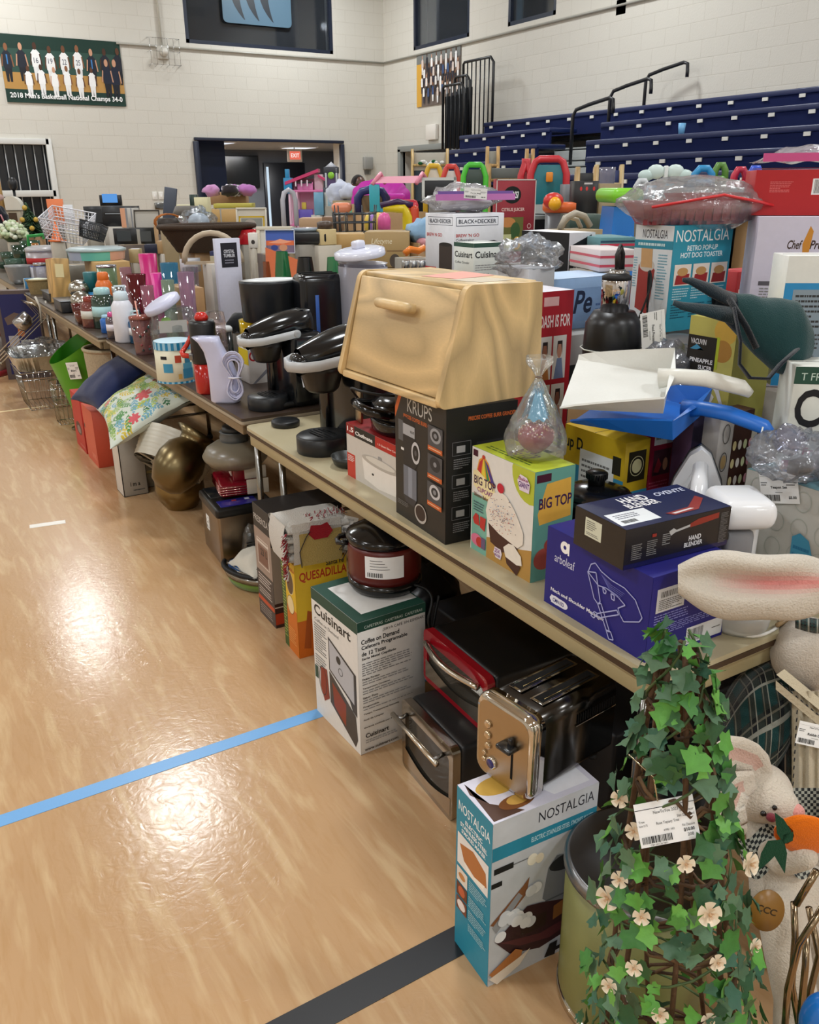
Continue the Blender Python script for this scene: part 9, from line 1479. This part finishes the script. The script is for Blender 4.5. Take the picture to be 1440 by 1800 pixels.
# play kitchen, buckets, lime and blue toys at the right
gbox('toy_tool_bench', 'black toy work bench panel with red knobs', 996, 1036, 318, 380, 3.9, '#17181b', U([('e',.28,.78,.05,.06,'#c83030'), ('e',.52,.78,.05,.06,'#c83030'), ('e',.82,.78,.05,.06,'#c83030'), ('r',.4,.9,.75,.95,'#c8c8c8')]), .15, -30, 'satin', 'toy')
gbox('grey_toy_bin', 'translucent grey box left of the black toy bench', 982, 998, 324, 360, 4.1, '#7a7e84', {}, .2, -30, 'satin', 'bin')
p = G(972, 3.7, 410, .2, .2); t = thing('toy_basketball_hoop', 'orange rimmed grey bucket toy with a yellow knob', 'toy', (p.x,p.y,BT+.002)); h = hz(p, 358)-BT; s_ = mpp(p); m = M(); m.lathe([(20*s_,0),(24*s_,h*.95)], 'satin', '#6c7076', 30); m.build('grey_bucket', t); m = M(); m.lathe([(25*s_,h*.93),(29*s_,h*.95),(29*s_,h),(22*s_,h*1.01)], 'satin', '#d8642a', 30); m.build('orange_rim', t); m = M(); m.ell((-26*s_,-.05,h*1.02), (.07,.05,.05), 'satin', '#c83028', 14); m.ell((-32*s_,-.09,h*1.0), .04, 'satin', '#e8a818', 12); m.box((-27*s_,0,h*.4), (.09,.09,h*.8), 'satin', '#b82428', .02); m.build('red_arm', t)
gbox('green_crate', 'dark translucent green crate under the black toy bench', 990, 1052, 378, 405, 3.4, '#3c5048', {}, .3, -30, 'satin', 'crate')
p = G(1040, 4.2, 322, .2, .2); t, _, _ = vessel('toy_bucket', 'clear bucket of small toys right of the chalkboard easels', 'bucket', 1050, 4.4, 294, 26, {'body': [('tint','#b8b8cc',[(.75,0),(1,.95),(1.04,1)])]}, BT)
p = onX(1072, 3.3, BT); t = thing('toy_slide', 'bright blue toy tower with a lime green top', 'toy slide', (p.x,p.y,BT+.002), -30); h = hz(p, 318)-BT; s_ = mpp(p); w = 42*s_; m = M(); m.add([(-w*.65,-.1,0),(w*.65,-.1,0),(w*.4,-.06,h*.86),(-w*.4,-.06,h*.86),(-w*.65,.25,0),(w*.65,.25,0),(w*.4,.2,h*.86),(-w*.4,.2,h*.86)], [(3,2,1,0),(4,5,6,7),(0,1,5,4),(1,2,6,5),(2,3,7,6),(3,0,4,7)], 'satin', '#1a78d0'); m.build('blue_body', t); m = M(); m.box((0,.07,h*.92), (w*1.25,.4,h*.08), 'satin', '#7cc82a', .03, 3); m.build('lime_top', t); m = M()
for k in range(4): m.box((-w*.1+.1*k*w,-.11,h*(.2+.16*k)), (w*.2,.04,.05), 'satin', '#1468b8', .02)
m.build('foot_holds', t)
p = G(1148, 5.0, 320, .2, .2); t = thing('toy_butterfly', 'white scalloped toy butterfly wings', 'toy', tuple(p), -30); m = M()
for s_ in (-1, 1): m.ell((s_*.07,0,.07), (.065,.03,.05), 'satin', '#cfe0dc', 12); m.ell((s_*.14,0,.045), (.06,.03,.04), 'satin', '#c4d8d4', 12)
m.build('wings', t); m = M(); m.box((0,0,.05), (.03,.05,.12), 'satin', '#dfe4e4', .01); m.build('centre', t)
for i, (px, X, y, w_, col, lb) in enumerate(((1208,4.6,296,34,'#2a8cc4','turquoise ring shaped ride toy top'),(1236,4.8,290,20,'#5c8a3c','olive green upright toy handle'),(1268,4.6,298,22,'#b82840','crimson toy steering frame'),(1292,4.6,296,18,'#2a50c8','royal blue curved toy handle'),(1110,4.8,318,22,'#c8ccd0','pale grey toy chair back'),(1126,4.6,330,16,'#7ab4d0','small pale blue dome toy'))):
    p = G(px, X, y+34, .2, .2); t = thing('ride_on_toy', lb+' beyond the snack trays', 'ride on toy', tuple(p), -30); s_ = mpp(p); h = hz(p, y)-p.z; w = w_*s_; m = M(); m.tube([(-w/2,0,0),(-w*.45,0,h*.7),(-w*.2,0,h),(w*.2,0,h),(w*.45,0,h*.7),(w/2,0,0)], .022, 'satin', col, 10); m.build('handle_arch', t); m = M(); m.box((0,.05,h*.25), (w*.9,.2,h*.4), 'satin', col, .03); m.build('body', t)
gbox('storage_bin', 'grey storage bin behind the red snack trays', 1150, 1310, 330, 380, 4.0, '#a8a8a4', {}, .4, -30, 'satin', 'bin')
gbox('pencil_shelf', 'pink and white striped blanket stack behind the chrome processor', 1035, 1100, 440, 478, 2.3, '#dcd0d0', {'S': [('r',0,.2,1,.32,'#cf5060'), ('r',0,.62,1,.74,'#cf5060')], 'W': [('r',0,.2,1,.32,'#cf5060'), ('r',0,.62,1,.74,'#cf5060')]}, .3, -20, 'fabric', 'blanket')
gbox('patterned_basket', 'multicoloured woven pouch heap above the striped blankets', 1036, 1098, 418, 440, 2.5, '#5c8a90', {'S': [('r',0,.3,1,.5,'#c84058'), ('r',0,.6,1,.75,'#2c4a60')]}, .25, -20, 'fabric', 'pouch')
m = M(); p = G(995, 2.9, 402, .2, .2); m.tube([(-.09,0,0),(-.06,0,.05),(0,0,.07),(.06,0,.055),(.1,0,.01)], .016, 'satin', '#a8a090', 10); m.tube([(-.05,.04,.01),(0,.04,.05),(.05,.04,.04),(.08,.04,0)], .011, 'satin', '#d8d0c0', 8); one(m, 'bundled_rope', 'bundle of cream handles above the black and white mirror carton', 'handles', tuple(p))
gbox('picture_book', 'grey framed dark picture leaning left of the zip bag', 742, 800, 312, 352, 3.4, '#24262a', U([('f',0,0,1,1,.02,'#c9ccc9')]), .03, -32, 'card', 'picture')
m = M(); p = G(742, 3.0, 425, .15, .15); crumple(m, (0,0,.06), (.1,.1,.08), 'fabric', '#8cb0d0', 16, .5, 2, 3); m.ell((.02,-.05,.0), (.09,.06,.04), 'satin', '#c88a90', 12); one(m, 'blue_fabric_toy', 'pale blue and pink soft toy left of the tall white coffee carton', 'soft toy', tuple(p))
m = M(); p = onX(730, 2.4, BT); z = hz(p, 452); sup((p.x-.08,p.y-.08,BT),.16,.16,BT,z-.002); m.tube([(-.06,0,.02),(-.03,0,.04),(.02,0,.03),(.06,.0,.045)], .018, 'satin', '#e07a1c', 8); one(m, 'orange_clip', 'orange plastic clip above the row of tins', 'clip', (p.x,p.y,z))
for i in range(3): p = onX(716+13*i, 2.2, BT); z = hz(p, 478); m = M(); m.lathe([(.022,0),(.024,.003),(.024,.05),(.022,.053),(0,.053)], 'steel', '#a8aaac', 16); sup((p.x-.03,p.y-.03,BT),.06,.06,BT,z-.002); one(m, 'spice_tin', 'small silver spice tin in a row behind the bread box', 'tin', (p.x,p.y,z), group='silver spice tins')
m = M(); p = onX(720, 1.95, BT); z = hz(p, 486); m.box((0,0,0), (.3,.34,.02), 'satin', '#c9ccd8', .004); m.box((0,0,.012), (.26,.3,.008), 'foil', '#c8ccd0'); sup((p.x-.12,p.y-.12,BT),.24,.24,BT,z-.012); one(m, 'white_tray', 'white tray with crinkled foil behind the wooden bread box', 'tray', (p.x,p.y,z), -10)
gbox('cardboard_carton', 'plain carton between the pineapple box and the teal toaster box', 1150, 1200, 470, 560, 2.3, '#8c7658', {}, .2, -20)
# more small goods to fill the rows
rr = random.Random(77); CS = ['#c9c0b0','#8a8c90','#b8a070','#5c6a7c','#a8504c','#3c5c48','#d8d4cc','#7a6a9c','#c89a48','#3a3c44','#b8bcc4','#9a7c58']
KN = [('storage box','#'),('jar',''),('basket',''),('book','')]
OCC = [o for o in COL.objects if not o.parent and 'category' in o and 'table' not in o.name and o.location.z > .3]
spots = [(px, X) for X in (3.3,4.1,5.6,6.3) for px in range(120,1000,42)]
cn = {'#c9c0b0':'cream','#8a8c90':'grey','#b8a070':'tan','#5c6a7c':'slate blue','#a8504c':'brick red','#3c5c48':'dark green','#d8d4cc':'off white','#7a6a9c':'violet','#c89a48':'mustard','#3a3c44':'charcoal','#b8bcc4':'pale grey','#9a7c58':'brown'}
for i, (px, X) in enumerate(spots):
    p = onX(px+rr.uniform(-12,12), X+rr.uniform(-.2,.2), BT+.002)
    lo, hi = (1.6, 12.7) if X < 5 else (3.4, 14.4)
    if not lo < p.y < hi: continue
    if any((o.location.x-p.x)**2+(o.location.y-p.y)**2 < .11 for o in OCC): continue
    k = i % 4; col = rr.choice(CS); h = rr.uniform(.1,.26); nmz = ['storage_box','ceramic_jar','woven_basket','upright_book'][k]
    lb = '%s %s among the crowded goods of the back rows' % (cn[col], ['storage box','lidded ceramic jar','round basket','upright book'][k])
    if k == 0: m = M(); m.box((0,0,h/2), (rr.uniform(.2,.4),rr.uniform(.2,.35),h), 'card', col, .004); 
    elif k == 1: m = M(); m.lathe([(.05,0),(.09,.02),(.1,h*.5),(.06,h*.85),(.065,h*.9),(.02,h),(0,h)], 'porcelain', col, 18)
    elif k == 2: m = M(); m.lathe([(.1,0),(.12,.01),(.15,h*.6),(.14,h*.6),(.1,.03),(0,.03)], 'wicker', col, 20)
    else: m = M(); m.box((0,0,h/2), (.04,.18,h), 'paper', col, .003)
    one(m, nmz, lb, ['box','jar','basket','book'][k], tuple(p), rr.uniform(-60,10), group='%s %ss of the back rows' % (cn[col], nmz.replace('_', ' ')))
# ---------------------------------------------------------------- child bending over the toys
sk = '#5a3a2c'; head = onXp(631, 324, 5.34); O = Vector((head.x+.02, head.y+.1, 0)); t = thing('person', 'child with short dark hair in a dark top bending over the toy rows', 'person', tuple(O)); q = lambda x, y, z: Vector((x, y, z))
hd = head-O; zh = hd.z
fused('body', t, [('e', hd, (.082,.09,.105)), ('e', hd+Vector((-.0,-.055,-.045)), (.045,.045,.04)), ('t', [hd+Vector((.0,.03,-.07)), hd+Vector((.02,.09,-.16))], [.045,.05]), ('t', [hd+Vector((.02,.1,-.2)), q(.05,.2,zh-.45), q(.06,.25,zh-.62)], [.11,.115,.12]),
  ('t', [hd+Vector((-.12,.06,-.2)), hd+Vector((-.17,-.06,-.38)), hd+Vector((-.1,-.2,-.42))], [.048,.036,.026]), ('t', [hd+Vector((.16,.08,-.2)), hd+Vector((.2,-.04,-.4)), hd+Vector((.12,-.18,-.44))], [.048,.036,.026]),
  ('t', [q(-.02,.25,zh-.62), q(-.03,.2,.42), q(-.03,.26,.07)], [.085,.06,.042]), ('t', [q(.14,.25,zh-.62), q(.15,.2,.42), q(.15,.26,.07)], [.085,.06,.042]), ('t', [q(-.03,.26,.045), q(-.03,.14,.04)], [.042,.036]), ('t', [q(.15,.26,.045), q(.15,.14,.04)], [.042,.036])]
 +[('t', [hd+Vector((-.1+.018*k,-.2,-.42)), hd+Vector((-.105+.022*k,-.25,-.425)), hd+Vector((-.105+.024*k,-.275+.004*k,-.44))], [.011,.0095,.008]) for k in range(-1,3)]+[('t', [hd+Vector((.12+.018*k,-.18,-.44)), hd+Vector((.115+.022*k,-.23,-.445)), hd+Vector((.115+.024*k,-.255,-.46))], [.011,.0095,.008]) for k in range(-1,3)]+[('t', [hd+Vector((-.07,-.19,-.42)), hd+Vector((-.05,-.225,-.43))], [.012,.009]), ('t', [hd+Vector((.09,-.17,-.44)), hd+Vector((.07,-.205,-.45))], [.012,.009])], 'satin', sk, .011, 4)
m = M(); m.surf(lambda u, v: hd+Vector((.09*math.cos(6.283*u)*math.sin(math.pi*(.5*v)), .018+.098*math.sin(6.283*u)*math.sin(math.pi*(.5*v)), .115*math.cos(math.pi*.5*v)-.0)), 24, 10, 'fabric', '#1c1614', cu=True); m.build('hair', t)
m = M(); m.ell(hd+Vector((-.03,-.088,.0)), .01, 'gloss', '#120d0b', 8); m.build('eye', t); m = M(); m.ell(hd+Vector((.03,-.088,.0)), .01, 'gloss', '#120d0b', 8); m.build('eye', t); m = M(); m.ell(hd+Vector((0,-.1,-.03)), (.014,.018,.014), 'satin', sk, 8); m.build('nose', t); m = M(); m.ell(hd+Vector((0,-.092,-.062)), (.024,.008,.006), 'satin', '#7a3c34', 8); m.build('mouth', t)
for s_ in (-1, 1): m = M(); m.ell(hd+Vector((s_*.083,.01,-.01)), (.012,.022,.03), 'satin', sk, 8); m.build('ear', t)
m = M(); m.tube([hd+Vector((.02,.1,-.16)), hd+Vector((.03,.13,-.28)), q(.05,.22,zh-.5), q(.06,.25,zh-.66)], [.1,.135,.13,.135], 'fabric', '#2a2c4c', 20); m.tube([hd+Vector((-.1,.08,-.19)), hd+Vector((-.15,0,-.3))], [.066,.056], 'fabric', '#2a2c4c', 12); m.tube([hd+Vector((.15,.09,-.19)), hd+Vector((.19,.02,-.31))], [.066,.056], 'fabric', '#2a2c4c', 12); m.build('dark_top', t)
m = M(); m.tube([q(-.02,.25,zh-.6), q(-.03,.2,.42), q(-.03,.26,.12)], [.1,.075,.06], 'fabric', '#20242c', 14); m.tube([q(.14,.25,zh-.6), q(.15,.2,.42), q(.15,.26,.12)], [.1,.075,.06], 'fabric', '#20242c', 14); m.build('trousers', t)
